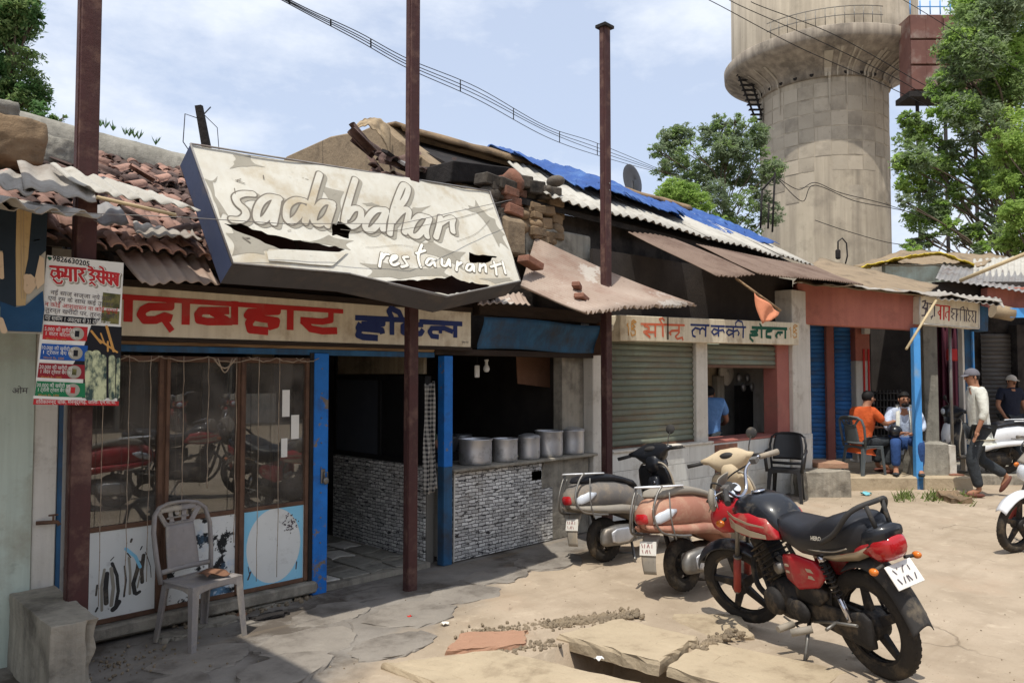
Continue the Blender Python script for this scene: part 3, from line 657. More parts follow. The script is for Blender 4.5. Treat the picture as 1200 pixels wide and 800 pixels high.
litter('crumpled_wrapper', 521, 733, 'sign_white', .05, 'cream crumpled wrapper on the sunlit street in front of the brown pole')
litter('red_scrap', 480, 724, 'litter_red', .03, 'tiny red scrap on the street near the shade line')
litter('plastic_scrap', 1015, 580, 'litter_teal', .14, 'pale blue plastic scrap on the street below the platform')
litter('green_scrap', 1005, 768, 'sign_green', .06, 'green leaf scrap beside the motorcycle stand')
litter('torn_packet', 282, 723, 'cardboard', .07, 'yellowish torn packet on the apron right of the grey chair')
litter('white_wrapper', 702, 778, 'paper_white', .05, 'white wrapper bits by the open drain', .03)
# ------------------------------------------------------------------ Sadabahar hotel
def anchor(root, loc):
    loc = Vector(loc); root.location = loc
    for ch in root.children: ch.matrix_parent_inverse = Matrix.Translation(loc).inverted()
def slats(mbname, m, parent, x0, x1, z0, z1, y, pitch=.075, dirv=None, org=None, flip=1):
    """roller shutter: one curved slat mesh, copied up the opening"""
    W = x1-x0; prof = []
    n = 7
    mb = MB()
    vs = []
    for k in range(n+1):
        a = k/n; vs.append((a*pitch, -.014*math.sin(PI*min(1, a*1.15))**.8 if a < .87 else .004))
    ring = [(0, z, yy) for z, yy in vs]
    V_ = [(0, yy, z) for _, z, yy in ring]+[(W, yy, z) for _, z, yy in ring]
    F_ = [(k, k+1, n+1+k+1, n+1+k) for k in range(n)]
    mb.add(V_, F_, True)
    cnt = int((z1-z0)/pitch)
    dv = dirv or Vector((1, 0, 0)); ang = math.atan2(dv.y, dv.x); og = org or Vector((x0, y, 0))
    first = mb.build('slat', m, parent, recalc=False)
    q = first.modifiers.new('t', 'SOLIDIFY'); q.thickness = .002
    rs = random.Random(int(W*100))
    for k in range(cnt):
        o = first if k == 0 else inst(first, parent)
        o.location = (og.x, og.y, z0+k*pitch); o.rotation_euler = (rs.uniform(-.03,.03), 0, ang)
    return first
H = thing('restaurant_building', 'low tiled restaurant with glass front, blue posts and an open kitchen counter', 'building')
MB().bb(1.42, 3.14, .03, 2.6, -.05, .11).build('plinth', 'old_concrete', H, bevel=.01)
MB().bb(3.14, 4.30, .02, 2.7, -.04, .035).build('entrance_floor', 'old_concrete', H)
MB().bb(4.30, 6.5, .16, 2.7, -.04, .03).build('kitchen_floor', 'interior_dark', H)
MB().bb(1.30, 6.9, 2.6, 2.8, -.1, 2.9).build('back_wall', 'interior_cream', H)
MB().bb(1.30, 1.42, .0, 2.6, -.1, 2.45).build('side_wall', 'dirty_white', H)
MB().bb(3.0, 3.06, .9, 2.6, .1, 2.3).build('inner_wall', 'interior_dark', H)
MB().bb(1.42, 6.46, .16, 2.6, 2.32, 2.38).build('ceiling', 'interior_soot', H)
MB().bb(4.16, 6.46, 2.50, 2.6, .02, 2.32).build('kitchen_back_wall', 'interior_soot', H)
MB().bb(6.40, 6.47, .16, 2.5, .02, 2.32).build('kitchen_side_wall', 'interior_soot', H)
# entrance side: back wall decals and shelf line
MB().bb(3.14, 4.1, 2.585, 2.6, .86, .90).bb(3.3, 4.0, 2.57, 2.6, .1, .28).build('dado_rail', 'dirty_white', H)
for k, (px, py, r) in enumerate(((390, 435, .13), (391, 466, .16))):
    p = at(px, py, y=2.57); mb = MB()
    if k == 0: mb.tube([(p.x+r*math.cos(a*PI/12), 2.58, p.z+r*math.sin(a*PI/12)) for a in range(25)], .012, 6, caps=False)
    else:
        for a in range(12): mb.lathe([(.0,0),(.035,.004)], (p.x+r*.7*math.cos(a*PI/6), 2.575, p.z+r*.7*math.sin(a*PI/6)), 8, 'y')
    mb.build(['wall_ring', 'wall_decal'][k], 'charred', H)
# partition between entrance and kitchen (runs into the shop)
pt = MB().bb(4.320, 4.400, .10, 1.62, 0, .86).build('partition_base', 'grout', H)
ti = 0
for k in range(5):
    for j in range(3):
        y0 = .11+k*.3; z0 = .005+j*.285
        MB().bb(4.308, 4.318, y0+.002, y0+.298, z0+.002, z0+.283).build('wall_tile', 'stacked_stone_tile', pt)
pf = MB().bb(4.310, 4.380, .12, 1.62, .87, .91).bb(4.310, 4.380, .12, 1.62, 1.62, 1.66).bb(4.310, 4.380, 1.57, 1.62, .91, 2.1).bb(4.310, 4.380, .80, .84, .91, 1.62).bb(4.310,4.380,.12,.16,.91,1.62).build('partition_frame', 'black_paint', H)
MB().bb(4.320, 4.350, .84, 1.57, .91, 1.62).build('partition_panel', 'dark_panel', pf)
MB().bb(4.330, 4.360, .16, .80, .91, 1.62).build('partition_panel', 'black_paint', pf)
MB().bb(4.325, 4.360, .16, 1.57, 1.68, 2.08).build('glass_panel', 'interior_cream', pf)
# broken pale floor tiles in the entrance
rs = random.Random(3)
for k in range(16):
    cx = 3.3+.27*(k % 4)+rs.uniform(-.02,.02); cy = .18+.32*(k//4)+rs.uniform(-.03,.03)
    if rs.random() < .22: continue
    pl = [(cx+.13*sx*rs.uniform(.7,1.08), cy+.15*sy*rs.uniform(.6,1.08)) for sx, sy in ((-1,-1),(.1,-1.0),(1,-1),(1,1),(0,.9),(-1,1))]
    MB().prism(pl, .012, Matrix.Translation((0,0,.037))).build('floor_tile', rs.choice(['dirty_white','cement_grey','cement_grey']), H, bevel=.002)
# posts of the front
def post(name, x, y, w, d, z0, z1, m, label, group=None, extra=None):
    t = thing(name, label, 'post', (x, y, z0), 0, group)
    MB().bb(-w/2, w/2, -d/2, d/2, 0, z1-z0).build('shaft', m, t, bevel=.004)
    return t
bp = post('blue_post', 3.165, -.01, .125, .07, 0, 1.84, 'blue_paint', 'chipped blue door post with a padlock hasp, right of the glass front', 'blue timber posts of the restaurant')
MB().bb(-.005,.03,-.05,-.036,.84,.95).build('hasp', 'steel', bp, bevel=.003)
MB().ell((.03,-.06,.86), (.026,.014,.03), 10, 7).tube([(.015,-.06,.885),(.018,-.06,.925),(.042,-.06,.925),(.045,-.06,.885)], .005, 6).build('padlock', 'steel', bp)
for k in range(9): MB().lathe([(.006,0),(.006,-.006)], (.0,-.035,.2+k*.19), 6, 'y').build('rivet', 'steel', bp)
post('blue_post', 4.43, -.02, .10, .09, .86, 1.84, 'blue_paint', 'blue post above the left end of the kitchen counter', 'blue timber posts of the restaurant')
post('counter_post', 4.43, -.02, .10, .09, 0, .86, 'faded_blue', 'dark worn lower post at the left end of the kitchen counter')
# counter
CT = thing('kitchen_counter', 'waist-high kitchen counter clad in grey stacked-stone tiles with a thin slab top', 'counter', (0,0,0))
core = MB().bb(4.54, 6.44, .012, .40, 0, .80).build('core', 'old_concrete', CT)
MB().add([(x, y, z) for x, y, z in [(5.66,-.005,0),(6.44,-.005,0),(6.44,-.005,.80),(5.75,-.005,.80),(5.6,-.005,.45),(5.72,-.005,.2)]]+[(x, .02, z) for x, z in [(5.62,0),(6.44,0),(6.44,.80),(5.75,.80),(5.6,.45),(5.72,.2)]], [(0,1,2,3,4,5),(11,10,9,8,7,6)]+[(i,(i+1)%6+0,(i+1)%6+6,i+6) for i in range(6)]).build('plaster_patch', 'old_concrete', CT)
MB().bb(5.55, 5.7, -.012, .0, .62, .72).build('brick', 'brick_red', CT, bevel=.004)
for k in range(5):
    for j in range(3):
        x0 = 4.54+k*.30; x1 = min(x0+.298, 5.86 if j < 2 else 5.70)
        if k == 4 and j == 2: x1 = 5.70
        if x1-x0 < .03: continue
        MB().bb(x0+.002, x1, -.012, .010, .003+j*.266, .003+j*.266+.263).build('wall_tile', 'stacked_stone_tile', CT)
for j in range(3):
    MB().bb(4.528, 4.538, .0, .38, .003+j*.266, .003+j*.266+.263).build('wall_tile', 'stacked_stone_tile', CT)
MB().box((4.535,-.02,.40), (.012,.014,.79), (0,.01,0)).build('corner_bead', 'dirty_white', CT)
MB().bb(4.49, 6.52, -.08, .46, .803, .832).build('counter_top', 'old_concrete', CT, bevel=.006)
MB().bb(4.486, 4.526, .05, .40, 0, .80).build('end_plaster', 'dirty_white', CT)
anchor(CT, (5.4, .2, 0))
# cooking pots
def pot(x, y, r, h, label, lid=False, dents=0):
    t = thing('cooking_pot', label, 'pot', (x, y, .833), random.uniform(0, 3), 'aluminium pots on the kitchen counter')
    MB().lathe([(r*.93,0),(r*.985,.012),(r,.04),(r*1.0,h*.55),(r*.995,h-.02),(r*1.05,h-.008),(r*1.06,h),(r*1.03,h+.004),(r*.97,h-.004),(r*.96,h*.5),(r*.9,.02)], n=32).build('body', 'aluminium', t)
    if lid: MB().lathe([(r*1.04,h+.006),(r*1.0,h+.012),(r*.5,h+.03),(r*.1,h+.034),(0.001,h+.034)], n=28).build('lid', 'aluminium', t)
    else: MB().lathe([(r*.95,h*.82),(r*.5,h*.84),(.001,h*.84)], n=24).build('contents', 'interior_dark', t)
for (px0, px1, py, ph, lid, lb) in ((537,577,559,30,False,'leftmost of the aluminium pots, broad and squat'),(577,607,555,27,False,'second aluminium pot from the blue post'),(607,633,552,26,True,'smallest aluminium pot, third from the blue post'),(627,660,546,30,False,'wide aluminium pot set back, second from the right end'),(657,685,541,28,True,'rightmost aluminium pot on the counter beside the white pillar')):
    p = at((px0+px1)/2, py, y=.1); d = (p-CAM).dot(_F); r = (px1-px0)/2/FPX*d*.97; p = at((px0+px1)/2, py, y=r-.05); pot(p.x, p.y, r, ph/FPX*d*.98, lb, lid)
# right pilaster, header over kitchen
MB().bb(6.50, 6.80, -.03, .22, -.05, 2.45).build('pilaster', 'dirty_white', H, bevel=.008)
MB().bb(6.14, 6.495, .10, .22, .80, 2.0).build('jamb', 'old_concrete', H)
MB().bb(1.42, 4.30, -.03, .08, 1.872, 1.925).build('lintel', 'weathered_timber', H, bevel=.006)
MB().bb(1.42, 4.30, -.025, .07, 1.825, 1.868).build('lintel_strip', 'faded_blue', H)
hd = MB().sheet(lambda u, v: (4.78+(6.52-4.78)*u, -.10+.05*math.cos(v*PI)+.02*math.sin(u*9)*v, 1.91+.29*v+.012*math.sin(u*6)), 24, 8).build('shutter_housing', 'faded_blue', H, solid=.004)
MB().bb(4.3, 6.5, -.04, .1, 1.85, 1.905).build('header_beam', 'dark_timber', H, bevel=.005)
MB().bb(4.75, 6.55, -.12, -.02, 2.22, 2.34).build('header_beam', 'dark_timber', H, bevel=.005)
MB().bb(6.485, 6.535, -.16, .02, 1.88, 2.24).build('housing_end', 'rust_frame', H, bevel=.01)
# beams above the sign
MB().bb(1.42, 4.8, .0, .12, 2.27, 2.36).bb(1.42,4.8,.02,.1,2.42,2.50).build('eaves_beam', 'dark_timber', H, bevel=.005)
MB().bb(1.42, 6.5, .14, .2, 1.93, 2.62).build('upper_wall', 'interior_dark', H)
# glass front -------------------------------------------------------------
def bay(x0, x1, ztop, kind, label):
    f = MB(); fw = .03
    f.bb(x0, x0+fw, -.03, .03, .12, 1.80).bb(x1-fw, x1, -.03, .03, .12, 1.80).bb(x0+fw, x1-fw, -.025, .025, 1.76, 1.80).bb(x0+fw, x1-fw, -.025, .025, .115, .145).bb(x0+fw, x1-fw, -.02, .02, ztop, ztop+.03)
    fo = f.build('window_frame', 'rust_frame', H, bevel=.003, label=label)
    MB().bb(x0+fw-.004, x1-fw+.004, -.003, .003, ztop+.028, 1.765).build('pane', 'glass_pane', fo)
    MB().bb(x0+fw-.004, x1-fw+.004, -.012, .004, .143, ztop+.004).build('lower_panel', kind, fo)
    return fo
b1 = bay(1.50, 1.985, .69, 'white_board', 'glass bay with a white board peeling in dark vertical flakes')
b2 = bay(1.985, 2.53, .69, 'peeling_board', 'glass bay with a badly flaked board behind the chair')
b3 = bay(2.53, 3.07, .69, 'white_board', 'glass bay with a white board carrying a pale blue circle')
MB().bb(1.995, 2.02, -.05, -.03, .12, 1.8).bb(2.515,2.545,-.05,-.03,.12,1.8).build('door_stile', 'rust_frame', H, bevel=.004)
MB().bb(3.07, 3.10, -.04, .05, .1, 1.84).build('jamb', 'charred', H)
MB().bb(1.42, 1.50, -.02, .05, .1, 1.84).build('jamb', 'charred', H)
MB().bb(1.44, 3.12, -.09, .03, .03, .112).build('door_sill', 'old_concrete', H, bevel=.012)
# decal circles
PB = Plane((0, -.0125, 0), (1,0,0), (0,0,1))
PB.inkpart('decal_border', 'decal_blue', [], H, h=.001, polys=[[(2.565,.145),(3.035,.145),(3.035,.69),(2.565,.69)]], cutpolys=[[(2.80+.215*math.cos(a*PI/20), .42+.27*math.sin(a*PI/20)) for a in range(40)]], cell=.006)
rs = random.Random(2)
sp_ = []
for k in range(46):
    a = rs.uniform(0, 2*PI); r = rs.choice([.02,.045,.06])*rs.uniform(.7,1.1); x = 2.93+r*math.cos(a); z = .565+r*1.2*math.sin(a); sp_.append(([(x,z),(x+rs.uniform(-.01,.01),z+rs.uniform(-.01,.01))], .007))
sp_ += [([(2.60,.21),(2.62,.26)], .012), ([(2.98,.22),(2.985,.27)], .01), ([(2.61,.25),(2.6,.3)],.006)]
PB.inkpart('scuffs', 'plate_ink', sp_, H, h=.0022, cell=.003); stuff(C.objects[-1])
# dark peeled flakes of the left board
fl = [([(1.66,.24),(1.655,.33),(1.66,.42)], .03), ([(1.715,.2),(1.73,.3),(1.72,.4),(1.69,.48)], .020), ([(1.70,.19),(1.715,.2),(1.735,.23)], .03), ([(1.765,.26),(1.775,.36),(1.765,.45)], .012), ([(1.83,.27),(1.82,.33),(1.845,.42),(1.85,.46)], .026), ([(1.875,.33),(1.87,.4),(1.88,.5)], .024), ([(1.84,.26),(1.86,.27)],.02), ([(1.60,.3),(1.605,.36)],.012),
      ([(1.80,.60),(1.805,.615)],.014), ([(1.86,.54),(1.87,.56)],.008), ([(1.60,.2),(1.61,.22)],.012), ([(1.68,.5),(1.70,.52)],.006), ([(1.93,.35),(1.925,.42),(1.90,.5),(1.89,.52)],.005), ([(1.78,.53),(1.80,.5)],.008)]
PB.inkpart('peeled_flake', 'dusty_black', fl, H, h=.001, cell=.004)
PB.inkpart('curled_flake', 'flex_grey', [([(1.69,.22),(1.70,.33),(1.685,.45)], .022), ([(1.635,.2),(1.63,.35),(1.645,.45)], .016), ([(1.80,.27),(1.80,.4),(1.79,.5)],.016), ([(1.845,.30),(1.86,.37)],.01)], H, h=.002, cell=.004)
PB.inkpart('blue_smear', 'decal_blue', [([(1.77,.56),(1.83,.5),(1.86,.43)], .02)], H, h=.0014, cell=.004)
# stickers on the glass of the right bay
for (x0, x1, z0, z1) in ((2.855,2.915,1.36,1.56),(2.93,2.995,1.19,1.37),(2.85,2.90,1.06,1.2)):
    MB().bb(x0, x1, -.008, -.006, z0, z1).build('sticker', 'paper_white', b3)
anchor(H, (4.1, 1.3, 0))
# strings of garland wire hanging down the glass
for k, (x, top, bot, j) in enumerate(((1.60,1.80,.24,.004),(1.755,1.80,.28,.008),(1.885,1.80,.34,.012),(2.10,1.80,.62,.006),(2.27,1.79,.9,.01),(2.47,1.80,.5,.008),(2.64,1.80,.2,.004),(2.80,1.80,.2,.005))):
    r0 = random.Random(k); pts = [(x+r0.uniform(-j,j)*.45, -.062+r0.uniform(-.004,.004), top-(top-bot)*i/14) for i in range(15)]
    mb = MB().tube(pts, .0026, 5)
    for q in range(1, 14): mb.ell(pts[q], (.004,.004,.007), 5, 3)
    tag(mb.build('garland_string', 'garland'), 'thin dusty string on the glass front, %s' % ['first from the left post','second from the left post','third, over the right of the flaked board','just right of the first glass stile','over the middle pane','last one over the middle pane','left one over the blue-circle board','right one over the blue-circle board'][k], 'string', 'dried garland strings on the glass front')
r0 = random.Random(4); mb = MB()
xs = 1.52
while xs < 3.05:
    L_ = r0.uniform(.18,.4); mb.tube([(xs+L_*i/8, -.064, 1.80-.035*4*(i/8)*(1-i/8)*r0.uniform(.6,1.2)) for i in range(9)], .0035, 5); xs += L_*r0.uniform(.7,.98)
mb.tube([(2.30+.02*i, -.066, 1.79-.07*math.sin(i*PI/8)) for i in range(9)], .006, 5).tube([(2.33+.013*i, -.068, 1.79-.10*math.sin(i*PI/8)) for i in range(9)], .005, 5)
tag(mb.build('garland_swag', 'garland'), 'dusty garland swags looped along the top of the glass front', 'garland')

# ---- steel poles on the pavement
def ipole(px, py, Yp, z1, w, label, skew=0.0):
    p = at(px, py, y=Yp); t = thing('steel_pole', label, 'pole', (p.x, Yp, 0), 0, 'tall brown steel poles along the pavement')
    MB().bb(-w/2, w/2, -w*.42, w*.42, 0, z1).build('shaft', 'brown_paint', t, bevel=.004)
    MB().bb(-w/2-.006, -w/2-.0005, -w*.25, w*.25, .0, z1).build('flange', 'brown_paint', t)
    return t
PL1 = ipole(95, 450, -.46, 5.4, .105, 'tall brown steel pole at the left, beside the dress-shop poster')
PL2 = ipole(481.5, 500, -.46, 5.4, .088, 'tall brown steel pole in front of the restaurant entrance')
PL3 = ipole(710, 300, -.46, 5.25, .092, 'tall capped brown steel pole in front of the green shutter')
MB().bb(-.075, .075, -.065, .065, 5.24, 5.27).build('cap', 'charred', PL3)
for z in (3.55, 3.62): MB().lathe([(.008,0),(.008,-.008)], (.01,-.04,z), 6, 'y').build('bolt', 'steel', PL3)
# ------------------------------------------------------------------ roofs of the restaurant
ZE, SL = 2.47, .455                     # tile plane: z = ZE + SL*(y+.35)
RF = thing('tiled_roof', 'old half-round clay tile roof sagging above the restaurant signs', 'roof')
zr = lambda y: ZE+SL*(y+.35)
MB().hexa([(1.0,-.25,zr(-.25)-.09),(4.9,-.25,zr(-.25)-.09),(4.9,2.5,zr(2.5)-.09),(1.0,2.5,zr(2.5)-.09)], [(1.0,-.25,zr(-.25)-.05),(4.9,-.25,zr(-.25)-.05),(4.9,2.5,zr(2.5)-.05),(1.0,2.5,zr(2.5)-.05)]).build('roof_deck', 'interior_dark', RF)
for k in range(9):
    x = 1.15+.45*k; MB().hexa([(x-.03,-.30,zr(-.3)-.16),(x+.03,-.30,zr(-.3)-.16),(x+.03,2.45,zr(2.45)-.16),(x-.03,2.45,zr(2.45)-.16)], [(x-.03,-.30,zr(-.3)-.095),(x+.03,-.30,zr(-.3)-.095),(x+.03,2.45,zr(2.45)-.095),(x-.03,2.45,zr(2.45)-.095)]).build('rafter', 'dark_timber', RF)
def tile_mesh(r=.047, L=.22, m='roof_tile_red'):
    mb = MB(); n = 6; vs = []
    for y, k in ((0, 1.0), (L, .82)):
        for rr in (r, r-.010):
            for i in range(n+1):
                a = PI*i/n; vs.append((math.cos(a)*rr*k, y, math.sin(a)*rr*k*.8))
    q = n+1; fs = []
    for i in range(n): fs += [(i, i+1, 2*q+i+1, 2*q+i), (q+i+1, q+i, 3*q+i, 3*q+i+1), (i+1, i, q+i, q+i+1)]
    fs += [(0, q, 3*q, 2*q), (q-1, 3*q-1, 4*q-1, 2*q-1)]
    mb.add(vs, fs, False); mb.sm = [i % 3 != 2 and i < 3*n for i in range(len(mb.f))]
    me = mb.mesh('roof_tile'); me.materials.append(MATS[m]); return me
tm = [tile_mesh(m='roof_tile_red'), tile_mesh(r=.045, L=.21, m='roof_tile_dark')]
rs = random.Random(21); cand = []
y = -.42; row = 0
while y < 2.35:
    x = 1.02+(row % 2)*.03
    while x < 4.85:
        dark = (rs.random() < (.15 + .5*(1 if y > 1.0 else 0) + .3*(1 if mn.noise(Vector((x*1.3, y*1.3, 5))) > .05 else 0)))
        hole = mn.noise(Vector((x*2.1, y*2.1, 9))) > .42
        if not hole:
            e = Euler((math.atan(SL)+rs.uniform(-.05,.10), rs.uniform(-.12,.12), rs.gauss(0,.09)))
            cand.append(((x+rs.uniform(-.015,.015), y+rs.uniform(-.02,.02), zr(y)-.02+rs.uniform(-.008,.018)), e, 1 if dark else 0))
        x += .088
    y += .122; row += 1
# displaced tiles lying on top
for _ in range(40):
    x = rs.uniform(1.3, 3.2); y = rs.uniform(-.3, 2.0); cand.append(((x, y, zr(y)+.05), Euler((math.atan(SL), rs.uniform(-.6,.6), rs.uniform(-1.6,1.6))), rs.randint(0,1)))
def vis(c):
    px, py = pix(c[0]); return 90 < px < 262 and py < 300
near = sorted([c for c in cand if vis(c)], key=lambda c: (Vector(c[0])-CAM).length)
rest = [c for c in cand if not vis(c)] + near[300:]
for loc, e, k in near[:300]:
    o = bpy.data.objects.new('roof_tile', tm[k]); C.objects.link(o); o.parent = RF; o.location = loc; o.rotation_euler = e
for k in (0, 1):
    mb = MB(); me = tm[k]; V_ = [v.co.copy() for v in me.vertices]; F_ = [tuple(p.vertices) for p in me.polygons]
    for loc, e, kk in rest:
        if kk != k: continue
        M_ = Matrix.Translation(loc) @ e.to_matrix().to_4x4(); mb.add([M_ @ v for v in V_], F_, True)
    stuff(mb.build('tile_field', ['roof_tile_red', 'roof_tile_dark'][k], RF, recalc=False))
# cement ridge
r1 = at(85, 133, y=2.4); r2 = at(222, 178, y=2.4)
def ridge(u, v):
    x = -.6+u*5.55; zz = 4.05-.06*(x-.3)+.012*mn.noise(Vector((x*2,0,0))); a = v*PI
    return (x+.01*mn.noise(Vector((x*4,v*3,2))), 2.45-.16*math.cos(a)*1.0, zz-.42+.42*math.sin(a)**.5+.012*mn.noise(Vector((x*5,v*5,4))))
MB().sheet(ridge, 80, 10).build('ridge_capping', 'cement_grey', RF, solid=.03)
anchor(RF, (3, 1, 2.5))
# stray weeds on the ridge
mb = MB(); rs = random.Random(8)
for px in (118, 124, 133, 147, 152, 158, 163, 183):
    p = at(px, 138+(px-85)*.33, y=2.4)
    for _ in range(16):
        a = rs.uniform(0, 2*PI); h = rs.uniform(.03,.10); q = Vector((math.cos(a)*h*.5, math.sin(a)*h*.5, h)); s_ = Vector((.003,-.003,.0))
        mb.add([p-s_, p+q*.6+s_, p+q, p+q*.5-s_*1.5], [(0,1,2,3)])
stuff(tag(mb.build('roof_weeds', 'leaf_dark', recalc=False), 'small weeds growing on the cement roof ridge', 'weeds'))
# rough masonry at the far left of the roof
def lump(name, c, r, m, label, cat, seed=0, rot=0):
    c = Vector(c)
    def f(p):
        n_ = mn.noise(p*3.1+Vector((seed*7, seed, 0)))*.18+mn.noise(p*9+Vector((seed, 3, 0)))*.06; k = max(abs(p.x)/r[0], abs(p.y)/r[1], abs(p.z)/r[2])
        q = p.lerp(p/k if k > 0 else p, .55); return Vector((q.x*(1+n_), q.y*(1+n_), min(q.z, r[2]*.72+.04*mn.noise(p*8))*(1+n_)))*(1+.05*mn.noise(p*22))
    o = MB().ell(c, r, 48, 32, fn=f, rot=(0,0,rot)).build(name, m); tag(o, label, cat); return o
p = at(12, 168, y=.9); lump('mud_masonry', (p.x, .9, p.z), (.20,.22,.19), 'mud_stone', 'rough brown mud-and-stone stump on the roof at the left edge', 'masonry', 3)
p = at(64, 176, y=1.6); lump('cement_stub', (p.x+.0, 1.6, p.z-.03), (.15,.2,.15), 'cement_grey', 'grey cement stub beside the brown pole on the roof', 'masonry', 6)
p = at(-12, 128, y=1.6); lump('cement_stub', (p.x, 1.6, p.z), (.20,.2,.09), 'cement_grey', 'pale cement cap above the mud stump at the left edge', 'masonry', 8)
# timber stub with wire above the sign
a = at(243, 178, y=.6); b = at(233, 124, y=.6)
t = thing('broken_rafter', 'short charred timber sticking up behind the tilted sign, tied with wire', 'timber', a)
MB().tube([(0,0,0), b-a], [.04,.034], 4, smooth=False).build('timber', 'charred', t)
c = b-a; MB().tube([c*.7, c*.8+Vector((-.12,0,-.02)), c*.4+Vector((-.16,0,-.1)), c*.2+Vector((-.12,0,-.1))], .004, 5).tube([c*.75, c*.95+Vector((.09,0,.03))], .005, 5).tube([c*.9, c*.6+Vector((.12,0,-.0)), c*.1+Vector((.1,0,0))], .003, 5).build('wire_tie', 'wire', t)

# ---- corrugated awning sheets
def awn(name, label, corners, m, group='corrugated awning sheets', pitch=.076, amp=.010, rag=.02, seed=0, sag=0.0, mult=1):
    A, B, Cc, D = [at(px, py, y=Y_) for px, py, Y_ in corners]
    o = corr(A, B, Cc, D, pitch, amp, rag=rag, seed=seed, sag=sag).build(name, m, solid=.005, recalc=False); tag(o, label, 'roof sheet', group); return o
awn('roof_sheet', 'pale asbestos sheet over the suit banner, lower left piece', [(-60,202,-.85),(36,226,-.85),(52,212,-.5),(-50,186,-.5)], 'asbestos', seed=1, pitch=.085, amp=.011)
awn('roof_sheet', 'pale stained asbestos sheet crossing in front of the left brown pole', [(28,224,-.80),(113,233,-.80),(105,205,-.35),(20,186,-.35)], 'asbestos', seed=2, pitch=.085, amp=.011)
awn('roof_sheet', 'long pale asbestos sheet running from the left pole towards the tilted sign', [(98,218,-.72),(232,247,-.72),(190,226,-.45),(58,193,-.45)], 'asbestos_clean', seed=3, pitch=.085, amp=.011)
awn('roof_sheet', 'small grey corrugated sheet under the orange tiles', [(104,262,-.50),(150,260,-.50),(140,240,-.2),(100,240,-.2)], 'grey_sheet', seed=4)
awn('roof_sheet', 'short pale corrugated strip below the orange tiles', [(160,272,-.46),(236,281,-.46),(225,268,-.2),(155,262,-.2)], 'asbestos', seed=14)
awn('roof_sheet', 'rusty pinkish corrugated sheet hanging just above the red lettering', [(166,329,-.62),(258,334,-.62),(232,286,-.12),(125,286,-.12)], 'rusty_sheet', seed=5)
awn('roof_sheet', 'rusty scalloped sheet end peeping out right of the tilted sign', [(560,356,-.35),(622,356,-.35),(612,344,-.1),(560,346,-.1)], 'rusty_sheet', seed=6)
awn('roof_sheet', 'large rust-streaked corrugated awning sagging above the kitchen counter', [(684,364,-1.05),(817,357,-.85),(627,280,.3),(610,336,-.15)], 'rusty_sheet', seed=7, rag=.03, sag=.02, amp=.019)
awn('roof_sheet', 'brown corrugated awning sheet in front of the dark attic', [(840,325,-1.25),(884,321,-1.25),(793,280,.1),(736,271,.1)], 'brown_sheet', seed=8)
awn('roof_sheet', 'long brown corrugated awning sheet reaching towards the red beam', [(888,319,-1.15),(1012,334,-1.0),(955,312,.1),(815,287,.1)], 'brown_sheet', seed=9)
a, b = at(113, 231, y=-.78), at(206, 252, y=-.78)
tag(MB().tube([a, b], .011, 6).build('bamboo_stick', 'bamboo'), 'thin pale stick under the long asbestos sheet', 'stick')
# bricks and stones resting on the awnings
def onsheet(px, py, Y_, s, m, name, label, rz=0, rx=0, group=None):
    p = at(px, py, y=Y_); tag(MB().box((0,0,0), s).build(name, m, bevel=.008), label, 'brick' if 'brick' in name else 'stone', group); o = bpy.context.scene.objects[name] if False else C.objects[-1]
    o.location = p; o.rotation_euler = (rx, .25, rz); return o
onsheet(684, 351, -.72, (.26,.10,.05), 'brick_red', 'brick_piece', 'flat stone weight lying on the rusty awning, the lower one', .3)
onsheet(676, 335, -.55, (.13,.08,.05), 'brick_red', 'brick_piece', 'small brick weight lying on the rusty awning, the upper one', .5)
onsheet(622, 308, -.15, (.26,.14,.07), 'brick_red', 'brick_piece', 'broken brick at the upper corner of the rusty awning', .1)

# ------------------------------------------------------------------ neighbouring roof: mud gable, ridge, tarp, long asbestos roof
G = thing('upper_roof', 'higher roof with a mud gable, charred timbers and a long asbestos sheet edge', 'roof')
g0 = at(446, 139, y=2.4); g1x = g0.x
# gable wall runs away from the viewer at the left end of this roof
gz0 = g0.z
def gy_(px, py): q = at(px, py, x=g1x); return q
A = gy_(446, 142); B = gy_(335, 183); Cb = Vector((g1x, B.y, 2.9)); D = Vector((g1x, .5, 2.9)); E = Vector((g1x, .5, 3.1))
mb = MB(); prof = [(.2,2.9),(.2,3.25),(A.y-.3,A.z-.25),(A.y,A.z),(A.y+.4, A.z-.02),((A.y+B.y)/2,(A.z+B.z)/2+.05),(B.y,B.z),(B.y+.8,B.z-.35),(B.y+.8,2.9)]
mb.prism([(y_, z_) for y_, z_ in prof], .28, Matrix(((0,0,1,g1x),(1,0,0,0),(0,1,0,0),(0,0,0,1))))
mb.build('gable_wall', 'mud_plaster', G, bevel=.02)
zt = at(700, 187, y=2.4).z
ridge2 = MB().sheet(lambda u, v: (g1x+.1+u*6.4, 2.4-.35*math.cos(v*PI), (g0.z-.03)-.15+.15*math.sin(v*PI)+.03*mn.noise(Vector((u*14,v*2,1)))), 60, 6).build('ridge', 'mud_stone', G, solid=.04)
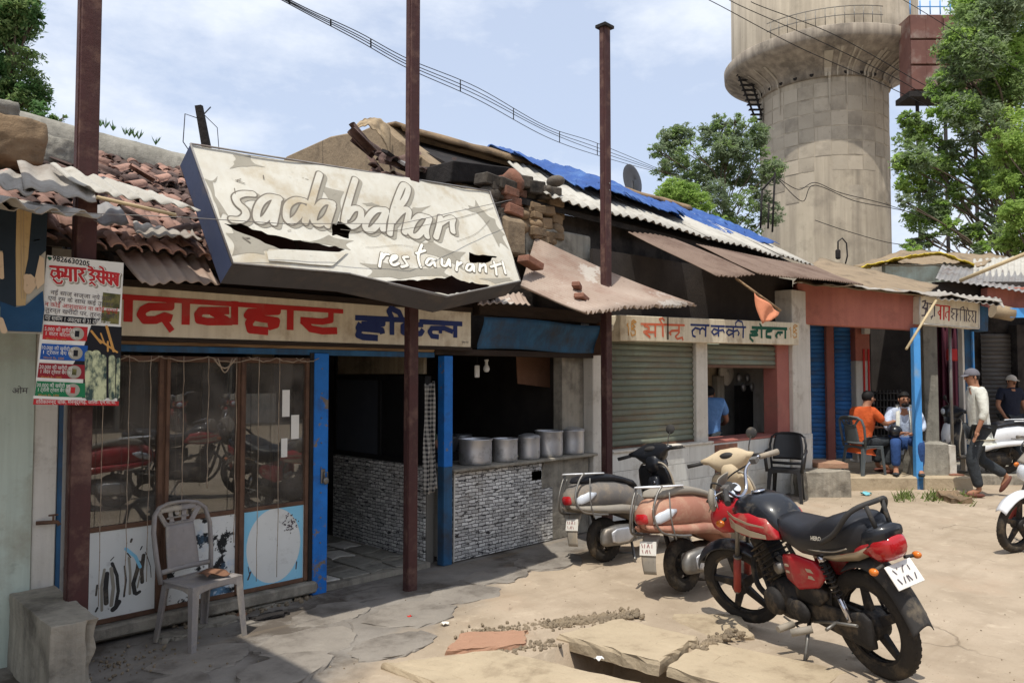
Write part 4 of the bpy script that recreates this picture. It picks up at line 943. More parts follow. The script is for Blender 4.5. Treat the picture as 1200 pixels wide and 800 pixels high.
# long asbestos roof
EA = at(640, 229, y=.15); EB = at(952, 310, y=.15)
SA = Vector((7.5, 2.4, g0.z-.05)); SB = Vector((EB.x, 2.4, g0.z-.05)); EA2 = Vector((EA.x, .15, EA.z)); EB2 = Vector((EB.x, .15, EB.z))
for k in range(6):
    a0, a1 = k/6, (k+1)/6+.008; dz = .008*(k % 2)
    corr(EA2.lerp(EB2, a0)+Vector((0,0,dz)), EA2.lerp(EB2, a1)+Vector((0,0,dz)), SA.lerp(SB, a1)+Vector((0,0,dz)), SA.lerp(SB, a0)+Vector((0,0,dz)), .146, .019, rag=.012, seed=k).build('roof_sheet', 'asbestos_clean', G, solid=.006, recalc=False)
MB().hexa([(g1x+.2,.3,EA.z-.10),(EB.x,.3,EB.z-.12),(EB.x,2.5,g0.z-.2),(g1x+.2,2.5,g0.z-.2)], [(g1x+.2,.3,EA.z-.04),(EB.x,.3,EB.z-.04),(EB.x,2.5,g0.z-.12),(g1x+.2,2.5,g0.z-.12)]).build('roof_boarding', 'charred', G)
# charred logs and dark tiles between gable and asbestos
rs = random.Random(31)
for k in range(9):
    x = g1x+.05+k*.17; y0 = .45+rs.uniform(0,.5); z0 = 3.22+rs.uniform(-.12,.12)
    MB().tube([(x,y0,z0),(x+rs.uniform(-.1,.2),2.3,g0.z-.34+rs.uniform(-.08,.02))], [.07,.05], 7).build('burnt_rafter', 'charred' if k % 3 else 'dark_timber', G)
for k in range(26):
    px = rs.uniform(432, 545); py = 182+(px-432)*.28+rs.uniform(-8, 26); p = at(px, py, y=rs.uniform(1.2,1.9))
    o = bpy.data.objects.new('roof_tile', tm[1]); C.objects.link(o); o.parent = G; o.location = p; o.rotation_euler = (rs.uniform(0,.9), rs.uniform(-.7,.7), rs.uniform(-1.8,1.8)); o.scale = (1.5,1.5,1.5)
for k in range(7):
    px = 470+k*16; p = at(px, 192+k*4, y=1.3); MB().box(p, (.55,.10,.03), (rs.uniform(.2,.6), rs.uniform(-.2,.3), rs.uniform(-.5,.6))).build('loose_board', rs.choice(['dark_timber','grey_sheet','charred']), G)
a = at(524, 190, y=.9); b = at(592, 198, y=.9); MB().hexa([(a.x,.85,a.z-.22),(b.x,.85,b.z-.16),(b.x,1.5,b.z-.16),(a.x,1.5,a.z-.2)], [(a.x,.8,a.z),(b.x,.8,b.z),(b.x,1.5,b.z+.02),(a.x,1.5,a.z+.02)]).build('charred_box_beam', 'charred', G, bevel=.01)
anchor(G, (8, 1.5, 3.4))
# broken masonry between the two roofs
BW = thing('broken_wall', 'sooty broken stone and brick wall between the tilted sign and the rusty awning', 'wall')
rs = random.Random(12)
for k in range(95):
    px = rs.uniform(566, 652); py = rs.uniform(212, 300)
    if px > 610 and py > 285: continue
    Yk = rs.uniform(.32,.5); p = at(px, py, y=Yk); brick = 590 < px < 606 and py < 262
    mb = MB().box((0,0,0), (rs.uniform(.13,.26), .2, rs.uniform(.07,.14))) if (brick or k % 3) else MB().ell((0,0,0), (rs.uniform(.08,.15), .12, rs.uniform(.05,.10)), 8, 6)
    o = mb.build('brick' if brick else 'stone', 'brick_red' if brick else ('sooty_stone' if px < 600 or py < 235 else 'mud_stone'), BW, bevel=.012); o.location = p; o.rotation_euler = (rs.uniform(-.1,.1), rs.uniform(-.12,.12), rs.uniform(-.15,.15))
a = at(560, 208, y=.5); EAZ = EA.z-.05
MB().bb(a.x, 12.0, .5, .62, 2.3, EAZ).build('backing_wall', 'interior_dark', BW)
a = at(612, 262, y=.34); b = at(690, 318, y=.34); MB().bb(a.x, b.x, .30, .42, b.z, a.z).build('plaster_patch', 'cement_grey', BW, bevel=.02)
p = at(601, 213, y=.35); MB().ell((p.x, .35, p.z), (.13,.12,.13), 12, 8, fn=lambda q: q*(1+.25*mn.noise(q*9))).build('brick_lump', 'brick_red', BW)
anchor(BW, (5.8, .4, 2.3))
# cloth over the gable top
q0 = at(440, 140, y=2.2)
def clothf(u, v):
    px = 415+u*42; py = 152-14*math.sin(u*PI)**.6+v*(6+26*u*u); p = at(px, py, y=2.12-v*.12+.03*mn.noise(Vector((u*6,v*3,2)))); return p+Vector((0,0,.03*mn.noise(Vector((u*9,v*5,7)))))
tag(MB().sheet(clothf, 30, 14).build('draped_cloth', 'cloth_tan', solid=.008), 'tan cloth draped over the top of the mud gable', 'cloth')
# blue tarp along the ridge
def tarp(u, v):
    x = 7.35+u*4.95; top = at(600, 192, y=2.35); z0 = g0.z-.02-.10*u
    y_ = 2.5-v*(1.72+.22*math.sin(u*7)+.12*math.sin(u*19)); n_ = .06*mn.noise(Vector((u*12, v*4, 3)))+.17*abs(mn.noise(Vector((u*30+v*3, v*7, 3))))+.09*abs(mn.noise(Vector((u*70, v*16, 8))))
    return (x, y_+n_, z0-.90*max(0, v-.08)+.06*math.sin(v*PI)+n_*.9+.02*math.sin(u*31+v*7))
tag(MB().sheet(tarp, 320, 40).build('blue_tarpaulin', 'tarp_blue', solid=.006), 'crumpled bright blue tarpaulin laid along the roof ridge', 'tarpaulin')
rs = random.Random(6)
for k, (px, py) in enumerate(((640,226),(672,236),(700,252),(760,262),(790,268),(812,272),(852,278),(905,300),(925,303))):
    p = at(px, py-3, y=1.5 if k > 2 else 1.2); o = MB().box((0,0,0), (.24,.13,.09)).build('roof_brick', 'brick_red' if k % 2 else 'mud_stone', bevel=.01); o.location = p; o.rotation_euler = (.4, .1, rs.uniform(-.6,.6))
    tag(o, 'brick weight %s on the roof by the blue tarpaulin' % ['left of the third pole','nearest left of the third pole','just right of the third pole','below the dish','right of the dish','at the middle of the tarpaulin','at the tarpaulin fold','at the right end of the tarpaulin','last one near the water tower'][k], 'brick', 'bricks weighing down the roof')
# satellite dish
p = at(741, 212, y=2.6); sdsh = thing('satellite_dish', 'grey satellite dish seen edge-on above the blue tarpaulin', 'dish', p)
Mx = Euler((R(70), 0, R(62))).to_matrix()
MB().lathe([(0.001,.07),(.12,.062),(.22,.035),(.30,0)], n=26, M=Mx, caps=False).build('reflector', 'dish_grey', sdsh, solid=.008)
MB().tube([(0,0,0),(.05,.02,-.12),(.05,.02,-.35)], .02, 8).tube([Mx@Vector((0,-.28,.0)), Mx@Vector((0,0,-.34))], .01, 6).build('mount', 'steel', sdsh)
# ------------------------------------------------------------------ the tilted light-box sign
A = at(223, 169, y=-.33); Xs = A.x
def atx(px, py, x): return at(px, py, x=x)
TL = A; BL = at(272, 308.5, x=Xs); TR = at(573, 224.5, y=-.33); BR = at(609.5, 329.5, x=TR.x)
S = thing('tilted_signboard', 'big tilted cream signboard with torn lower face reading sadabahar restaurant', 'signboard')
av = (TR-TL).normalized(); bv = ((TL-BL)+(TR-BR))*.5; SP = Plane(BL, TR-TL, bv)
def q2(px, py): return SP.px(px, py)
n = SP.n; thick = .20
MIDB = q2(524, 347.5); MIDA = q2(410, 321)
outl = [q2(272.5,308.5), MIDA, MIDB, q2(609.5,329.5), q2(573.5,224.5), q2(223,169)]
# openings torn in the face
tearA = [q2(220+x/6, 180+y/6) for x, y in ((240,490),(420,512),(560,572),(740,612),(960,640),(1110,672),(1060,695),(760,695),(640,680),(540,640),(400,570),(300,520))]
tearB = [q2(220+x/6, 180+y/6) for x, y in ((1020,484),(1060,468),(1158,520),(1142,586),(1022,568))]
tearC = [q2(400+x/4.447, 200+y/4.447) for x, y in ((665,425),(735,440),(812,452),(750,484),(672,480))]
tearD = [q2(400+x/4.447, 200+y/4.447) for x, y in ((228,575),(540,560),(575,545),(625,572),(780,600),(555,648),(340,610))]
def jag(P, s_=.009, sd_=0):
    r_ = random.Random(sd_+len(P)); o = []
    for i in range(len(P)):
        a_, b_ = P[i], P[(i+1) % len(P)]; n_ = max(2, int(math.hypot(b_[0]-a_[0], b_[1]-a_[1])/.035))
        for k in range(n_): t = k/n_; o.append((a_[0]+(b_[0]-a_[0])*t+r_.gauss(0,s_)*(k > 0), a_[1]+(b_[1]-a_[1])*t+r_.gauss(0,s_)*(k > 0)))
    return o
def arcs(P, k_=.16):
    cx = sum(q[0] for q in P)/len(P); cy = sum(q[1] for q in P)/len(P); o = []
    for i in range(len(P)):
        a_, b_ = P[i], P[(i+1) % len(P)]
        for j in range(8):
            t = j/8; x = a_[0]+(b_[0]-a_[0])*t; y = a_[1]+(b_[1]-a_[1])*t; w_ = k_*4*t*(1-t); o.append((x+(cx-x)*w_, y+(cy-y)*w_))
    return o
tearA, tearB, tearC, tearD = jag(tearA), jag(tearB), jag(tearC, .007), jag(tearD, .006)
v_, f_ = ink([], polys=[outl], cutpolys=[tearA, tearB, tearC, tearD], cell=.008, maxrun=4)
bow = lambda x, y: .0 if not True else .012*math.sin(x*3.1+.4)*math.sin(y*4+.5)-.02*math.exp(-((y-.32)/.14)**2)*math.exp(-((x-.9)/.7)**2)+.006*mn.noise(Vector((x*5, y*5, 2)))
def put(mb, v, f, h): return mb.add([SP.w(x, y, h+bow(x, y)) for x, y in v], f, True)
put(MB(), v_, f_, 0).build('face_sheet', 'flex_cream', S, recalc=False)
# box: sides, back
back = [SP.w(x, y, -thick) for x, y in outl]; front = [SP.w(x, y, -.012) for x, y in outl]
N_ = len(outl); mb = MB()
mb_b = MB()
for i in range(N_):
    j = (i+1) % N_
    (mb_b if i < 3 else mb).hexa([front[i]-n*0, front[j], back[j], back[i]], [p-(SP.w(1.3,.5,0)-p).normalized()*-.006 for p in (front[i], front[j], back[j], back[i])])
mb.build('box_side', 'sheet_navy', S); mb_b.build('box_bottom', 'sheet_grey', S)
MB().add(back, [tuple(range(N_))]).build('back_sheet', 'sheet_inside', S, solid=.004)
fr = MB()
for i in range(N_): fr.tube([SP.w(*outl[i], .004), SP.w(*outl[(i+1) % N_], .004)], .007, 5)
fr.build('edge_trim', 'grey_sheet', S)
for u in (.55, 1.15, 1.75): MB().tube([SP.w(u, .03, -.1), SP.w(u, .93, -.1)], .015, 4).build('frame_bar', 'dark_timber', S)
MB().tube([SP.w(.1,.42,-.13), SP.w(2.3,.40,-.13)], .014, 4).build('frame_bar', 'dark_timber', S)
def z7(*p): return [q2(220+x/6, 180+y/6) for x, y in p]
def z8(*p): return [q2(400+x/4.447, 200+y/4.447) for x, y in p]
def smooth(p, k=5):
    o = []; n_ = len(p)
    for i in range(n_-1):
        p0, p1, p2, p3 = p[max(i-1,0)], p[i], p[i+1], p[min(i+2,n_-1)]
        for j in range(k):
            t = j/k; o.append(tuple(.5*((2*b)+(-a+c)*t+(2*a-5*b+4*c-d)*t*t+(-a+3*b-3*c+d)*t**3) for a, b, c, d in zip(p0, p1, p2, p3)))
    return o+[p[-1]]
# printed lens shapes (grey curved diamonds)
shapes = [z7((320,0),(450,0),(470,60),(560,92),(420,88),(285,108),(322,55)), z7((115,175),(215,150),(175,200),(190,300),(290,450),(230,470),(180,330)), z7((870,190),(1100,270),(1090,420),(1000,340),(930,240)),
          z7((770,155),(850,178),(860,190)), z8((375,190),(475,180),(420,215),(350,260),(300,240)), z8((620,188),(660,178),(700,145),(740,205),(800,255),(850,340),(870,420),(820,410),(760,290),(700,215)),
          z8((90,480),(200,470),(330,500),(560,500),(620,570),(540,545),(300,565),(120,560)), z8((400,360),(460,350),(560,410),(650,425),(640,520),(560,480),(430,420)), z7((300,520),(540,590),(640,680),(560,690),(540,720),(310,720),(262,560)), z7((560,590),(860,620),(1000,560),(1180,600),(1150,680),(1000,640),(800,625)),
          z8((105,170),(160,165),(210,180),(130,185)), z8((700,560),(880,560),(900,575),(800,590))]
v_, f_ = ink([], polys=[arcs(p, .22) for p in shapes], cutpolys=[tearA, tearB, tearC, tearD], cell=.007, maxrun=4); put(MB(), v_, f_, .0016).build('print_shape', 'flex_grey', S, recalc=False)
W1 = .047
def L7(w, *p): return (smooth(z7(*p)), w)
def L8(w, *p): return (smooth(z8(*p)), w)
let = [L7(W1,(455,290),(385,290),(335,315),(350,360),(395,400),(405,440),(370,470),(310,470)),
       L7(W1,(640,320),(570,310),(510,350),(480,420),(490,475),(540,465),(585,400),(615,340)), L7(W1,(630,330),(615,420),(600,490)),
       L7(W1,(820,340),(760,330),(700,370),(690,450),(720,480),(770,450),(810,380)), L7(W1,(925,150),(880,300),(840,430),(825,480)),
       L7(W1,(1020,350),(950,345),(900,400),(885,470),(925,490),(980,450),(1010,380)), L7(W1,(1020,370),(995,450),(985,500)),
       L8(W1,(70,50),(45,130),(20,230),(15,290)), L8(W1,(30,240),(60,200),(100,205),(100,250),(70,280),(25,285)),
       L8(W1,(235,205),(180,205),(140,245),(130,290),(165,300),(205,260),(232,215)), L8(W1,(235,215),(222,260),(222,300)),
       L8(W1,(290,200),(330,150),(345,95),(320,80),(295,130),(270,210),(258,320)), L8(W1,(270,260),(310,215),(350,205),(345,260),(335,315)),
       L8(W1,(460,245),(410,235),(375,270),(365,320),(400,335),(440,290),(460,250)), L8(W1,(460,250),(445,300),(450,340)),
       L8(W1,(515,245),(510,290),(495,345)), L8(W1,(510,280),(550,255),(580,250),(575,280),(580,320))]
v_, f_ = ink(let, cell=.005, maxrun=8, grow=.010, cutpolys=[tearA, tearB]); put(MB(), v_, f_, .0042).build('lettering_outline', 'flex_dark', S, recalc=False)
sh = [([(x+.020, y-.016) for x, y in p], w) for p, w in let]
v_, f_ = ink(sh, cell=.006, maxrun=8, grow=.010, cutpolys=[tearA, tearB]); put(MB(), v_, f_, .003).build('lettering_shadow', 'flex_grey', S, recalc=False)
v_, f_ = ink(let, cell=.005, maxrun=8, cutpolys=[tearA, tearB]); put(MB(), v_, f_, .0055).build('lettering', 'flex_cream', S, recalc=False, label='the word sadabahar in cream brush letters with grey outline')
W2 = .022
let2 = [L8(W2,(215,425),(205,465),(198,500)), L8(W2,(212,455),(230,432),(248,432)),
        L8(W2,(255,470),(285,455),(290,440),(268,445),(258,480),(275,492),(300,480)), L8(W2,(350,445),(325,450),(340,475),(345,490),(315,500)),
        L8(W2,(425,380),(405,440),(415,500)), L8(W2,(395,425),(440,410)), L8(W2,(490,460),(460,455),(445,480),(460,490),(482,470),(490,495)),
        L8(W2,(525,460),(525,490),(545,495),(562,462),(565,497)), L8(W2,(605,475),(598,520)), L8(W2,(602,495),(625,478)),
        L8(W2,(685,490),(660,490),(650,515),(670,520),(688,495),(690,525)), L8(W2,(720,490),(718,525)), L8(W2,(720,505),(745,492),(750,530)), L8(W2,(790,480),(800,510),(805,545)), L8(W2,(775,505),(825,490)), L8(W2,(835,480),(845,520),(850,540))]
v_, f_ = ink(let2, cell=.004, maxrun=10, grow=.006, cutpolys=[tearC]); put(MB(), v_, f_, .0042).build('lettering_outline', 'flex_dark', S, recalc=False)
v_, f_ = ink(let2, cell=.004, maxrun=10, cutpolys=[tearC]); put(MB(), v_, f_, .0055).build('lettering', 'sign_white', S, recalc=False, label='the word restaurant in small white letters')
# curled torn strip and small cuts
mb = MB(); rr = [q2(390,309), q2(405,290), q2(430,312)]
put(mb, *ink([], polys=[z7((545,700),(700,690),(1050,700),(1130,690),(1010,800),(560,765))], cell=.012, maxrun=4), .012).build('loose_flap', 'flex_cream', S, recalc=False)
cuts = [L7(.006,(335,188),(400,212)), L7(.006,(345,188),(372,180)), L7(.008,(530,155),(532,180)), L7(.01,(385,595),(432,632)), L7(.008,(395,600),(430,600)), L7(.004,(700,545),(725,540)), L7(.006,(325,250),(330,290)),
        L8(.004,(0,300),(240,310),(480,275),(640,240),(790,195)), L8(.003,(130,395),(300,380),(380,390)), L8(.003,(600,370),(700,330),(770,260))]
put(MB(), *ink(cuts, cell=.003, maxrun=10), .006).build('cut_mark', 'flex_dark', S, recalc=False)
anchor(S, SP.w(1.2, .4, -.1))
tag(MB().tube([at(60,248,y=-1.0), at(222,255,y=-1.0), at(330,262,y=-1.0), at(470,262,y=-1.0), at(600,234,y=-.7)], .0025, 5).build('thin_wire', 'grey_sheet'), 'thin pale wire strung across the face of the tilted signboard', 'wire')

# ------------------------------------------------------------------ painted hotel sign under it
HS = thing('hotel_signboard', 'long cream painted signboard with big red and navy Hindi lettering', 'signboard')
y0 = -.09; a = at(100, 329, y=y0); b = at(552, 407, y=y0)
zb, zt = at(145, 393.5, y=y0).z, at(145, 335, y=y0).z
MB().bb(1.42, b.x, y0+.001, y0+.05, zb, zt).build('board', 'sign_cream', HS, bevel=.003)
MB().bb(1.42, b.x+.01, y0-.012, y0+.06, zt+.002, zt+.045).bb(1.42, b.x+.01, y0-.008, y0+.055, zb-.03, zb-.002).build('board_frame', 'dark_timber', HS, bevel=.003)
HP = Plane((0, y0, 0), (1,0,0), (0,0,1))
def h3(w, *p, **k): return ([HP.px(140+x/5.4545, 320+y/5.4545) for x, y in p], w, 's')
def h4(w, *p): return ([HP.px(350+x/5.4545, 320+y/5.4545) for x, y in p], w, 's')
TW = .062
zl = HP.px(300, 355)[1]+.008
x_s = HP.px(128, 340)[0]
def hv(px): return HP.px(px, 370)[0]
ztop = h3(0,(0,138))[0][0][1]-.012
bar = ztop
zbt = HP.px(149, 375)[1]
def V(px, z0, z1, w=TW): x = hv(px); return ([(x, z0), (x, z1)], w, 's')
zl0 = HP.px(215, 380)[1]
red = [([(1.46, bar), (HP.px(402, 364)[0], bar)], .035, 's'),
       V(150, bar, zl0, .055),
       ([(1.63,bar),(1.63,bar-.07),(1.53,bar-.07),(1.50,bar-.10),(1.53,bar-.13),(1.60,bar-.13)], .038, 's'), ([(1.52,bar-.09),(1.60,bar-.20)], .04, 's'),
       # da
       h3(0.052,(325,170),(325,215),(190,215),(150,235),(135,265),(160,300),(230,300),(290,275),(335,290)), h3(0.040,(285,300),(335,370)),
       V(217.5, bar, zl0-.002, .055),
       # ba
       h3(0.052,(735,180),(735,330)), h3(0.052,(700,240),(520,240),(500,265),(505,300),(560,310),(720,310)), h3(0.046,(585,250),(690,300)),
       # ha
       h3(0.052,(1010,205),(1010,245),(830,250),(815,270),(900,290),(1005,305),(1000,330),(950,345)), h3(0.057,(860,270),(825,320),(835,360),(950,372)),
       V(340.0, bar, zl0-.006, .055)]
red += [h4(0.048,(205,245),(205,300),(150,310),(10,300)), h4(0.054,(20,300),(75,355),(150,370),(245,368))]
HP.inkpart('lettering', 'sign_red', red, HS, h=.003, cell=.004)
navy = [h4(0.043,(360,285),(680,300)), h4(0.043,(770,310),(1045,325)), h4(0.043,(540,290),(540,325),(400,325)), h4(0.052,(395,320),(380,350),(530,365),(535,388)), h4(0.052,(390,355),(378,395),(410,408),(505,415)),
        h4(0.048,(595,290),(595,395)), h4(0.048,(595,285),(575,245),(590,225),(640,250),(660,295)), h4(0.048,(705,300),(700,325),(665,340),(665,375),(700,395),(780,385),(795,360)), h4(0.043,(760,330),(795,330)),
        h4(0.048,(1000,325),(1000,412)), h4(0.043,(985,375),(930,352),(850,352),(835,375),(850,402),(895,408)), h4(0.037,(905,360),(905,385))]
HP.inkpart('lettering', 'sign_navy', navy, HS, h=.0032, cell=.004)
HP.inkpart('lettering_highlight', 'sign_white', [(p[0], .012, 's') for p in ([(x+.030, z-.006) for x, z in n_[0]],)] if False else [], HS, h=.002, cell=.004, polys=[[(x, z) for x, z in (HP.px(365,374), HP.px(367,374), HP.px(367,376), HP.px(365,376))]])
text('पुष्प पेंट', HP, HP.px(541, 402)[0], HP.px(541, 402)[1], .026, 'painter_mark', 'plate_ink', HS)
anchor(HS, ((1.42+b.x)/2, y0, zb))

# ------------------------------------------------------------------ Sonu hotel sign
SNa = Vector((6.86, -.22, 0)); SNb = Vector((11.0, -.48, 0)); NP = Plane(SNa, SNb-SNa, (0,0,1))
SN = thing('lucky_hotel_signboard', 'cream box sign with orange, navy and green Hindi words between two gold symbols', 'signboard')
c4 = [NP.px(727,399), NP.px(936,404), NP.px(937,378), NP.px(727,369)]
f0 = [NP.w(*p) for p in c4]; MB().hexa([p-NP.n*.16 for p in f0], f0).build('box', 'sign_cream', SN, bevel=.006)
MB().lathe([(.001,0),(.035,0),(.04,.02),(.035,.04),(.001,.04)], NP.w(c4[0][0]-.08, (c4[0][1]+c4[3][1])/2, -.05), 10, 'y').build('end_knob', 'sign_white', SN)
sx, sy = 5.2174, 5.2174
def s5(w, *p, sq='s'): return ([NP.px(715+x/sx, 355+y/sy) for x, y in p], w, sq)
org = [s5(.026,(185,128),(455,136)), s5(.030,(205,135),(236,150),(236,168),(205,176),(245,210)), s5(.026,(225,178),(272,178)), s5(.032,(275,130),(275,208)), s5(.032,(320,132),(322,208)), s5(.022,(318,128),(300,98),(318,92),(332,108)), s5(.032,(420,135),(420,186)), s5(.028,(418,168),(375,170),(362,182),(372,196)), s5(.024,(418,186),(398,206),(410,220),(440,210),(445,228))]
NP.inkpart('lettering', 'sign_orange', org, SN, h=.003, cell=.006)
nav = [s5(.026,(490,133),(606,137)), s5(.032,(584,138),(582,207)), s5(.026,(582,165),(562,152),(548,166),(548,192)), s5(.026,(548,160),(520,152),(500,172),(505,200),(522,207)),
       s5(.026,(614,140),(700,143)), s5(.030,(662,140),(662,206)), s5(.024,(660,168),(634,158),(620,176),(634,194),(660,180)), s5(.024,(664,170),(690,164),(698,182)),
       s5(.026,(702,144),(830,148)), s5(.030,(752,145),(752,212)), s5(.024,(750,172),(724,162),(710,180),(724,198),(750,184)), s5(.024,(754,174),(778,166),(788,184),(780,200)), s5(.032,(814,148),(812,214)), s5(.022,(813,145),(806,116),(780,108),(766,122),(768,142))]
NP.inkpart('lettering', 'sign_navy', nav, SN, h=.003, cell=.006)
grn = [s5(0.042,(865,150),(1082,158)), s5(0.036,(900,155),(900,170),(860,175),(895,185),(900,195),(880,198),(855,195),(855,215),(875,235)), s5(0.045,(925,150),(925,215)), s5(0.031,(925,145),(912,125)),
       s5(0.045,(990,155),(985,168),(955,175),(955,205),(985,210)), s5(0.048,(1070,160),(1070,218)), s5(0.039,(1055,180),(1025,180),(1012,200),(1022,212)), s5(0.031,(1035,182),(1040,200))]
NP.inkpart('lettering', 'sign_green', grn, SN, h=.003, cell=.006)
def ik(cx, cy, s):
    return [([NP.px(715+(cx+x*s)/sx, 355+(cy+y*s)/sy) for x, y in pts], .016) for pts in (((-22,-30),(-28,-20),(-20,-10),(-18,20),(-18,40)), ((0,-40),(12,-50),(28,-40)), ((28,-40),(2,-30),(22,-10),(0,0),(24,14),(22,38),(2,44),(-4,25)), ((0,-30),(0,10)))]
NP.inkpart('symbol', 'sign_gold', ik(130,155,1.0), SN, h=.003, cell=.006); NP.inkpart('symbol', 'sign_gold', ik(1120,175,.85), SN, h=.003, cell=.006)
MB().tube([NP.w(*NP.px(782,370), .01), NP.w(*NP.px(782,398), .01)], .008, 4).build('board_joint', 'dark_timber', SN)
anchor(SN, NP.w(2, 2, 0))

# ------------------------------------------------------------------ dress shop: suit banner and poster
BN = thing('suit_banner', 'printed banner of a dark suit jacket, shirt and jeans hanging at the left edge', 'banner')
BPl = Plane((1.0, -.60, 0), (1,0,0), (0,0,1))
def b1_(*p): return [BPl.px(x/3.2, 200+y/3.2) for x, y in p]
MB().prism(b1_((-170,120),(178,140),(160,612),(-170,600)), .012, BPl.M(-.014)).build('banner_sheet', 'print_bg', BN)
BPl.poly('print_shirt', 'print_shirt', b1_((56,138),(120,142),(110,330),(95,505),(56,505)), BN, h=.001)
BPl.poly('print_jacket', 'print_jacket', b1_((-40,150),(62,135),(58,300),(60,510),(10,520),(-10,500),(10,300),(0,300)), BN, h=.0025)
BPl.poly('print_jacket', 'print_jacket', b1_((120,142),(178,160),(172,300),(150,320),(130,400),(90,400),(105,330)), BN, h=.0025)
BPl.poly('print_jeans', 'print_jeans', b1_((0,490),(60,512),(95,505),(160,450),(166,520),(155,605),(0,600)), BN, h=.004)
BPl.poly('print_skin', 'print_skin', b1_((148,318),(165,330),(166,420),(140,445),(128,410)), BN, h=.0045)
BPl.inkpart('print_hand', 'print_skin', [(b1_((100,400),(120,430),(105,450)), .035), (b1_((95,410),(92,445)), .014), (b1_((112,395),(128,410)), .02)], BN, h=.0055, cell=.004)
BPl.inkpart('print_hand', 'print_skin', [(b1_((2,310),(6,400)), .02), (b1_((0,560),(14,600)), .03)], BN, h=.0055, cell=.004)
BPl.inkpart('print_seam', 'cloth_tan', [(b1_((78,150),(80,480)), .003), (b1_((88,150),(90,480)), .003), (b1_((128,262),(148,258)), .006)], BN, h=.0035, cell=.0025)
anchor(BN, (1, -.6, 1.9))
PO = thing('dress_shop_poster', 'white and striped poster with a big red Hindi shop name and a phone number', 'poster')
PPl = Plane((1.2, -.57, 0), (1,0,0), (0,0,1))
def pa(x, y): return PPl.px(30+x/8, 290+y/8)
def pb(x, y): return PPl.px(30+x/7.275, 370+y/7.275)
cs = [PPl.px(40,473), PPl.px(137,475), PPl.px(145,308), PPl.px(55,299)]
MB().prism(cs, .006, PPl.M(-.006)).build('poster_sheet', 'paper_white', PO)
def pp(name, m, pts, h=.001): return PPl.poly(name, m, pts, PO, h=h, thick=.0006)
pp('print_block', 'paper_olive', [pa(725,420), pa(890,440), pa(880,575), pa(715,560)]); pp('print_block', 'paper_olive', [pa(715,585), pa(880,600), pa(872,720), pa(705,705)])
pp('print_stripe', 'paper_black', [pa(175,628), pa(700,668), pa(655,722), pa(172,685)], .0012)
pp('print_block', 'paper_black', [pb(560,80), pb(820,95), pb(800,700), pb(480,700), pb(495,500), pb(400,420), pb(500,250)])
fg = [([pb(540,330),pb(545,690)],.045),([pb(600,330),pb(600,690)],.05),([pb(655,360),pb(655,690)],.04),([pb(735,360),pb(735,690)],.035),([pb(790,370),pb(785,690)],.02)]
PPl.inkpart('print_figures', 'print_figures', fg, PO, h=.002, cell=.004)
PPl.inkpart('print_roofs', 'sign_gold', [([pb(560,130),pb(640,230)],.012),([pb(640,150),pb(670,230)],.008),([pb(690,90),pb(750,300)],.014),([pb(620,200),pb(780,310)],.01),([pb(700,220),pb(700,300)],.01)], PO, h=.002, cell=.003)
for k, (m, y0_, y1_) in enumerate((('paper_red',75,215),('paper_blue',235,385),('paper_maroon',400,540),('paper_green',555,695))):
    xl = 160-k*22; pp('print_stripe', m, [pb(xl-(0 if k else 4),y0_), pb(530,y0_+20), pb(520,y1_), pb(xl-18,y1_-12)], .0012)
    pp('print_stripe', 'paper_white', [pb(xl-28,y1_-16), pb(390,y1_), pb(388,y1_+24), pb(xl-30,y1_+8)], .0022)
    c = pb(436-k*12, (y0_+y1_)/2+8); PPl.poly('print_disc', 'print_bg', [(c[0]+.036*math.cos(a*PI/12), c[1]+.036*math.sin(a*PI/12)) for a in range(24)], PO, h=.0025, thick=.0004)
    d_ = .016; PPl.poly('print_item', ['paper_black','paper_black','paper_olive','paper_red'][k], [(c[0]-d_*.7, c[1]-d_), (c[0]+d_*.7, c[1]-d_*1.1), (c[0]+d_*.8, c[1]+d_), (c[0]-d_*.6, c[1]+d_*1.1)], PO, h=.0031, thick=.0003)
    for j, (tx, mm) in enumerate(((['5,000 की खरीदी पर','10,000 की खरीदी पर','20,000 की खरीदी पर','30,000 की खरीदी पर'][k],'paper_white'),(['1 वाटर बॉटल फ्री','1 ट्रेवल बैग फ्री','1 लेदर ट्रेवल बैग फ्री','1 ट्रॉली ट्रेवल बैग फ्री'][k],'paper_white'),('Worth Rs. 1000','sign_gold'))):
        q = pb((xl+10) if j else xl, y0_+48+j*40); text(tx, PPl, q[0], q[1], .028 if j < 2 else .018, 'print_text', mm, PO, h=.003, width=.16 if j < 2 else .10, ang=-.055)
pp('print_stripe', 'paper_red', [pb(68,705), pb(795,728), pb(792,765), pb(62,755)], .0012)
q = pb(85, 748); text('विवेकानन्द चौक, मनेन्द्रगढ़, जिला- एम.सी.बी.', PPl, q[0], q[1], .03, 'print_text', 'paper_white', PO, h=.003, width=.40, ang=-.03)
q = pa(250, 122); text('9826630205', PPl, q[0], q[1], .040, 'phone_number', 'paper_black', PO, width=.185, ang=-.07, bold=.0008)
PPl.inkpart('print_mark', 'sign_green', [([pa(215,95),pa(235,100),pa(225,110)],.012)], PO, h=.002, cell=.004)
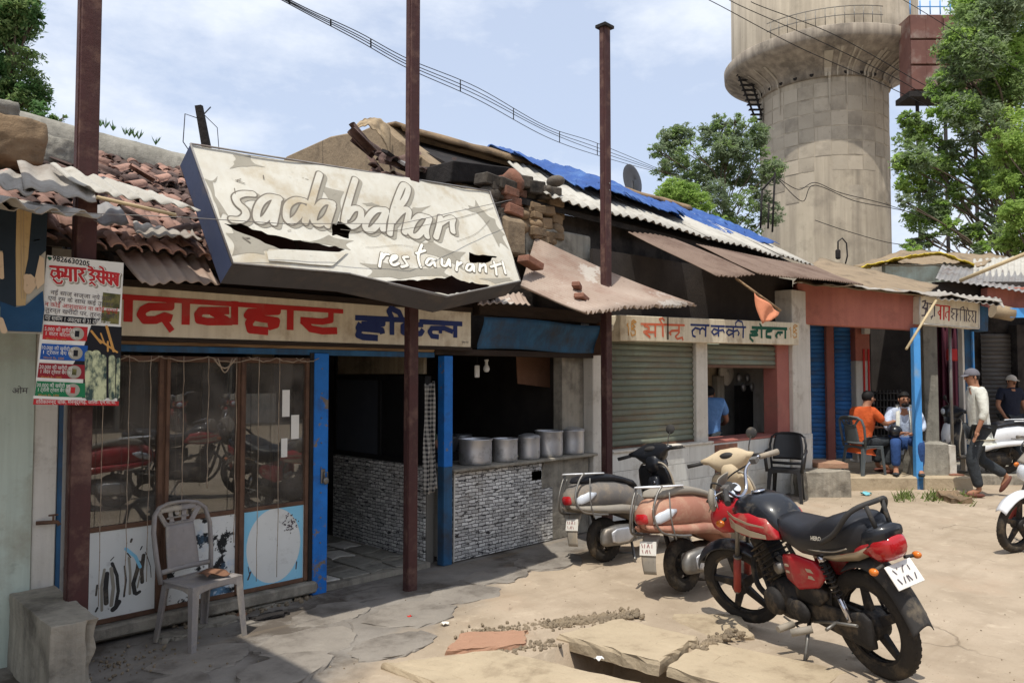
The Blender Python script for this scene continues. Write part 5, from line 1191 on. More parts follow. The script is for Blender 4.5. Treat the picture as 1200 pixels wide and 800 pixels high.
# big red shop name in heavy strokes, white keyline, grey shadow
def pk(w, *p): return ([pa(x, y) for x, y in p], w)
nm = [pk(0.0141,(232,178),(558,202)), pk(0.0155,(300,185),(312,285)), pk(0.0111,(300,225),(250,215),(238,255),(262,280),(300,260)), pk(0.0111,(312,225),(345,230),(340,275)), pk(0.0111,(262,300),(295,335),(330,335),(340,315)),
      pk(0.0155,(375,195),(378,225),(365,270)), pk(0.0111,(365,270),(415,275)), pk(0.0155,(418,200),(420,310)), pk(0.0155,(465,205),(468,312)), pk(0.0133,(520,208),(540,235),(505,255)), pk(0.0133,(500,250),(545,318)),
      pk(0.0141,(590,210),(872,250)), pk(0.0118,(625,215),(630,235),(600,250),(640,270),(640,300),(605,305)), pk(0.0104,(590,180),(620,190),(632,215)), pk(0.0096,(600,340),(620,325),(650,355)),
      pk(0.0126,(670,225),(690,250),(665,275),(705,325)), pk(0.0111,(690,275),(722,280)), pk(0.0148,(728,225),(728,335)), pk(0.0104,(695,180),(722,195),(730,220)),
      pk(0.0126,(750,235),(768,260),(748,285),(785,335)), pk(0.0111,(768,285),(800,290)), pk(0.0148,(800,240),(800,345)), pk(0.0126,(825,245),(838,275),(820,295),(848,345)), pk(0.0111,(835,300),(860,300)), pk(0.0148,(862,250),(858,355))]
PPl.inkpart('name_shadow', 'flex_grey', [([(x+.006, y-.005) for x, y in p], w) for p, w in nm], PO, h=.0012, cell=.003, grow=.007)
PPl.inkpart('name_keyline', 'paper_white', nm, PO, h=.002, cell=.003, grow=.004)
PPl.inkpart('shop_name', 'paper_red', nm, PO, h=.0028, cell=.0025)
for j, (tx, x, y, mm, wd) in enumerate((('नई साज सज्जा नये माल', 232, 425, 'plate_ink', .31), ('एवं रूम के साथ कई उपहार', 208, 480, 'plate_ink', .33), ('न कोई आश्वासन ना कोई सुनाई', 178, 535, 'paper_red', .37), ('तुरन्त खरीदी पर, तुरन्त पायें।', 182, 590, 'plate_ink', .36), ('यह स्कीम 1 अक्टूबर से 31 दिसंबर तक', 178, 662, 'paper_white', .33))):
    q = pa(x, y+12); text(tx, PPl, q[0], q[1], .034, 'print_text', mm, PO, h=.003, width=wd, ang=-.055)
anchor(PO, (1.2, -.57, 1.9))
# ------------------------------------------------------------------ dress shop building at the left edge
LW = thing('dress_shop_building', 'pale mint weathered shop wall with a white corner pillar at the left edge', 'building')
MB().bb(-3.5, 1.225, -.06, .22, -.1, 2.15).build('wall', 'mint_wall', LW)
MB().bb(1.228, 1.36, -.045, .22, -.1, 2.2).build('pillar', 'dirty_white', LW, bevel=.008)
MB().bb(1.362, 1.385, -.05, .12, -.1, 2.2).build('door_edge', 'faded_blue', LW)
MB().bb(-3.5, 1.3, .22, 2.8, 2.15, 2.25).build('ceiling', 'interior_dark', LW)
MB().bb(-3.5, 1.25, -.25, .15, 2.22, 2.42).build('fascia', 'dark_timber', LW)
P_ = Plane((0,-.061,0),(1,0,0),(0,0,1)); c = P_.px(14, 461); 
text('ओम', P_, c[0], c[1], .05, 'wall_scribble', 'plate_ink', LW, h=.002)
anchor(LW, (0, .5, 0))
# roof of the dress shop, casts the shade over the bottom left corner
DR = thing('dress_shop_roof', 'lean-to roof of the dress shop beyond the left edge', 'roof')
o = corr((-3.6,-1.25,2.50),(.95,-1.25,2.46),(.95,1.4,3.05),(-3.6,1.4,3.1), .14, .024, rag=.01, seed=33).build('roof_sheet', 'asbestos', DR, solid=.006, recalc=False)
corr((.55,-1.0,2.50),(1.3,-.95,2.50),(1.3,.5,2.78),(.55,.5,2.8), .12, .02, rag=.02, seed=35).build('roof_sheet', 'asbestos', DR, solid=.006, recalc=False)
anchor(DR, (-1, 0, 2.6))
TB = thing('added_shade_canopy', 'high brown tarpaulin canopy beyond the left edge that shades the pavement corner', 'canopy')  # added out of view, only to cast shade on the bottom left ground
MB().sheet(lambda u, v: (-1.5+2.25*u, -2.3+1.45*v, 4.2-.06*math.sin(u*PI)*math.sin(v*PI)), 12, 8).build('shade_sheet', 'cloth_tan', TB, solid=.01)
for x_, y_ in ((-1.5,-2.3),(-1.5,-.85),(-.45,-2.3)): MB().tube([(x_, y_, 0), (x_, y_, 4.2)], .035, 8).build('pole', 'steel', TB)
for y_ in (-2.3, -.85): MB().tube([(-1.5, y_, 4.17), (.74, y_, 4.17)], .03, 8).build('rail', 'steel', TB)
anchor(TB, (-1.5, -1.5, 0))
# low rendered ledge in front of the wall
LB = thing('concrete_ledge', 'low rendered concrete ledge with a broken corner at the bottom left', 'ledge')
a = at(60, 734, z=.42); b = at(111, 722, z=.42)
def lf(p):
    n_ = mn.noise(p*4)*.012+mn.noise(p*14)*.006; return p+Vector((n_, n_*.6, n_*.5))
mb = MB(); xs0, xs1, ya, yb_ = a.x, b.x+.02, a.y, -.07
bm = bmesh.new(); bmesh.ops.create_cube(bm, size=1); 
for v in bm.verts: v.co = Vector(((xs0+xs1)/2+v.co.x*(xs1-xs0), (ya+yb_)/2+v.co.y*(yb_-ya), .42/2-.03+v.co.z*.48))
bmesh.ops.subdivide_edges(bm, edges=bm.edges, cuts=14, use_grid_fill=True)
for v in bm.verts:
    v.co = lf(v.co)
    if v.co.x > xs1-.06 and v.co.y < ya+.12 and .05 < v.co.z < .40:
        v.co += Vector((-.05, .05, 0))*(.5+mn.noise(v.co*7))*1.1
me = bpy.data.meshes.new('ledge_block'); bm.to_mesh(me); bm.free(); me.materials.append(MATS['old_concrete']); o = bpy.data.objects.new('ledge_block', me); C.objects.link(o); o.parent = LB
q = o.modifiers.new('b', 'BEVEL'); q.width = .012; q.segments = 2; q.limit_method = 'ANGLE'; q.angle_limit = R(50)
anchor(LB, (1.2, -.5, 0))
# tap
tp = thing('water_tap', 'small old tap on the white pillar above the concrete ledge', 'tap', (1.30, -.05, .80))
MB().tube([(-.05,-.01,0),(.0,-.03,0),(.05,-.06,0),(.06,-.065,-.02)], .012, 7).tube([(.03,-.05,0),(.03,-.05,.04)], .006, 6).tube([(.005,-.05,.042),(.055,-.05,.042)], .006, 6).build('tap_body', 'rust_frame', tp)

# ------------------------------------------------------------------ Sonu building
SB = thing('lucky_hotel_building', 'small white-walled eatery with two green roller shutters, one half open', 'building')
na = (SNb-SNa).normalized(); off = SNa+Vector((0,.16,0))
def FX(px): # point on the shutter plane under pixel column
    p = at(px, 450, pl=(WP.o, WP.n)); return (p-WP.o).dot(WP.a)
WP = Plane(SNa+Vector((0,.22,0)), na, (0,0,1)); ang = math.atan2(na.y, na.x)
RS = Matrix.Translation(WP.o) @ Matrix.Rotation(ang, 4, 'Z')
def sb(m, u0, u1, d0, d1, z0, z1):   # d0..d1 depth into the building
    c = RS @ Vector(((u0+u1)/2, (d0+d1)/2, (z0+z1)/2)); m.box(c, (u1-u0, d1-d0, z1-z0), (0,0,ang)); return m
u0, u1, u2, u3, u4, u5 = FX(716), FX(812), FX(825), FX(908), FX(922), FX(943)
zs = WP.px(766, 521)[1]; zs2 = WP.px(870, 512)[1]
# shutters
slats('s', 'shutter_green', SB, 0, u1-u0, zs+.02, 2.12, 0, .068, na, WP.w(u0, 0, 0)+Vector((0,.0,0)))
slats('s', 'shutter_green', SB, 0, u3-u2, 1.80, 2.12, 0, .068, na, WP.w(u2, 0, 0)+Vector((0,.0,0)))
sb(MB(), u0, u1, -.02, .02, zs-.03, zs+.02).build('shutter_bottom_bar', 'rust_frame', SB, bevel=.004); sb(MB(), u2, u3, -.02, .02, 1.76, 1.80).build('shutter_bottom_bar', 'rust_frame', SB, bevel=.004)
mb = MB()
MB_ = sb(MB(), u1-.01, u2, -.06, .16, .0, 2.15); MB_.build('pillar', 'dirty_white', SB, bevel=.008)
sb(MB(), u3, u4, -.04, .18, .0, 2.2).build('pillar', 'pink_paint', SB, bevel=.006)
sb(MB(), u4+.002, u5, -.10, .18, .0, 2.9).build('pillar', 'dirty_white', SB, bevel=.01)
sb(MB(), u0-.1, u5, .17, .22, 2.1, 3.1).build('attic_wall', 'interior_soot', SB)
sb(MB(), u0-.15, u0-.01, -.02, .2, -.05, 2.3).build('jamb', 'charred', SB)
sb(MB(), u0-.02, u5, .22, 2.8, 2.3, 2.36).build('ceiling', 'interior_soot', SB)
sb(MB(), u0-.02, u5, 2.6, 2.7, 0, 2.3).build('back_wall', 'interior_cream', SB); sb(MB(), u5-.1, u5, .2, 2.6, 0, 2.3).build('side_wall', 'dirty_white', SB); sb(MB(), u1-.05, u1, .2, 2.6, 0, 2.3).build('inner_wall', 'interior_cream', SB)
sb(MB(), u2, u3, .9, 1.0, 0, 2.3).build('inner_wall', 'interior_cream', SB)
sb(MB(), u0-.02, u5, .05, 2.6, -.05, .02).build('floor', 'interior_dark', SB)
# plinth wall with white tiles
top1, top2 = zs-.035, zs2-.03
core = sb(MB(), u0-.12, u2, -.10, .10, -.05, top1); sb(core, u2, u5, -.10, .10, -.05, top2); core = core.build('low_wall', 'grout', SB)
rs = random.Random(1)
for (a_, b_, tp_) in ((u0-.12, u2-.005, top1), (u2-.005, u5, top2)):
    nr = 4; hh = tp_/nr
    nc = max(1, int((b_-a_)/.42)); ww = (b_-a_)/nc
    for r_ in range(nr):
        for c_ in range(nc): sb(MB(), a_+c_*ww+.002, a_+(c_+1)*ww-.002, -.112, -.102, r_*hh+.002, (r_+1)*hh-.002).build('wall_tile', 'white_tile', SB)
sb(MB(), u0-.12, u2, -.14, .1, top1+.002, top1+.03).build('ledge', 'dirty_white', SB, bevel=.006); sb(MB(), u2+.003, u4, -.12, .3, top2+.002, top2+.03).build('ledge', 'pink_paint', SB, bevel=.004)
sb(MB(), u2+.05, u2+.55, -.125, -.114, top2-.45, top2-.02).build('brick_patch', 'brick_red', SB)
# interior things: round dial, hanging pans, curtain, meter box
WD = Plane(WP.o-WP.n*.84, WP.a, (0,0,1)); UD = lambda px: WD.px(px, 450)[0]
p = WP.w(UD(851), WD.px(851, 437)[1], -.84); MB().lathe([(.001,-.03),(.17,-.03),(.19,-.01),(.19,.02),(.001,.02)], p, 24, 'y').lathe([(.001,-.035),(.05,-.035),(.05,-.03)], p, 12, 'y').build('wall_fan', 'dirty_white', SB)
sb(MB(), UD(863), UD(880), .80, .88, .62, 1.5).build('shelf_unit', 'charred', SB); sb(MB(), UD(893), UD(893)+.04, .2, .8, .5, 2.1).build('curtain', 'dirty_white', SB)
sb(MB(), UD(838), UD(846), .80, .89, 1.2, 1.65).build('meter_box', 'cement_grey', SB)
for k in range(4): MB().ell(WP.w(UD(862)+.12*k, 1.62-.14*(k % 2), -.78), (.05,.04,.07), 10, 7).build('hanging_ladle', 'aluminium', SB)
anchor(SB, WP.w(2, 0, -.5)*1.0)
# orange pennant on a stick
a, b = at(862, 326, y=-.95), at(915, 364, y=-1.25)
fl = thing('pennant_flag', 'faded orange pennant hanging from a slanting stick over the box sign', 'flag', a)
MB().tube([(0,0,0), b-a], .014, 6).build('stick', 'weathered_timber', fl)
f1 = [at(*q) - a for q in ()]
P1, P2, P3, P4 = at(884, 343, y=-1.10)-a, at(914, 366, y=-1.26)-a, at(904, 375, y=-1.2)-a, at(892, 381, y=-1.15)-a
MB().sheet(lambda u, v: P1.lerp(P2, u).lerp(P1.lerp(P4, .95).lerp(P3, u), v)+Vector((0,.02*math.sin(u*9+v*4),0)), 10, 8).build('cloth', 'flag_orange', fl, solid=.003)

# ------------------------------------------------------------------ plastic chairs
def plastic_chair(name, label, loc, rotz, m, arms=False, s=1.0, group=None, tall=.86):
    """front faces -y"""
    t = thing(name, label, 'chair', loc, rotz, group)
    sw, sdp, sh = .205*s, .18*s, .43*s
    def seat(u, v):
        x = (u-.5)*2*sw*(1-.08*v); y = -sdp+v*2*sdp*.98; z = sh-.018*math.sin(PI*u)*math.sin(PI*v*.9)-.03*max(0, .12-v)/.12*1.0
        return (x, y, z)
    MB().sheet(seat, 14, 14).build('seat', m, t, solid=.014*s)
    # apron
    mb = MB(); r_ = [(-sw,-sdp),(sw,-sdp),(sw*.9,sdp),(-sw*.9,sdp)]
    for i in range(4):
        a, b = Vector((*r_[i],0)), Vector((*r_[(i+1) % 4],0)); d = b-a
        for k in range(6):
            p, q = a+d*k/6, a+d*(k+1)/6; h0 = .035+.05*(abs(k/6-.5)*2)**3; h1 = .035+.05*(abs((k+1)/6-.5)*2)**3
            mb.hexa([(p.x,p.y,sh-h0*s),(q.x,q.y,sh-h1*s),(q.x*.96,q.y*.96,sh-h1*s),(p.x*.96,p.y*.96,sh-h0*s)], [(p.x,p.y,sh),(q.x,q.y,sh),(q.x*.96,q.y*.96,sh),(p.x*.96,p.y*.96,sh)])
    mb.build('apron', m, t)
    for i, (x, y) in enumerate(r_):
        sx, sy = (1 if x > 0 else -1), (1 if y > 0 else -1); fx, fy = x+sx*.025*s, y+sy*(.03 if sy < 0 else .06)*s
        L1 = [Vector((x,y,sh-.01)), Vector((x-sx*.055*s,y,sh-.01)), Vector((x-sx*.055*s,y-sy*.018*s,sh-.01)), Vector((x-sx*.018*s,y-sy*.02*s,sh-.01)), Vector((x-sx*.018*s,y-sy*.055*s,sh-.01)), Vector((x,y-sy*.055*s,sh-.01))]
        L2 = [Vector((fx+(p.x-x)*.72, fy+(p.y-y)*.72, 0)) for p in L1]
        MB().loft([L2, [a.lerp(b, .5) for a, b in zip(L2, L1)], L1], smooth=False).build('leg', m, t, bevel=.002)
    # back: two stiles curving to a rounded top, splat
    def bp(u, z): # u -1..1
        return Vector((u*sw*(1.0+.10*math.sin((z-sh)/(.45*s)*2.2)), sdp*.95+(z-sh)*.16+.05*s*(1-u*u), z))
    zt = tall*s; hb = zt-sh
    def stile(sx): return [bp(sx, sh-.02), bp(sx*1.02, sh+hb*.3), bp(sx*1.02, sh+hb*.65), bp(sx*.93, sh+hb*.88), bp(sx*.7, sh+hb*.97), bp(sx*.35, sh+hb*1.0), bp(0, sh+hb*1.005)]
    pts = stile(-1)+stile(1)[::-1][1:]
    MB().tube(pts, .021*s, 8, flat=.7).build('back_frame', m, t)
    if arms:
        MB().sheet(lambda u, v: bp((u-.5)*1.8*(1-.2*v*v), sh+hb*(.22+.76*v)), 12, 10).build('backrest', m, t, solid=.012)
        for sx in (-1, 1): MB().tube([bp(sx*1.02, sh+hb*.52), Vector((sx*sw*1.22,.02,sh+.22*s)), Vector((sx*sw*1.2,-sdp*.8,sh+.20*s)), Vector((sx*sw*1.15,-sdp*1.0,sh+.15*s)), Vector((sx*sw*1.05,-sdp*.98,sh-.03))], .022*s, 8, flat=.7).build('armrest', m, t)
        MB().tube([bp(-.95, sh+hb*.12), bp(0, sh+hb*.10), bp(.95, sh+hb*.12)], .02*s, 8).build('back_rail', m, t)
    else:
        # central splat, wider at bottom, with pierced crest
        def splat(u, v): z = sh+hb*(.08+.62*v); return bp((u-.5)*2*(.62-.12*v), z)+Vector((0,-.004,0))
        MB().sheet(splat, 10, 10).build('splat', m, t, solid=.01)
        MB().tube([bp(-.95, sh+hb*.10), bp(0, sh+hb*.09), bp(.95, sh+hb*.10)], .019*s, 8).build('back_rail', m, t)
        ax = Plane((0, sdp*.95+.30*hb*.26+.06, 0), (1,0,0), (0,0,1))
        v2, f2 = ink([([(x, sh+hb*(.72+.23*0)) for x in (-sw*.5, sw*.5)], .02), ([(-sw*.5, sh+hb*.72), (-sw*.78, sh+hb*.9)], .03), ([(sw*.5, sh+hb*.72), (sw*.78, sh+hb*.9)], .03), ([(-sw*.22, sh+hb*.72), (-sw*.3, sh+hb*.96)], .03), ([(sw*.22, sh+hb*.72), (sw*.3, sh+hb*.96)], .03), ([(0, sh+hb*.86), (0, sh+hb*.97)], .03), ([(-sw*.6, sh+hb*.93), (sw*.6, sh+hb*.93)], .035), ([(-sw*.4, sh+hb*.8), (sw*.4, sh+hb*.8)], .012)], cell=.005)
        MB().add([(x, sdp*.95+(z-sh)*.16+.045*s*(1-min(1,(x/sw)**2)), z) for x, z in v2], f2, True).build('crest', m, t, solid=.009, recalc=False)
    return t
p = at(238, 715, z=.05)
pc = plastic_chair('plastic_chair', 'weathered grey plastic chair with peeling paint in front of the glass', (2.10, -.40, .0), R(14), 'chair_grey', tall=.93, s=.90, group='plastic chairs')
# torn cushion scrap on its seat
mb = MB().sheet(lambda u, v: (.02+.14*u, -.06+.16*v+.02*math.sin(u*5), .452+.012*math.sin(u*6+v*4)), 8, 8); o = mb.build('seat_scrap', 'cardboard', solid=.004); o.location = (2.08, -.42, -.045); tag(o, 'torn scrap of card lying on the grey chair seat', 'scrap')
MB_ = None
p = at(897, 578, z=0)
plastic_chair('plastic_chair', 'black plastic armchair standing against the white tiled low wall', (p.x-.42, -.62, 0), R(-72), 'chair_black', arms=True, tall=.88, group='plastic chairs')
# checked towel hanging by the entrance
pT = at(506, 520, y=-.10)
tw = MB().sheet(lambda u, v: (pT.x-.07+.13*u*(.75+.25*v)+.01*math.sin(v*6), -.10+.025*math.sin(u*14+v*2), 1.60-v*.93-.02*math.sin(u*5)), 22, 24)
def checkm():
    m = bpy.data.materials.new('checked_towel'); m.use_nodes = True; N = m.node_tree.nodes; L = m.node_tree.links; MATS['checked_towel'] = m
    b = N['Principled BSDF']; b.inputs['Roughness'].default_value = 1; co = N.new('ShaderNodeTexCoord'); sp = N.new('ShaderNodeSeparateXYZ'); L.new(co.outputs['Object'], sp.inputs[0])
    outs = []
    for ax, s in (('X', 50), ('Z', 26)):
        q = N.new('ShaderNodeMath'); q.operation = 'MULTIPLY'; q.inputs[1].default_value = s; L.new(sp.outputs[ax], q.inputs[0]); f = N.new('ShaderNodeMath'); f.operation = 'FRACT'; L.new(q.outputs[0], f.inputs[0])
        g_ = N.new('ShaderNodeMath'); g_.operation = 'GREATER_THAN'; g_.inputs[1].default_value = .5; L.new(f.outputs[0], g_.inputs[0]); outs.append(g_.outputs[0])
    a = N.new('ShaderNodeMath'); a.operation = 'ADD'; L.new(outs[0], a.inputs[0]); L.new(outs[1], a.inputs[1])
    r = N.new('ShaderNodeMapRange'); r.inputs[2].default_value = 2; L.new(a.outputs[0], r.inputs[0]); x = N.new('ShaderNodeMix'); x.data_type = 'RGBA'; x.inputs[6].default_value = (*hexc(176,172,164),1); x.inputs[7].default_value = (*hexc(40,40,44),1); L.new(r.outputs[0], x.inputs[0]); L.new(x.outputs[2], b.inputs['Base Color'])
checkm(); tag(tw.build('checked_towel', 'checked_towel', solid=.006), 'grey checked towel hanging beside the blue counter post', 'towel')
# kitchen: bulb, hanging packet, cardboard sheet, dark stove shape
for px, py, kind in ((570, 428, 0), (559, 435, 1)):
    p = at(px, py, y=.35); t = thing(['light_bulb','hanging_packet'][kind], ['unlit white bulb hanging in the kitchen opening','small white packet hanging beside the bulb'][kind], ['bulb','packet'][kind], p)
    MB().tube([(0,0,.05),(0,0,.30)], .004, 5).build('cord', 'wire', t)
    if kind == 0: MB().lathe([(.001,-.07),(.022,-.064),(.034,-.04),(.030,-.015),(.016,.005),(.015,.04),(.024,.045),(.024,.06),(.001,.06)], n=14).build('bulb', 'bulb_white', t)
    else: MB().box((0,0,0), (.06,.02,.12)).build('packet', 'paper_white', t, bevel=.005)
a = at(606, 418, y=.5); b = at(652, 455, y=.5); tag(MB().hexa([(a.x,.5,b.z+.06),(b.x,.52,b.z),(b.x,.51,b.z),(a.x,.49,b.z+.06)], [(a.x-.02,.5,a.z),(b.x-.05,.52,a.z+.03),(b.x-.05,.51,a.z+.03),(a.x-.02,.49,a.z)]).build('cardboard_sheet', 'cardboard'), 'brown cardboard sheet hanging at the top of the kitchen opening', 'cardboard')
st = thing('stove_stand', 'dark stove stand with pans deep in the kitchen', 'stove', (5.6, 1.5, 0)); MB().bb(-.5,.5,-.3,.3,0,.8).build('body', 'charred', st, bevel=.02)
for k, (x, r) in enumerate(((-.3,.16),(.05,.2),(.36,.12))): MB().lathe([(r*.8,.8),(r,.95),(r*1.05,.98),(r*.9,.97),(r*.7,.85)], (x,0,0), 18).build('pan', 'aluminium', st)
MB().bb(-.6,-.5,.55,.6,1.0,1.4).bb(.1,.2,.55,.6,.95,1.3).build('jar', 'dusty_grey_plastic', st, bevel=.02)
# ------------------------------------------------------------------ shops on the right: they face the camera squarely
HZ = Vector((math.sin(YAW), math.cos(YAW), 0))
def fr(px, py, D): return at(px, py, pl=(CAM+HZ*D, HZ))
AN = -YAW
def fb(m, pl, pr, D0, D1, z0, z1, lift=0):
    a = fr(pl, 438, D0); b = fr(pr, 438, D0); w_ = (b-a).length
    c = (a+b)/2+HZ*(D1-D0)/2; c.z = (z0+z1)/2; m.box(c, (w_, D1-D0, z1-z0), (0, 0, AN)); return m
def fz(py, D): return fr(1050, py, D).z
def fq(m, pts, D0, D1):      # extruded frontal polygon given in photo columns/rows on plane D0
    f = [fr(x, y, D0) for x, y in pts]; b = [p+HZ*(D1-D0) for p in f]; n = len(f)
    m.add(f+b, [tuple(range(n)), tuple(range(2*n-1, n-1, -1))]+[(i, (i+1) % n, n+(i+1) % n, n+i) for i in range(n)]); return m
AB = thing('daily_needs_shop', 'provision shop with a red beam, blue roller shutters and a dark open doorway', 'building')
fb(MB(), 926, 1138, 11.2, 16.0, -.2, .19).build('platform', 'slab_concrete', AB, bevel=.02)
fq(MB(), [(934,331),(1077,346),(1077,387),(934,379)], 11.30, 11.48).build('beam', 'red_beam', AB, bevel=.01)
fb(MB(), 934, 940, 11.5, 13.2, .19, 3.0).build('side_wall', 'dirty_white', AB)
fb(MB(), 938, 1005, 13.2, 13.3, 2.5, 3.0).build('upper_wall', 'interior_dark', AB)
def fslats(pl, pr, D, z0, z1, m, pitch=.075):
    a = fr(pl, 438, D); b = fr(pr, 438, D); slats('s', m, AB, 0, (b-a).length, z0, z1, 0, pitch, _R.copy(), Vector((a.x, a.y, 0)))
fslats(940, 969, 13.2, .24, 2.58, 'shutter_blue'); fslats(978, 1003, 13.2, .24, 2.58, 'shutter_blue')
fb(MB(), 969, 978, 13.1, 13.22, .19, 2.6).build('mullion', 'pink_paint', AB, bevel=.01)
fb(MB(), 1003, 1020, 13.0, 13.3, 1.9, 2.7).build('pillar', 'red_beam', AB, bevel=.01); fb(MB(), 1003, 1020, 13.0, 13.3, .19, 1.9).build('pillar', 'dirty_white', AB, bevel=.01)
fb(MB(), 1012, 1014, 12.98, 13.0, .8, 2.1).build('red_stripe', 'sign_red', AB); fb(MB(), 1017.5, 1019.5, 12.98, 13.0, .8, 2.1).build('red_stripe', 'sign_red', AB)
fb(MB(), 1014, 1021, 12.85, 12.98, 2.35, 2.55).build('meter_box', 'dirty_white', AB, bevel=.01)
fb(MB(), 1018, 1200, 17.5, 17.6, 0, 3.2).build('back_wall', 'interior_soot', AB); fb(MB(), 934, 1142, 12.4, 17.5, 2.72, 2.78).build('ceiling', 'interior_soot', AB)
fb(MB(), 1018, 1021, 13.3, 17.5, .19, 2.9).build('inner_wall', 'interior_soot', AB)
fb(MB(), 1083, 1099, 12.8, 12.95, .19, 2.72).build('inner_pillar', 'cement_grey', AB); 
MB().sheet(lambda u, v: fr(1099+32*u, 438, 13.4+.05*math.sin(u*26))+Vector((0,0,-1.68+.19+2.5*v)), 40, 4).build('curtain', 'maroon_cloth', AB, solid=.01)
fb(MB(), 1131, 1143, 11.9, 12.1, .19, 2.5).build('blue_pillar', 'faded_blue', AB, bevel=.01)
fb(MB(), 1128.5, 1130.8, 11.88, 12.0, .19, 2.5).build('pillar_edge', 'dirty_white', AB)
fb(MB(), 1140.8, 1142.6, 11.85, 11.89, .9, 2.5).build('pillar_edge', 'light_blue_paint', AB)
fb(MB(), 1022, 1056, 14.4, 14.5, .19, 1.35).build('crate_backing', 'charred', AB)
gr = MB()
for i in range(9): gr.tube([fr(1023+i*4, 438, 14.35)+Vector((0,0,-1.45)), fr(1023+i*4, 438, 14.35)+Vector((0,0,-.3))], .012, 4)
for j in range(9): gr.tube([fr(1022, 438, 14.33)+Vector((0,0,-1.4+j*.13)), fr(1056, 438, 14.33)+Vector((0,0,-1.4+j*.13))], .012, 4)
stuff(gr.build('grille_bars', 'shutter_grey', AB))
anchor(AB, fr(1030, 438, 13)-Vector((0,0,1.68)))
bp2 = thing('blue_post', 'bright light-blue post standing at the edge of the platform', 'post', fr(1076.5, 572, 11.25)); bp2.rotation_euler = (0,0,AN); zt_ = fr(1076, 384, 11.25).z
bp2.location.z = 0
MB().bb(-.05,.05,-.05,.05,0,zt_).build('shaft', 'light_blue_paint', bp2, bevel=.006)
pp_ = thing('pink_pipe', 'thin grey pipe standing behind the white scooter cowl', 'pipe', fr(1117, 560, 11.4)); pp_.location.z = .19; MB().lathe([(.022,0),(.022,2.3)], n=10).build('shaft', 'steel', pp_)
fb(MB(), 1112.5, 1130, 12.9, 13.0, 1.9, 2.1).build('red_box', 'red_box', bevel=.02); tag(C.objects[-1], 'red box on the maroon curtain behind the grey pipe', 'box')
# sign of the provision shop
AS = thing('daily_needs_signboard', 'cream box sign with black and red Hindi lettering above the blue post', 'signboard')
sA = fr(1078, 380, 11.15); adir = (_R*1.0+HZ*.12).normalized(); AP = Plane(sA, adir, (0,0,1))
cc = [AP.px(1077.5,379), AP.px(1147,385), AP.px(1147,355), AP.px(1078,346)]; f = [AP.w(*p) for p in cc]
MB().hexa([p-AP.n*.22 for p in f], f).build('box', 'sign_cream', AS, bevel=.006)
for i in range(4): MB().tube([AP.w(*cc[i], .003), AP.w(*cc[(i+1) % 4], .003)], .012, 4).build('edge_strip', 'dirty_white', AS)
c5 = [AP.px(1149.5,387), AP.px(1160.5,388), AP.px(1161,360), AP.px(1150,357)]; f = [AP.w(*p)+HZ*.05 for p in c5]; MB().hexa([p-AP.n*.2 for p in f], f).build('side_box', 'faded_blue', AS, bevel=.004)
def s6(w, *p): return ([AP.px(1060+x/8.571, 330+y/8.571) for x, y in p], w)
blk = [s6(.020,(180,200),(210,190),(200,240),(180,260),(215,275),(205,340),(175,340)), s6(.022,(228,215),(228,340)), s6(.016,(205,265),(228,265)), s6(.016,(215,215),(310,230)), s6(.020,(262,250),(250,290)), s6(.018,(300,230),(300,345)), s6(.012,(262,355),(285,340),(265,375)),
       s6(.014,(470,270),(720,300)), s6(.014,(480,275),(470,305),(500,320),(470,350),(490,375)), s6(.018,(525,280),(520,390)), s6(.012,(560,285),(560,390)), s6(.016,(600,295),(600,395)), s6(.012,(560,270),(590,250),(600,290)), s6(.016,(620,290),(620,395)), s6(.012,(625,260),(640,290)), s6(.014,(645,300),(640,330),(660,345),(640,385),(655,400)), s6(.014,(680,305),(690,345),(672,370),(695,405)), s6(.018,(715,300),(712,410)), s6(.012,(535,325),(515,350))]
AP.inkpart('lettering', 'plate_ink', blk, AS, h=.003, cell=.006)
redl = [s6(.018,(315,235),(455,250)), s6(.022,(362,245),(360,375)), s6(.014,(355,290),(335,310),(350,335),(360,320)), s6(.022,(395,250),(393,378)), s6(.022,(448,255),(444,388)), s6(.014,(440,300),(415,310),(410,345),(420,360))]
AP.inkpart('lettering', 'sign_red', redl, AS, h=.003, cell=.006)
anchor(AS, AP.w(.4,.2,-.1))
tag(MB().tube([fr(1062,409,10.6), fr(1097,352,11.0)], .018, 7).build('bamboo_stick', 'bamboo'), 'slanting bamboo stick in front of the cream box sign', 'stick')
tag(MB().tube([fr(1125,329,12.0), fr(1205,296,11.2)], .03, 7).build('bamboo_stick', 'bamboo'), 'long bamboo pole lying across the corrugated roof at the right edge', 'stick')
# roofs above
RR = thing('patched_roof', 'patchwork roof of cloth, tiles and sheets over the provision shop', 'roof')
def quadsheet(pts, nu=30, nv=12, amp=.03, seed=0):
    P_ = [fr(*p) for p in pts]
    return MB().sheet(lambda u, v: P_[0].lerp(P_[1], u).lerp(P_[3].lerp(P_[2], u), v)+Vector((0,0,1))*(amp*mn.noise(Vector((u*9, v*5, seed)))+amp*.5*mn.noise(Vector((u*30, v*14, seed)))), nu, nv)
quadsheet([(930,330,11.2),(1082,346,11.1),(1100,334,12.8),(960,302,14)]).build('cloth_cover', 'mud_plaster', RR, solid=.02)
quadsheet([(965,332,11.0),(1175,353,11.0),(1172,351,11.5),(968,330,11.5)], 60, 3, .04, 4).build('edge_sheet', 'asbestos', RR, solid=.012)
A_, B_, C_, D_ = [fr(*p) for p in ((1098,349,11.0),(1178,359,11.0),(1172,350,11.8),(1098,340,11.8))]
corr(A_, B_, C_, D_, .09, .014, rag=.02, seed=3).build('roof_sheet', 'asbestos', RR, solid=.005, recalc=False)
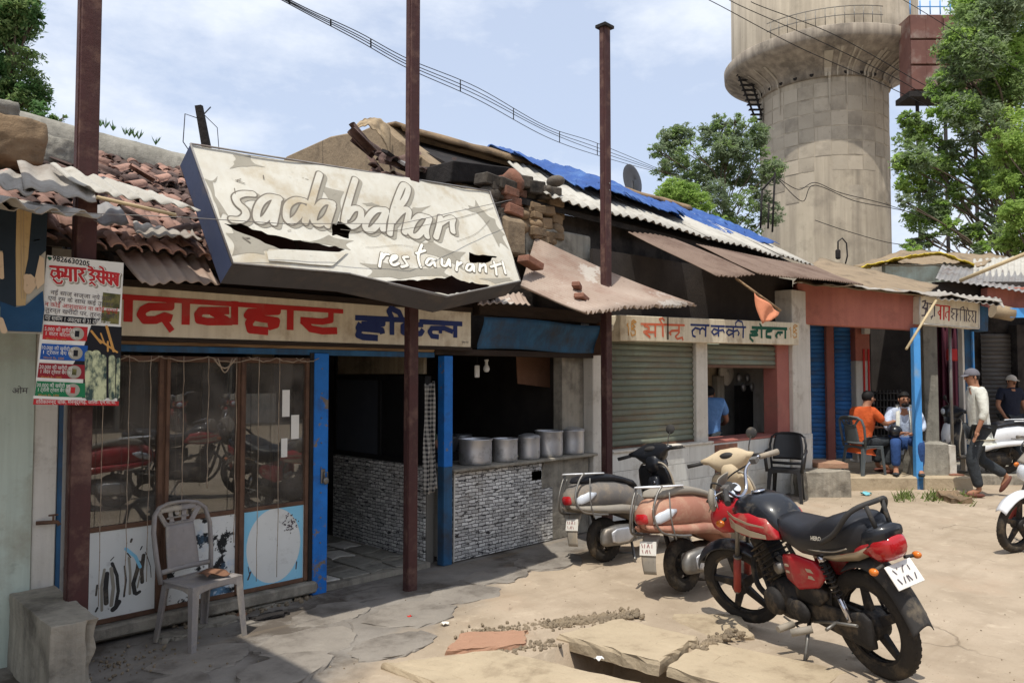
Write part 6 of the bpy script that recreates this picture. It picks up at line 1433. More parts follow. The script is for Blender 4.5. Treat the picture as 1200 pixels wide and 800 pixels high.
A_, B_, C_, D_ = [fr(*p) for p in ((1096,326,13.2),(1215,345,12.6),(1215,318,15.5),(1105,308,15.5))]
corr(A_, B_, C_, D_, .09, .014, seed=4).build('roof_sheet', 'grey_sheet', RR, solid=.005, recalc=False)
A_, B_, C_, D_ = [fr(*p) for p in ((1140,322,14.2),(1215,334,14.2),(1215,300,16.5),(1140,303,16.5))]
corr(A_, B_, C_, D_, .11, .016, seed=5).build('roof_sheet', 'asbestos_clean', RR, solid=.005, recalc=False)
fb(MB(), 1098, 1230, 13.3, 13.4, 2.9, 3.28).build('fascia', 'interior_soot', RR)
fb(MB(), 1040, 1142, 15.2, 15.35, 2.9, 3.85).build('gable_wall', 'mint_wall', RR)
MB().sheet(lambda u, v: fr(1000+142*u, 315-20*math.sin(min(1,u*1.25)*PI/2)**1.0+14*max(0,u-.72)/.28+3*v+2.2*mn.noise(Vector((u*13,v*2,0)))+1.5*mn.noise(Vector((u*40,v*4,0))), 15.0+v*.5)+Vector((0,0,.0)), 60, 4).build('yellow_plastic', 'tarp_yellow', RR, solid=.02)
quadsheet([(1000,312,15.2),(1150,312,15.2),(1180,300,18),(1060,294,18)], amp=.08, seed=8).build('sloping_cover', 'mud_plaster', RR, solid=.02)
anchor(RR, fr(1060, 438, 13))
# next shop to the right
NS = thing('right_edge_shop', 'closed grey-shuttered shop at the right edge with a rolled beige shade', 'building')
def nslats():
    a = fr(1150, 438, 14.6); b = fr(1193, 438, 14.6); slats('s', 'shutter_grey', NS, 0, (b-a).length, .2, 2.5, 0, .08, _R.copy(), Vector((a.x, a.y, 0)))
nslats()
fb(MB(), 1160, 1300, 13.0, 13.2, 2.75, 3.15).build('beam', 'red_beam', NS, bevel=.01); fb(MB(), 1143, 1300, 14.7, 14.9, -.1, 3.0).build('wall', 'interior_dark', NS); fb(MB(), 1193, 1300, 14.4, 14.65, -.1, 2.6).build('wall', 'interior_dark', NS)
fb(MB(), 1138, 1310, 11.7, 15, -.1, .16).build('platform', 'old_concrete', NS, bevel=.02)
MB().tube([fr(1163,364,12.9), fr(1186,368,12.9)], .12, 12).build('rolled_shade', 'cloth_tan', NS)
bsn = fb(MB(), 1186, 1260, 12.8, 12.85, 2.62, 2.78).build('sign_panel', 'light_blue_paint', NS); 
anchor(NS, fr(1180, 438, 14)-Vector((0,0,1.68)))
# concrete trough, wall stub and bench
def roughbox(name, m, pl, pr, D0, D1, z0, z1, label, cat, seed=0, k=.03):
    t_ = bmesh.new(); bmesh.ops.create_cube(t_, size=1); bmesh.ops.subdivide_edges(t_, edges=t_.edges, cuts=10, use_grid_fill=True)
    a = fr(pl, 438, D0); b = fr(pr, 438, D0); w_ = (b-a).length; c = (a+b)/2+HZ*(D1-D0)/2
    for v in t_.verts:
        v.co = Vector((v.co.x*w_, v.co.y*(D1-D0), (z0+z1)/2+v.co.z*(z1-z0))); n_ = mn.noise(v.co*2.5+Vector((seed,0,0)))*k+mn.noise(v.co*9)*k*.4; v.co += Vector((n_, n_*.7, n_*(1 if v.co.z > z0+.02 else 0)))
    me_ = bpy.data.meshes.new(name); t_.to_mesh(me_); t_.free(); me_.materials.append(MATS[m]); o = bpy.data.objects.new(name, me_); C.objects.link(o); o.location = (c.x, c.y, 0); o.rotation_euler = (0,0,AN)
    q = o.modifiers.new('b', 'BEVEL'); q.width = .015; q.limit_method = 'ANGLE'; q.angle_limit = R(45); tag(o, label, cat); return o
roughbox('concrete_trough', 'old_concrete', 940, 995, 10.55, 11.1, -.03, .36, 'low broken concrete trough between the white wall and the platform', 'trough', 2)
roughbox('wall_stub', 'dirty_white', 926, 950, 10.9, 11.3, -.03, .78, 'leaning white plastered wall stub behind the concrete trough', 'wall', 5)
roughbox('flat_stone', 'red_slab', 957, 992, 10.8, 11.3, .365, .43, 'flat reddish stone on the concrete trough', 'stone', 7, .015)
roughbox('concrete_bench', 'cement_grey', 1068, 1110, 11.38, 11.7, .17, .66, 'grey-green concrete bench block behind the light-blue post', 'bench', 8, .02)
roughbox('stone_block', 'dirty_white', 1110.5, 1118.5, 11.36, 11.68, .17, .64, 'pale stone block at the right end of the bench', 'stone', 9, .02)
roughbox('broken_step', 'brick_red', 1112, 1127, 11.3, 11.6, -.02, .20, 'broken brick step at the platform corner', 'step', 10, .04)
# plank bench and dark clutter behind the scooter
fb(MB(), 1120, 1142, 12.3, 12.7, .42, .47).build('plank_seat', 'weathered_timber'); tag(C.objects[-1], 'wooden plank seat in the shade behind the walking man', 'bench')
# step / kerb dirt and grass
mb = MB(); rs = random.Random(44)
for _ in range(420):
    c = rs.choice([(1095,584,14),(1128,586,12),(1110,583,20),(1060,583,12)]); p = at(c[0]+rs.gauss(0,c[2]*.5), c[1]+rs.gauss(0,2.5), z=0); h = rs.uniform(.03,.11); a = rs.uniform(0,6.28); s_ = Vector((math.cos(a), math.sin(a), 0))*.010; l = Vector((rs.gauss(0,.04), rs.gauss(0,.04), h))
    mb.add([p-s_, p+s_, p+l+s_*.2, p+l-s_*.2], [(0,1,2,3)])
stuff(tag(mb.build('grass_tufts', 'grass_green', recalc=False), 'dry green tufts of grass along the kerb by the walking man', 'grass'))
roughbox('dirt_bank', 'mud_stone', 1112, 1136, 10.05, 10.45, -.05, .09, 'small brown dirt bank behind the grass tufts', 'dirt', 14, .06)

# ------------------------------------------------------------------ water tower
TW_ = thing('water_tower', 'massive round concrete water tower with a flared top, streaked with lime', 'water tower')
DT = 44.0; tc_ = fr(969, 438, DT); tc_.z = 0; zy = lambda y: fr(969, y, DT).z
r0_ = 71/900*DT; r1_ = 111.5/900*DT
zc = zy(116)
MB().lathe([(r0_,-1),(r0_,zc)], tc_, 96, caps=False).build('shaft', 'tower_render', TW_, recalc=True)
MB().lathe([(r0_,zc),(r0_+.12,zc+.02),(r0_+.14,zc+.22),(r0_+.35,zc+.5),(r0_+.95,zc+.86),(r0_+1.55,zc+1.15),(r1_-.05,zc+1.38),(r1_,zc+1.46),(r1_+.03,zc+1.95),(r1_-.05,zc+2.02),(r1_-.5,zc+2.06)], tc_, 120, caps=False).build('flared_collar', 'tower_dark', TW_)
MB().lathe([(r1_-.42,zc+2.0),(r1_-.42,zc+9),(0.01,zc+9.8)], tc_, 96, caps=False).build('tank_drum', 'tower_render', TW_)
# shuttering panels: only the outer courses can be told apart
nseg = 26; hrow = .80
def curved_panel(r, h, da, th=.014):
    mb = MB(); n_ = 4; vs_ = []
    for rr in (r, r+th):
        for z in (0, h):
            for i in range(n_+1): a = -da/2+da*i/n_; vs_.append((math.sin(a)*rr, -math.cos(a)*rr, z))
    m_ = n_+1; F_ = [(2*m_+i, 2*m_+i+1, 3*m_+i+1, 3*m_+i) for i in range(n_)]+[(m_+i, 3*m_+i, 3*m_+i+1, m_+i+1) for i in range(n_)]+[(i+1, i, 2*m_+i, 2*m_+i+1)[::-1] for i in range(n_)][::1]+[(0, m_, 3*m_, 2*m_), (n_, 2*m_+n_, 3*m_+n_, m_+n_)]
    return mb.add(vs_, F_)
fp = curved_panel(r0_, hrow-.05, 2*PI/nseg-.012).build('concrete_panel', 'tower_concrete', TW_, bevel=0); rs = random.Random(3)
va = math.atan2(HZ.x, HZ.y); first = True; k = 0
dirc = CAM-tc_; a0 = math.atan2(dirc.y, dirc.x)+PI/2
for row in range(8):
    z = zc-.25-(row+1)*hrow
    if z < 3: break
    for i in range(-7, 8):
        if row > 4 and rs.random() < .5: continue
        a = a0+(i+.5*(row % 2)*0)*2*PI/nseg+rs.uniform(-.004,.004); o = fp if first else inst(fp, TW_); first = False
        o.location = (tc_.x, tc_.y, z+rs.uniform(-.02,.02)); o.rotation_euler = (0,0,a); s_ = 1+rs.uniform(-.004,.003); o.scale = (s_, s_, rs.uniform(.93,1.0))
# weep holes and lime runs
for i in range(-7, 8):
    a = a0+i*2*PI/26+.1; c = Vector((math.sin(a), -math.cos(a), 0)); MB().lathe([(.001,-.02),(.11,-.02),(.11,.02),(.001,.02)], tc_+c*(r0_+.13)+Vector((0,0,zc+.18)), 12, 'y', M=Matrix.Rotation(a, 3, 'Z')).build('weep_hole', 'charred', TW_)
rs = random.Random(17)
for i in range(22):
    a = a0+rs.uniform(-1.35,1.35); h = rs.uniform(.5,1.7); wd = rs.uniform(.02,.09); c = Vector((math.sin(a), -math.cos(a), 0)); t_ = Vector((math.cos(a), math.sin(a), 0))
    pr = [(r1_-.40,zc+1.22),(r0_+1.2,zc+.96),(r0_+.6,zc+.63),(r0_+.28,zc+.4),(r0_+.165,zc+.2),(r0_+.16,zc),(r0_+.055,zc-.1),(r0_+.05,zc-.6),(r0_+.05,zc-1.5)]
    i0 = rs.choice([0,1,1,2]); i1 = rs.choice([4,5,7,8]) ; pts = [tc_+c*(r_+.02)+Vector((0,0,z_)) for r_, z_ in pr[i0:i1+1]]
    vs_ = []
    for j, p in enumerate(pts): ww = wd*(1.5-.9*j/len(pts)); vs_ += [p-t_*ww, p+t_*ww]
    MB().add(vs_, [(2*j, 2*j+1, 2*j+3, 2*j+2) for j in range(len(pts)-1)]).build('lime_run', 'lime_stain', TW_)
# balcony railing
mb = MB(); rr = r1_-.08; zb_ = zc+2.02
for ring in (.45, .9): mb.tube([tc_+Vector((math.cos(t*PI/48)*rr, math.sin(t*PI/48)*rr, zb_+ring)) for t in range(46, 64)], .025, 4, caps=False)
mb.build('handrail', 'steel', TW_)
mb = MB()
for k in range(35, 48): a = k*2*PI/72; mb.tube([tc_+Vector((math.cos(a)*rr, math.sin(a)*rr, zb_)), tc_+Vector((math.cos(a)*rr, math.sin(a)*rr, zb_+.9))], .02, 4)
stuff(mb.build('railing_posts', 'steel', TW_))
# steel stair on the left
for k in range(13):
    z = zc+1.2-k*.27; p = fr(876+k*2.0, 438, DT-.5+k*.05); p.z = z; MB().box(p, (.8,.25,.05), (0,0,AN)).build('stair_tread', 'charred', TW_)
for s_ in (-6, 8):
    a = fr(874+s_, 438, DT-.5); a.z = zc+1.4; b = fr(903+s_*.4, 438, DT+.1); b.z = zc+1.0-3.6; MB().tube([a, b], .06, 5).build('stair_stringer', 'charred', TW_)
mb = MB()
for z in (10.2,): pass
anchor(TW_, tc_)
# thin mast frame on the roof end, lamp and pipes in front of the tower
MF = thing('roof_mast', 'thin black angle-iron mast frame on the roof end in front of the tower', 'mast')
for (a, b) in (((908,202),(905,272)),((893,223),(891,268)),((893,223),(908,206)),((901,238),(900,268))):
    MB().tube([at(*a, t=13.4), at(*b, t=13.4)], .018, 5).build('bar', 'charred', MF)
anchor(MF, at(905,272,t=13.4))
LP = thing('lamp_bracket', 'small bent-pipe lamp bracket in front of the water tower', 'lamp')
p = lambda x, y: at(x, y, t=14)
MB().tube([p(990,312), p(993,300), p(992,285), p(987,279), p(982,283), p(982,292)], .014, 6).build('bent_pipe', 'wire', LP); MB().box(p(982,298), (.08,.08,.18)).build('lamp_head', 'charred', LP, bevel=.02)
anchor(LP, p(990,312))

# ------------------------------------------------------------------ rusty overhead tank on a truss
OT = thing('overhead_tank', 'rusty panelled steel tank on a lattice frame behind the right tree', 'tank')
DK = 38.0
for c_ in range(3):
    for r_ in range(3):
        x0 = 1075+c_*40; x1 = x0+38.5; y0 = 17+r_*30; y1 = y0+29
        if c_ == 0: x0 += 0
        z0, z1 = fr(1090, y1, DK).z, fr(1090, y0, DK).z
        a = fr(x0, 438, DK); b = fr(x1, 438, DK); w_ = (b-a).length; c = (a+b)/2; c.z = (z0+z1)/2
        mb = MB().box(c, (w_-.06, .08, z1-z0-.06), (0,0,AN)); mb.box(c-HZ*.05, (w_*.04, .04, z1-z0-.1), (0,0,AN)); mb.build('tank_panel', 'tank_rust', OT, bevel=.02)
z0, z1 = fr(1090,107,DK).z, fr(1090,17,DK).z
fb(MB(), 1075, 1193, DK+.1, DK+1.2, z0, z1).build('tank_body', 'tank_rust', OT)
fb(MB(), 1073, 1195, DK-.1, DK+1.3, z0-.3, z0-.02).build('base_girder', 'charred', OT)
for x in (1082, 1115, 1150, 1188): MB().tube([fr(x,438,DK+.5)+Vector((0,0,-1.7)), fr(x,438,DK+.5)+Vector((0,0,z0-1.9))], .09, 6).build('leg', 'charred', OT); MB().tube([fr(x,438,DK+1.4)+Vector((0,0,-1.7)), fr(x,438,DK+1.4)+Vector((0,0,z0-1.9))], .09, 6).build('leg', 'charred', OT)
xs_ = (1082, 1115, 1150, 1188)
for j in range(5):
    za = 1.5+j*2.4; zb2 = za+2.4
    for i in range(3):
        for (q, r) in (((xs_[i], za), (xs_[i+1], zb2)), ((xs_[i+1], za), (xs_[i], zb2)), ((xs_[i], zb2), (xs_[i+1], zb2))):
            a = fr(q[0],438,DK+.5); a.z = q[1]; b = fr(r[0],438,DK+.5); b.z = r[1]; MB().tube([a, b], .045, 4).build('brace', 'steel', OT)
for x in range(1076, 1196, 12): MB().tube([fr(x,438,DK)+Vector((0,0,z1-1.68)), fr(x,438,DK)+Vector((0,0,z1-1.68+.7))], .03, 4).build('rail_post', 'light_blue_paint', OT)
MB().tube([fr(1075,8,DK), fr(1195,8,DK)], .03, 4).build('top_rail', 'light_blue_paint', OT)
anchor(OT, fr(1130, 438, DK)-Vector((0,0,1.68)))

# ------------------------------------------------------------------ trees
def leafmesh(clumps, n, ls, m, parent, seed=0, droop=0.2, name='foliage', flat=.6):
    g_ = np.random.RandomState(seed); cl = np.array([c[:3] for c in clumps]); rad = np.array([c[3] for c in clumps])
    wts = rad**2.0; wts /= wts.sum()
    # twig sub-clusters
    ns = max(20, n//22); ci = g_.choice(len(cl), ns, p=wts); d = g_.normal(size=(ns,3)); d /= np.linalg.norm(d, axis=1)[:,None]
    sub = cl[ci]+d*(rad[ci]*(g_.uniform(.25,1.06,ns)**.6))[:,None]; sr = rad[ci]*g_.uniform(.12,.30,ns)
    k = g_.randint(0, ns, n); off = g_.normal(size=(n,3))*sr[k][:,None]*.7; off[:,2] *= flat
    P = sub[k]+off; P[:,2] -= droop*np.linalg.norm(off, axis=1)
    nr = g_.normal(size=(n,3)); nr[:,2] = np.abs(nr[:,2])+.35; nr /= np.linalg.norm(nr, axis=1)[:,None]
    ax = np.cross(nr, g_.normal(size=(n,3))); ax /= np.linalg.norm(ax, axis=1)[:,None]; bx = np.cross(nr, ax)
    L_ = ls*g_.uniform(.6,1.3,n)[:,None]; W_ = L_*.36
    V_ = np.stack([P-ax*L_*.5, P+bx*W_*.5+nr*L_*.06, P+ax*L_*.5, P-bx*W_*.5+nr*L_*.06], 1).reshape(-1,3)
    me_ = bpy.data.meshes.new(name); me_.vertices.add(4*n); me_.vertices.foreach_set('co', V_.ravel()); me_.loops.add(4*n); me_.loops.foreach_set('vertex_index', np.arange(4*n)); me_.polygons.add(n); me_.polygons.foreach_set('loop_start', np.arange(n)*4)
    me_.update(); me_.validate(); me_.materials.append(MATS[m]); o = bpy.data.objects.new(name, me_); C.objects.link(o); o.parent = parent; return o
for nm_ in ('leaf_dark','leaf_mid','leaf_bright','leaf_dusty'):
    t_ = MATS[nm_].node_tree; b_ = t_.nodes['Principled BSDF']; o_ = [q for q in t_.nodes if q.type == 'OUTPUT_MATERIAL'][0]
    tr_ = t_.nodes.new('ShaderNodeBsdfTranslucent'); ms_ = t_.nodes.new('ShaderNodeMixShader'); ms_.inputs[0].default_value = .6
    t_.links.new(b_.inputs['Base Color'].links[0].from_socket, tr_.inputs['Color']); t_.links.new(b_.outputs[0], ms_.inputs[1]); t_.links.new(tr_.outputs[0], ms_.inputs[2]); t_.links.new(ms_.outputs[0], o_.inputs['Surface'])
def tree(name, label, D, trunkpx, clumps_px, parts, limb_r=.16, seed=0):
    t_ = thing(name, label, 'tree'); rs = random.Random(seed); base = fr(trunkpx, 438, D); base.z = 0
    cl = []
    for px, py, r in clumps_px:
        dd = rs.uniform(-1, 1)*r/900*D*1.3; p = fr(px, py, D+dd); cl.append((p.x, p.y, p.z, r/900*D))
    zt = max(c[2] for c in cl); zmin = min(c[2] for c in cl); fork = Vector((base.x, base.y, zmin*.75))
    mb = MB(); top = Vector((base.x+.3, base.y, zt*.93))
    MB().tube([base, base.lerp(fork, .5)+Vector((.08,0,0)), fork, fork.lerp(top, .4)+Vector((.15,.1,0)), fork.lerp(top, .75)+Vector((-.1,0,0)), top], [limb_r*1.5, limb_r*1.3, limb_r*1.1, limb_r*.75, limb_r*.4, limb_r*.12], 10).build('trunk', 'bark', t_)
    for c in cl:
        e = Vector(c[:3]); zz = max(fork.z, e.z-1.6-rs.uniform(0,1.2)); k = min(1, max(0, (zz-fork.z)/(top.z-fork.z+1e-6))); s_ = fork.lerp(top, k)
        mid = s_.lerp(e, .5)+Vector((rs.uniform(-.2,.2), rs.uniform(-.2,.2), .15)); q = MB().tube([s_, mid, e], [limb_r*.28*(1-.5*k), limb_r*.17, limb_r*.07], 6)
        for _ in range(5):
            d = Vector((rs.gauss(0,1), rs.gauss(0,1), rs.gauss(.2,.8))).normalized()*c[3]*.85; q.tube([mid.lerp(e, rs.uniform(.3,1)), e+d*.5, e+d], [limb_r*.12, limb_r*.08, limb_r*.03], 4)
        q.build('limb', 'bark', t_)
    for k, (m, n, ls) in enumerate(parts): 
        sub = cl if len(parts) == 1 else [c for i, c in enumerate(cl) if (i+k) % len(parts) == 0 or rs.random() < .35]
        stuff(leafmesh(sub, n, ls, m, t_, seed*10+k, name='crown'))
    anchor(t_, base); return t_
rs = random.Random(2)
cl = [(x, y, r) for x, y, r in ((0,20,26),(25,30,20),(10,60,30),(32,70,20),(0,95,30),(30,105,24),(48,112,14),(15,135,26),(50,136,16),(68,142,10),(-30,40,40),(-40,100,50),(-20,0,34),(20,5,22),(38,18,14),(-60,60,50),(-5,-40,36),(10,-90,26))]
tree('feathery_tree', 'dense dark green tree rising behind the roof at the top left', 17, -10, cl, [('leaf_dark', 20000, .12), ('leaf_mid', 16000, .12)], .16, 1)
cl = [(785,165,15),(800,158,14),(770,175,10),(812,178,16),(790,190,17),(775,200,12),(830,160,15),(845,150,14),(860,152,15),(875,148,14),(888,160,15),(850,172,18),(870,180,18),(892,185,14),(835,195,17),(860,205,18),(885,210,16),(815,208,17),(795,222,18),(775,232,10),(840,228,18),(870,238,18),(890,235,14),(820,240,18),(850,258,17),(880,262,15),(800,246,14),(828,265,14),(905,250,14),(862,140,8),(840,142,8),(905,200,15)]
tree('gum_tree', 'pale dusty green tree beside the left side of the water tower', 34, 850, cl, [('leaf_dusty', 24000, .18), ('leaf_mid', 9000, .18)], .14, 2)
cl = [(790,225,16),(775,232,13),(808,228,14),(800,243,17),(785,248,12),(822,238,13),(838,262,14),(815,258,14)]
tree('bushy_tree', 'bright green bushy tree lower in front of the pale tree', 26, 805, cl, [('leaf_bright', 9000, .13)], .12, 3)
cl = [(1140,30,26),(1165,20,28),(1190,30,28),(1125,50,22),(1150,62,28),(1180,70,30),(1118,80,20),(1140,100,26),(1170,110,28),(1198,100,26),(1112,105,16),(1100,128,14),(1125,130,22),(1155,140,26),(1185,150,28),(1062,140,10),(1075,150,16),(1090,160,18),(1060,165,14),(1075,185,18),(1055,190,12),(1095,195,18),(1115,180,16),(1068,215,16),(1088,225,16),(1060,235,12),(1075,255,15),(1095,250,14),(1080,278,14),(1068,290,10),(1140,5,24),(1180,-10,30),(1130,-20,24),(1210,60,30),(1120,222,11),(1150,195,16),(1180,190,18),(1135,160,18),(1110,205,14),(1130,240,13),(1150,225,14),(1110,265,12),(1140,270,12),(1165,250,16),(1165,215,16),(1090,280,10),(1125,285,10),(1155,290,12),(1175,275,14),(1100,245,12),(1100,100,14),(1105,60,12)]
tree('broad_tree', 'tall broad leafy tree at the right edge, in front of the rusty tank', 22, 1192, cl, [('leaf_mid', 30000, .135), ('leaf_bright', 30000, .135), ('leaf_dusty', 24000, .135)], .16, 4)
cl = [(1185,170,18),(1200,185,20),(1172,180,14),(1195,205,18),(1180,215,16),(1200,235,18),(1185,250,14),(1195,270,16),(1178,285,12),(1200,290,14),(1215,200,24),(1215,250,24),(1165,160,10)]
tree('light_green_tree', 'yellow-green tree lower at the right edge above the corrugated roof', 18, 1225, cl, [('leaf_bright', 20000, .10)], .12, 5)

# ------------------------------------------------------------------ overhead wires
def wire(pts, r=.008):
    P_ = [at(x, y, t=t) for x, y, t in pts]; o = []
    n_ = len(P_)
    for i in range(n_-1):
        p0, p1, p2, p3 = P_[max(i-1,0)], P_[i], P_[i+1], P_[min(i+2,n_-1)]
        for j in range(8):
            t = j/8; o.append(.5*((2*p1)+(-p0+p2)*t+(2*p0-5*p1+4*p2-p3)*t*t+(-p0+3*p1-3*p2+p3)*t**3))
    return o+[P_[-1]]
WB = thing('wire_bundle', 'bundle of four black service wires with spacers sweeping down to the dish', 'wires')
lines = []
for k, dy in enumerate((0, 5, 9, 14)):
    q = wire([(300,-22+dy*.4,9),(355,8+dy*.4,10),(420,38+dy*.7,11.5),(480,70+dy*.8,13),(560,103+dy,15),(640,148+dy*.6+(4 if k == 3 else 0),17.5),(700,168+dy,20),(772,198+dy*.3,23)]); lines.append(q)
    MB().tube(q, .0075, 5).build('cable', 'wire', WB)
for i in range(6, 54, 6): MB().tube([lines[0][i], lines[3][i]], .014, 4).build('spacer', 'wire', WB)
anchor(WB, lines[0][0])
for k, (pts, lb) in enumerate((([(820,-5,26),(846,8,26),(935,55,27),(1028,96,28),(1088,125,28),(1180,172,29),(1230,200,30)],'lowest black wire crossing the water tower drum'),([(850,-3,26),(870,8,26),(960,48,27),(1050,92,28),(1100,120,28),(1190,160,29),(1230,180,30)],'second black wire crossing the water tower'),([(880,2,26),(893,8,26),(980,42,27),(1080,98,28),(1150,135,29),(1230,175,30)],'third black wire crossing the water tower'),([(1040,-10,18),(1072,8,18),(1140,50,19),(1205,90,20)],'thin wire over the rusty tank at the top right'))):
    tag(MB().tube(wire(pts), .014 if k < 3 else .008, 5).build('overhead_wire', 'wire'), lb, 'wire', 'overhead wires by the water tower')
for k, (pts, lb) in enumerate((([(908,206,13.4),(935,222,13.4),(955,214,13.4),(985,226,13.4),(1040,240,14),(1090,258,15)],'upper loose wire hanging across the sunlit tower shaft'),([(912,210,13.4),(940,236,13.4),(954,217,13.4),(1000,235,13.6),(1040,243,14),(1075,250,15)],'looped loose wire across the sunlit tower shaft'),([(955,258,14),(990,270,14),(1040,284,15),(1075,288,15)],'lower loose wire across the sunlit tower shaft'))):
    tag(MB().tube(wire(pts), .007, 5).build('loose_wire', 'wire'), lb, 'wire', 'loose wires across the tower')
# ------------------------------------------------------------------ two-wheelers. local frame: x forward, y left, z up, rear axle above x=0
def hull(st, n=16, p=2.6):
    """stations (x, y_center, z_low, z_high, half_width[, power]) -> superellipse rings"""
    rings = []
    for s in st:
        x, yc, z0, z1, hw = s[:5]; e = s[5] if len(s) > 5 else p; cz = (z0+z1)/2; hz = (z1-z0)/2; r = []
        for k in range(n):
            a = 2*PI*k/n; c, q = math.cos(a), math.sin(a)
            r.append(Vector((x, yc+hw*math.copysign(abs(c)**(2/e), c), cz+hz*math.copysign(abs(q)**(2/e), q))))
        rings.append(r)
    return MB().loft(rings)
def xf(mb, M_): mb.v = [tuple(M_ @ Vector(v)) for v in mb.v]; return mb
def cam_curve(pts, k=6):
    pts = [Vector(p) for p in pts]; o = []; n_ = len(pts)
    for i in range(n_-1):
        p0, p1, p2, p3 = pts[max(i-1,0)], pts[i], pts[i+1], pts[min(i+2,n_-1)]
        for j in range(k):
            t = j/k; o.append(.5*((2*p1)+(-p0+p2)*t+(2*p0-5*p1+4*p2-p3)*t*t+(-p0+3*p1-3*p2+p3)*t**3))
    return o+[pts[-1]]
def wheel(root, cx, cz, R_, tw, spokes, M_=Matrix.Identity(4), hubr=.07, disc=True, rimm='engine_black', treadn=44):
    c = Vector((cx, 0, cz))
    prof = [(R_-tw*1.35,-tw*.42),(R_-tw*1.0,-tw*.66),(R_-tw*.45,-tw*.66),(R_-tw*.12,-tw*.45),(R_,-tw*.12),(R_,tw*.12),(R_-tw*.12,tw*.45),(R_-tw*.45,tw*.66),(R_-tw*1.0,tw*.66),(R_-tw*1.35,tw*.42)]
    ty = MB().lathe(prof, c, 56, 'y', caps=False)
    for k in range(treadn):
        a = 2*PI*k/treadn
        for s in (-1, 1):
            r0 = R_-tw*.03; b = a+s*.03; d = Vector((math.cos(b), 0, math.sin(b))); t = Vector((-math.sin(b), 0, math.cos(b))); p = c+d*(r0)+Vector((0,s*tw*.24,0))
            ty.hexa([p-t*.012-Vector((0,tw*.14,0))-d*.0015, p+t*.008-Vector((0,tw*.14,0))-d*.0015, p+t*.014+Vector((0,tw*.14,0))-d*.012, p-t*.006+Vector((0,tw*.14,0))-d*.012], [p-t*.012-Vector((0,tw*.14,0))+d*.0015, p+t*.008-Vector((0,tw*.14,0))+d*.0015, p+t*.014+Vector((0,tw*.14,0))-d*.0015, p-t*.006+Vector((0,tw*.14,0))-d*.0015])
    wh = xf(ty, M_).build('wheel', 'tyre', root)
    Rr = R_-tw*1.15
    rim = MB().lathe([(Rr-.028,-tw*.40),(Rr,-tw*.46),(Rr+.012,-tw*.46),(Rr-.006,-tw*.25),(Rr-.03,0),(Rr-.006,tw*.25),(Rr+.012,tw*.46),(Rr,tw*.46),(Rr-.028,tw*.40)], c, 48, 'y', caps=False)
    rim.lathe([(.02,-.06),(hubr,-.05),(hubr,.05),(.02,.06)], c, 20, 'y')
    for k in range(spokes):
        a = 2*PI*(k+.2)/spokes; d = Vector((math.cos(a), 0, math.sin(a))); t = Vector((-math.sin(a), 0, math.cos(a)))
        w0, w1 = (.030, .020) if R_ > .25 else (.035, .028)
        rim.hexa([c+d*hubr*.8-t*w0-Vector((0,.018,0)), c+d*hubr*.8+t*w0-Vector((0,.018,0)), c+d*(Rr-.01)+t*w1-Vector((0,.012,0)), c+d*(Rr-.01)-t*w1-Vector((0,.012,0))], [c+d*hubr*.8-t*w0+Vector((0,.018,0)), c+d*hubr*.8+t*w0+Vector((0,.018,0)), c+d*(Rr-.01)+t*w1+Vector((0,.012,0)), c+d*(Rr-.01)-t*w1+Vector((0,.012,0))])
    xf(rim, M_).build('rim', rimm, wh, bevel=.003); return wh

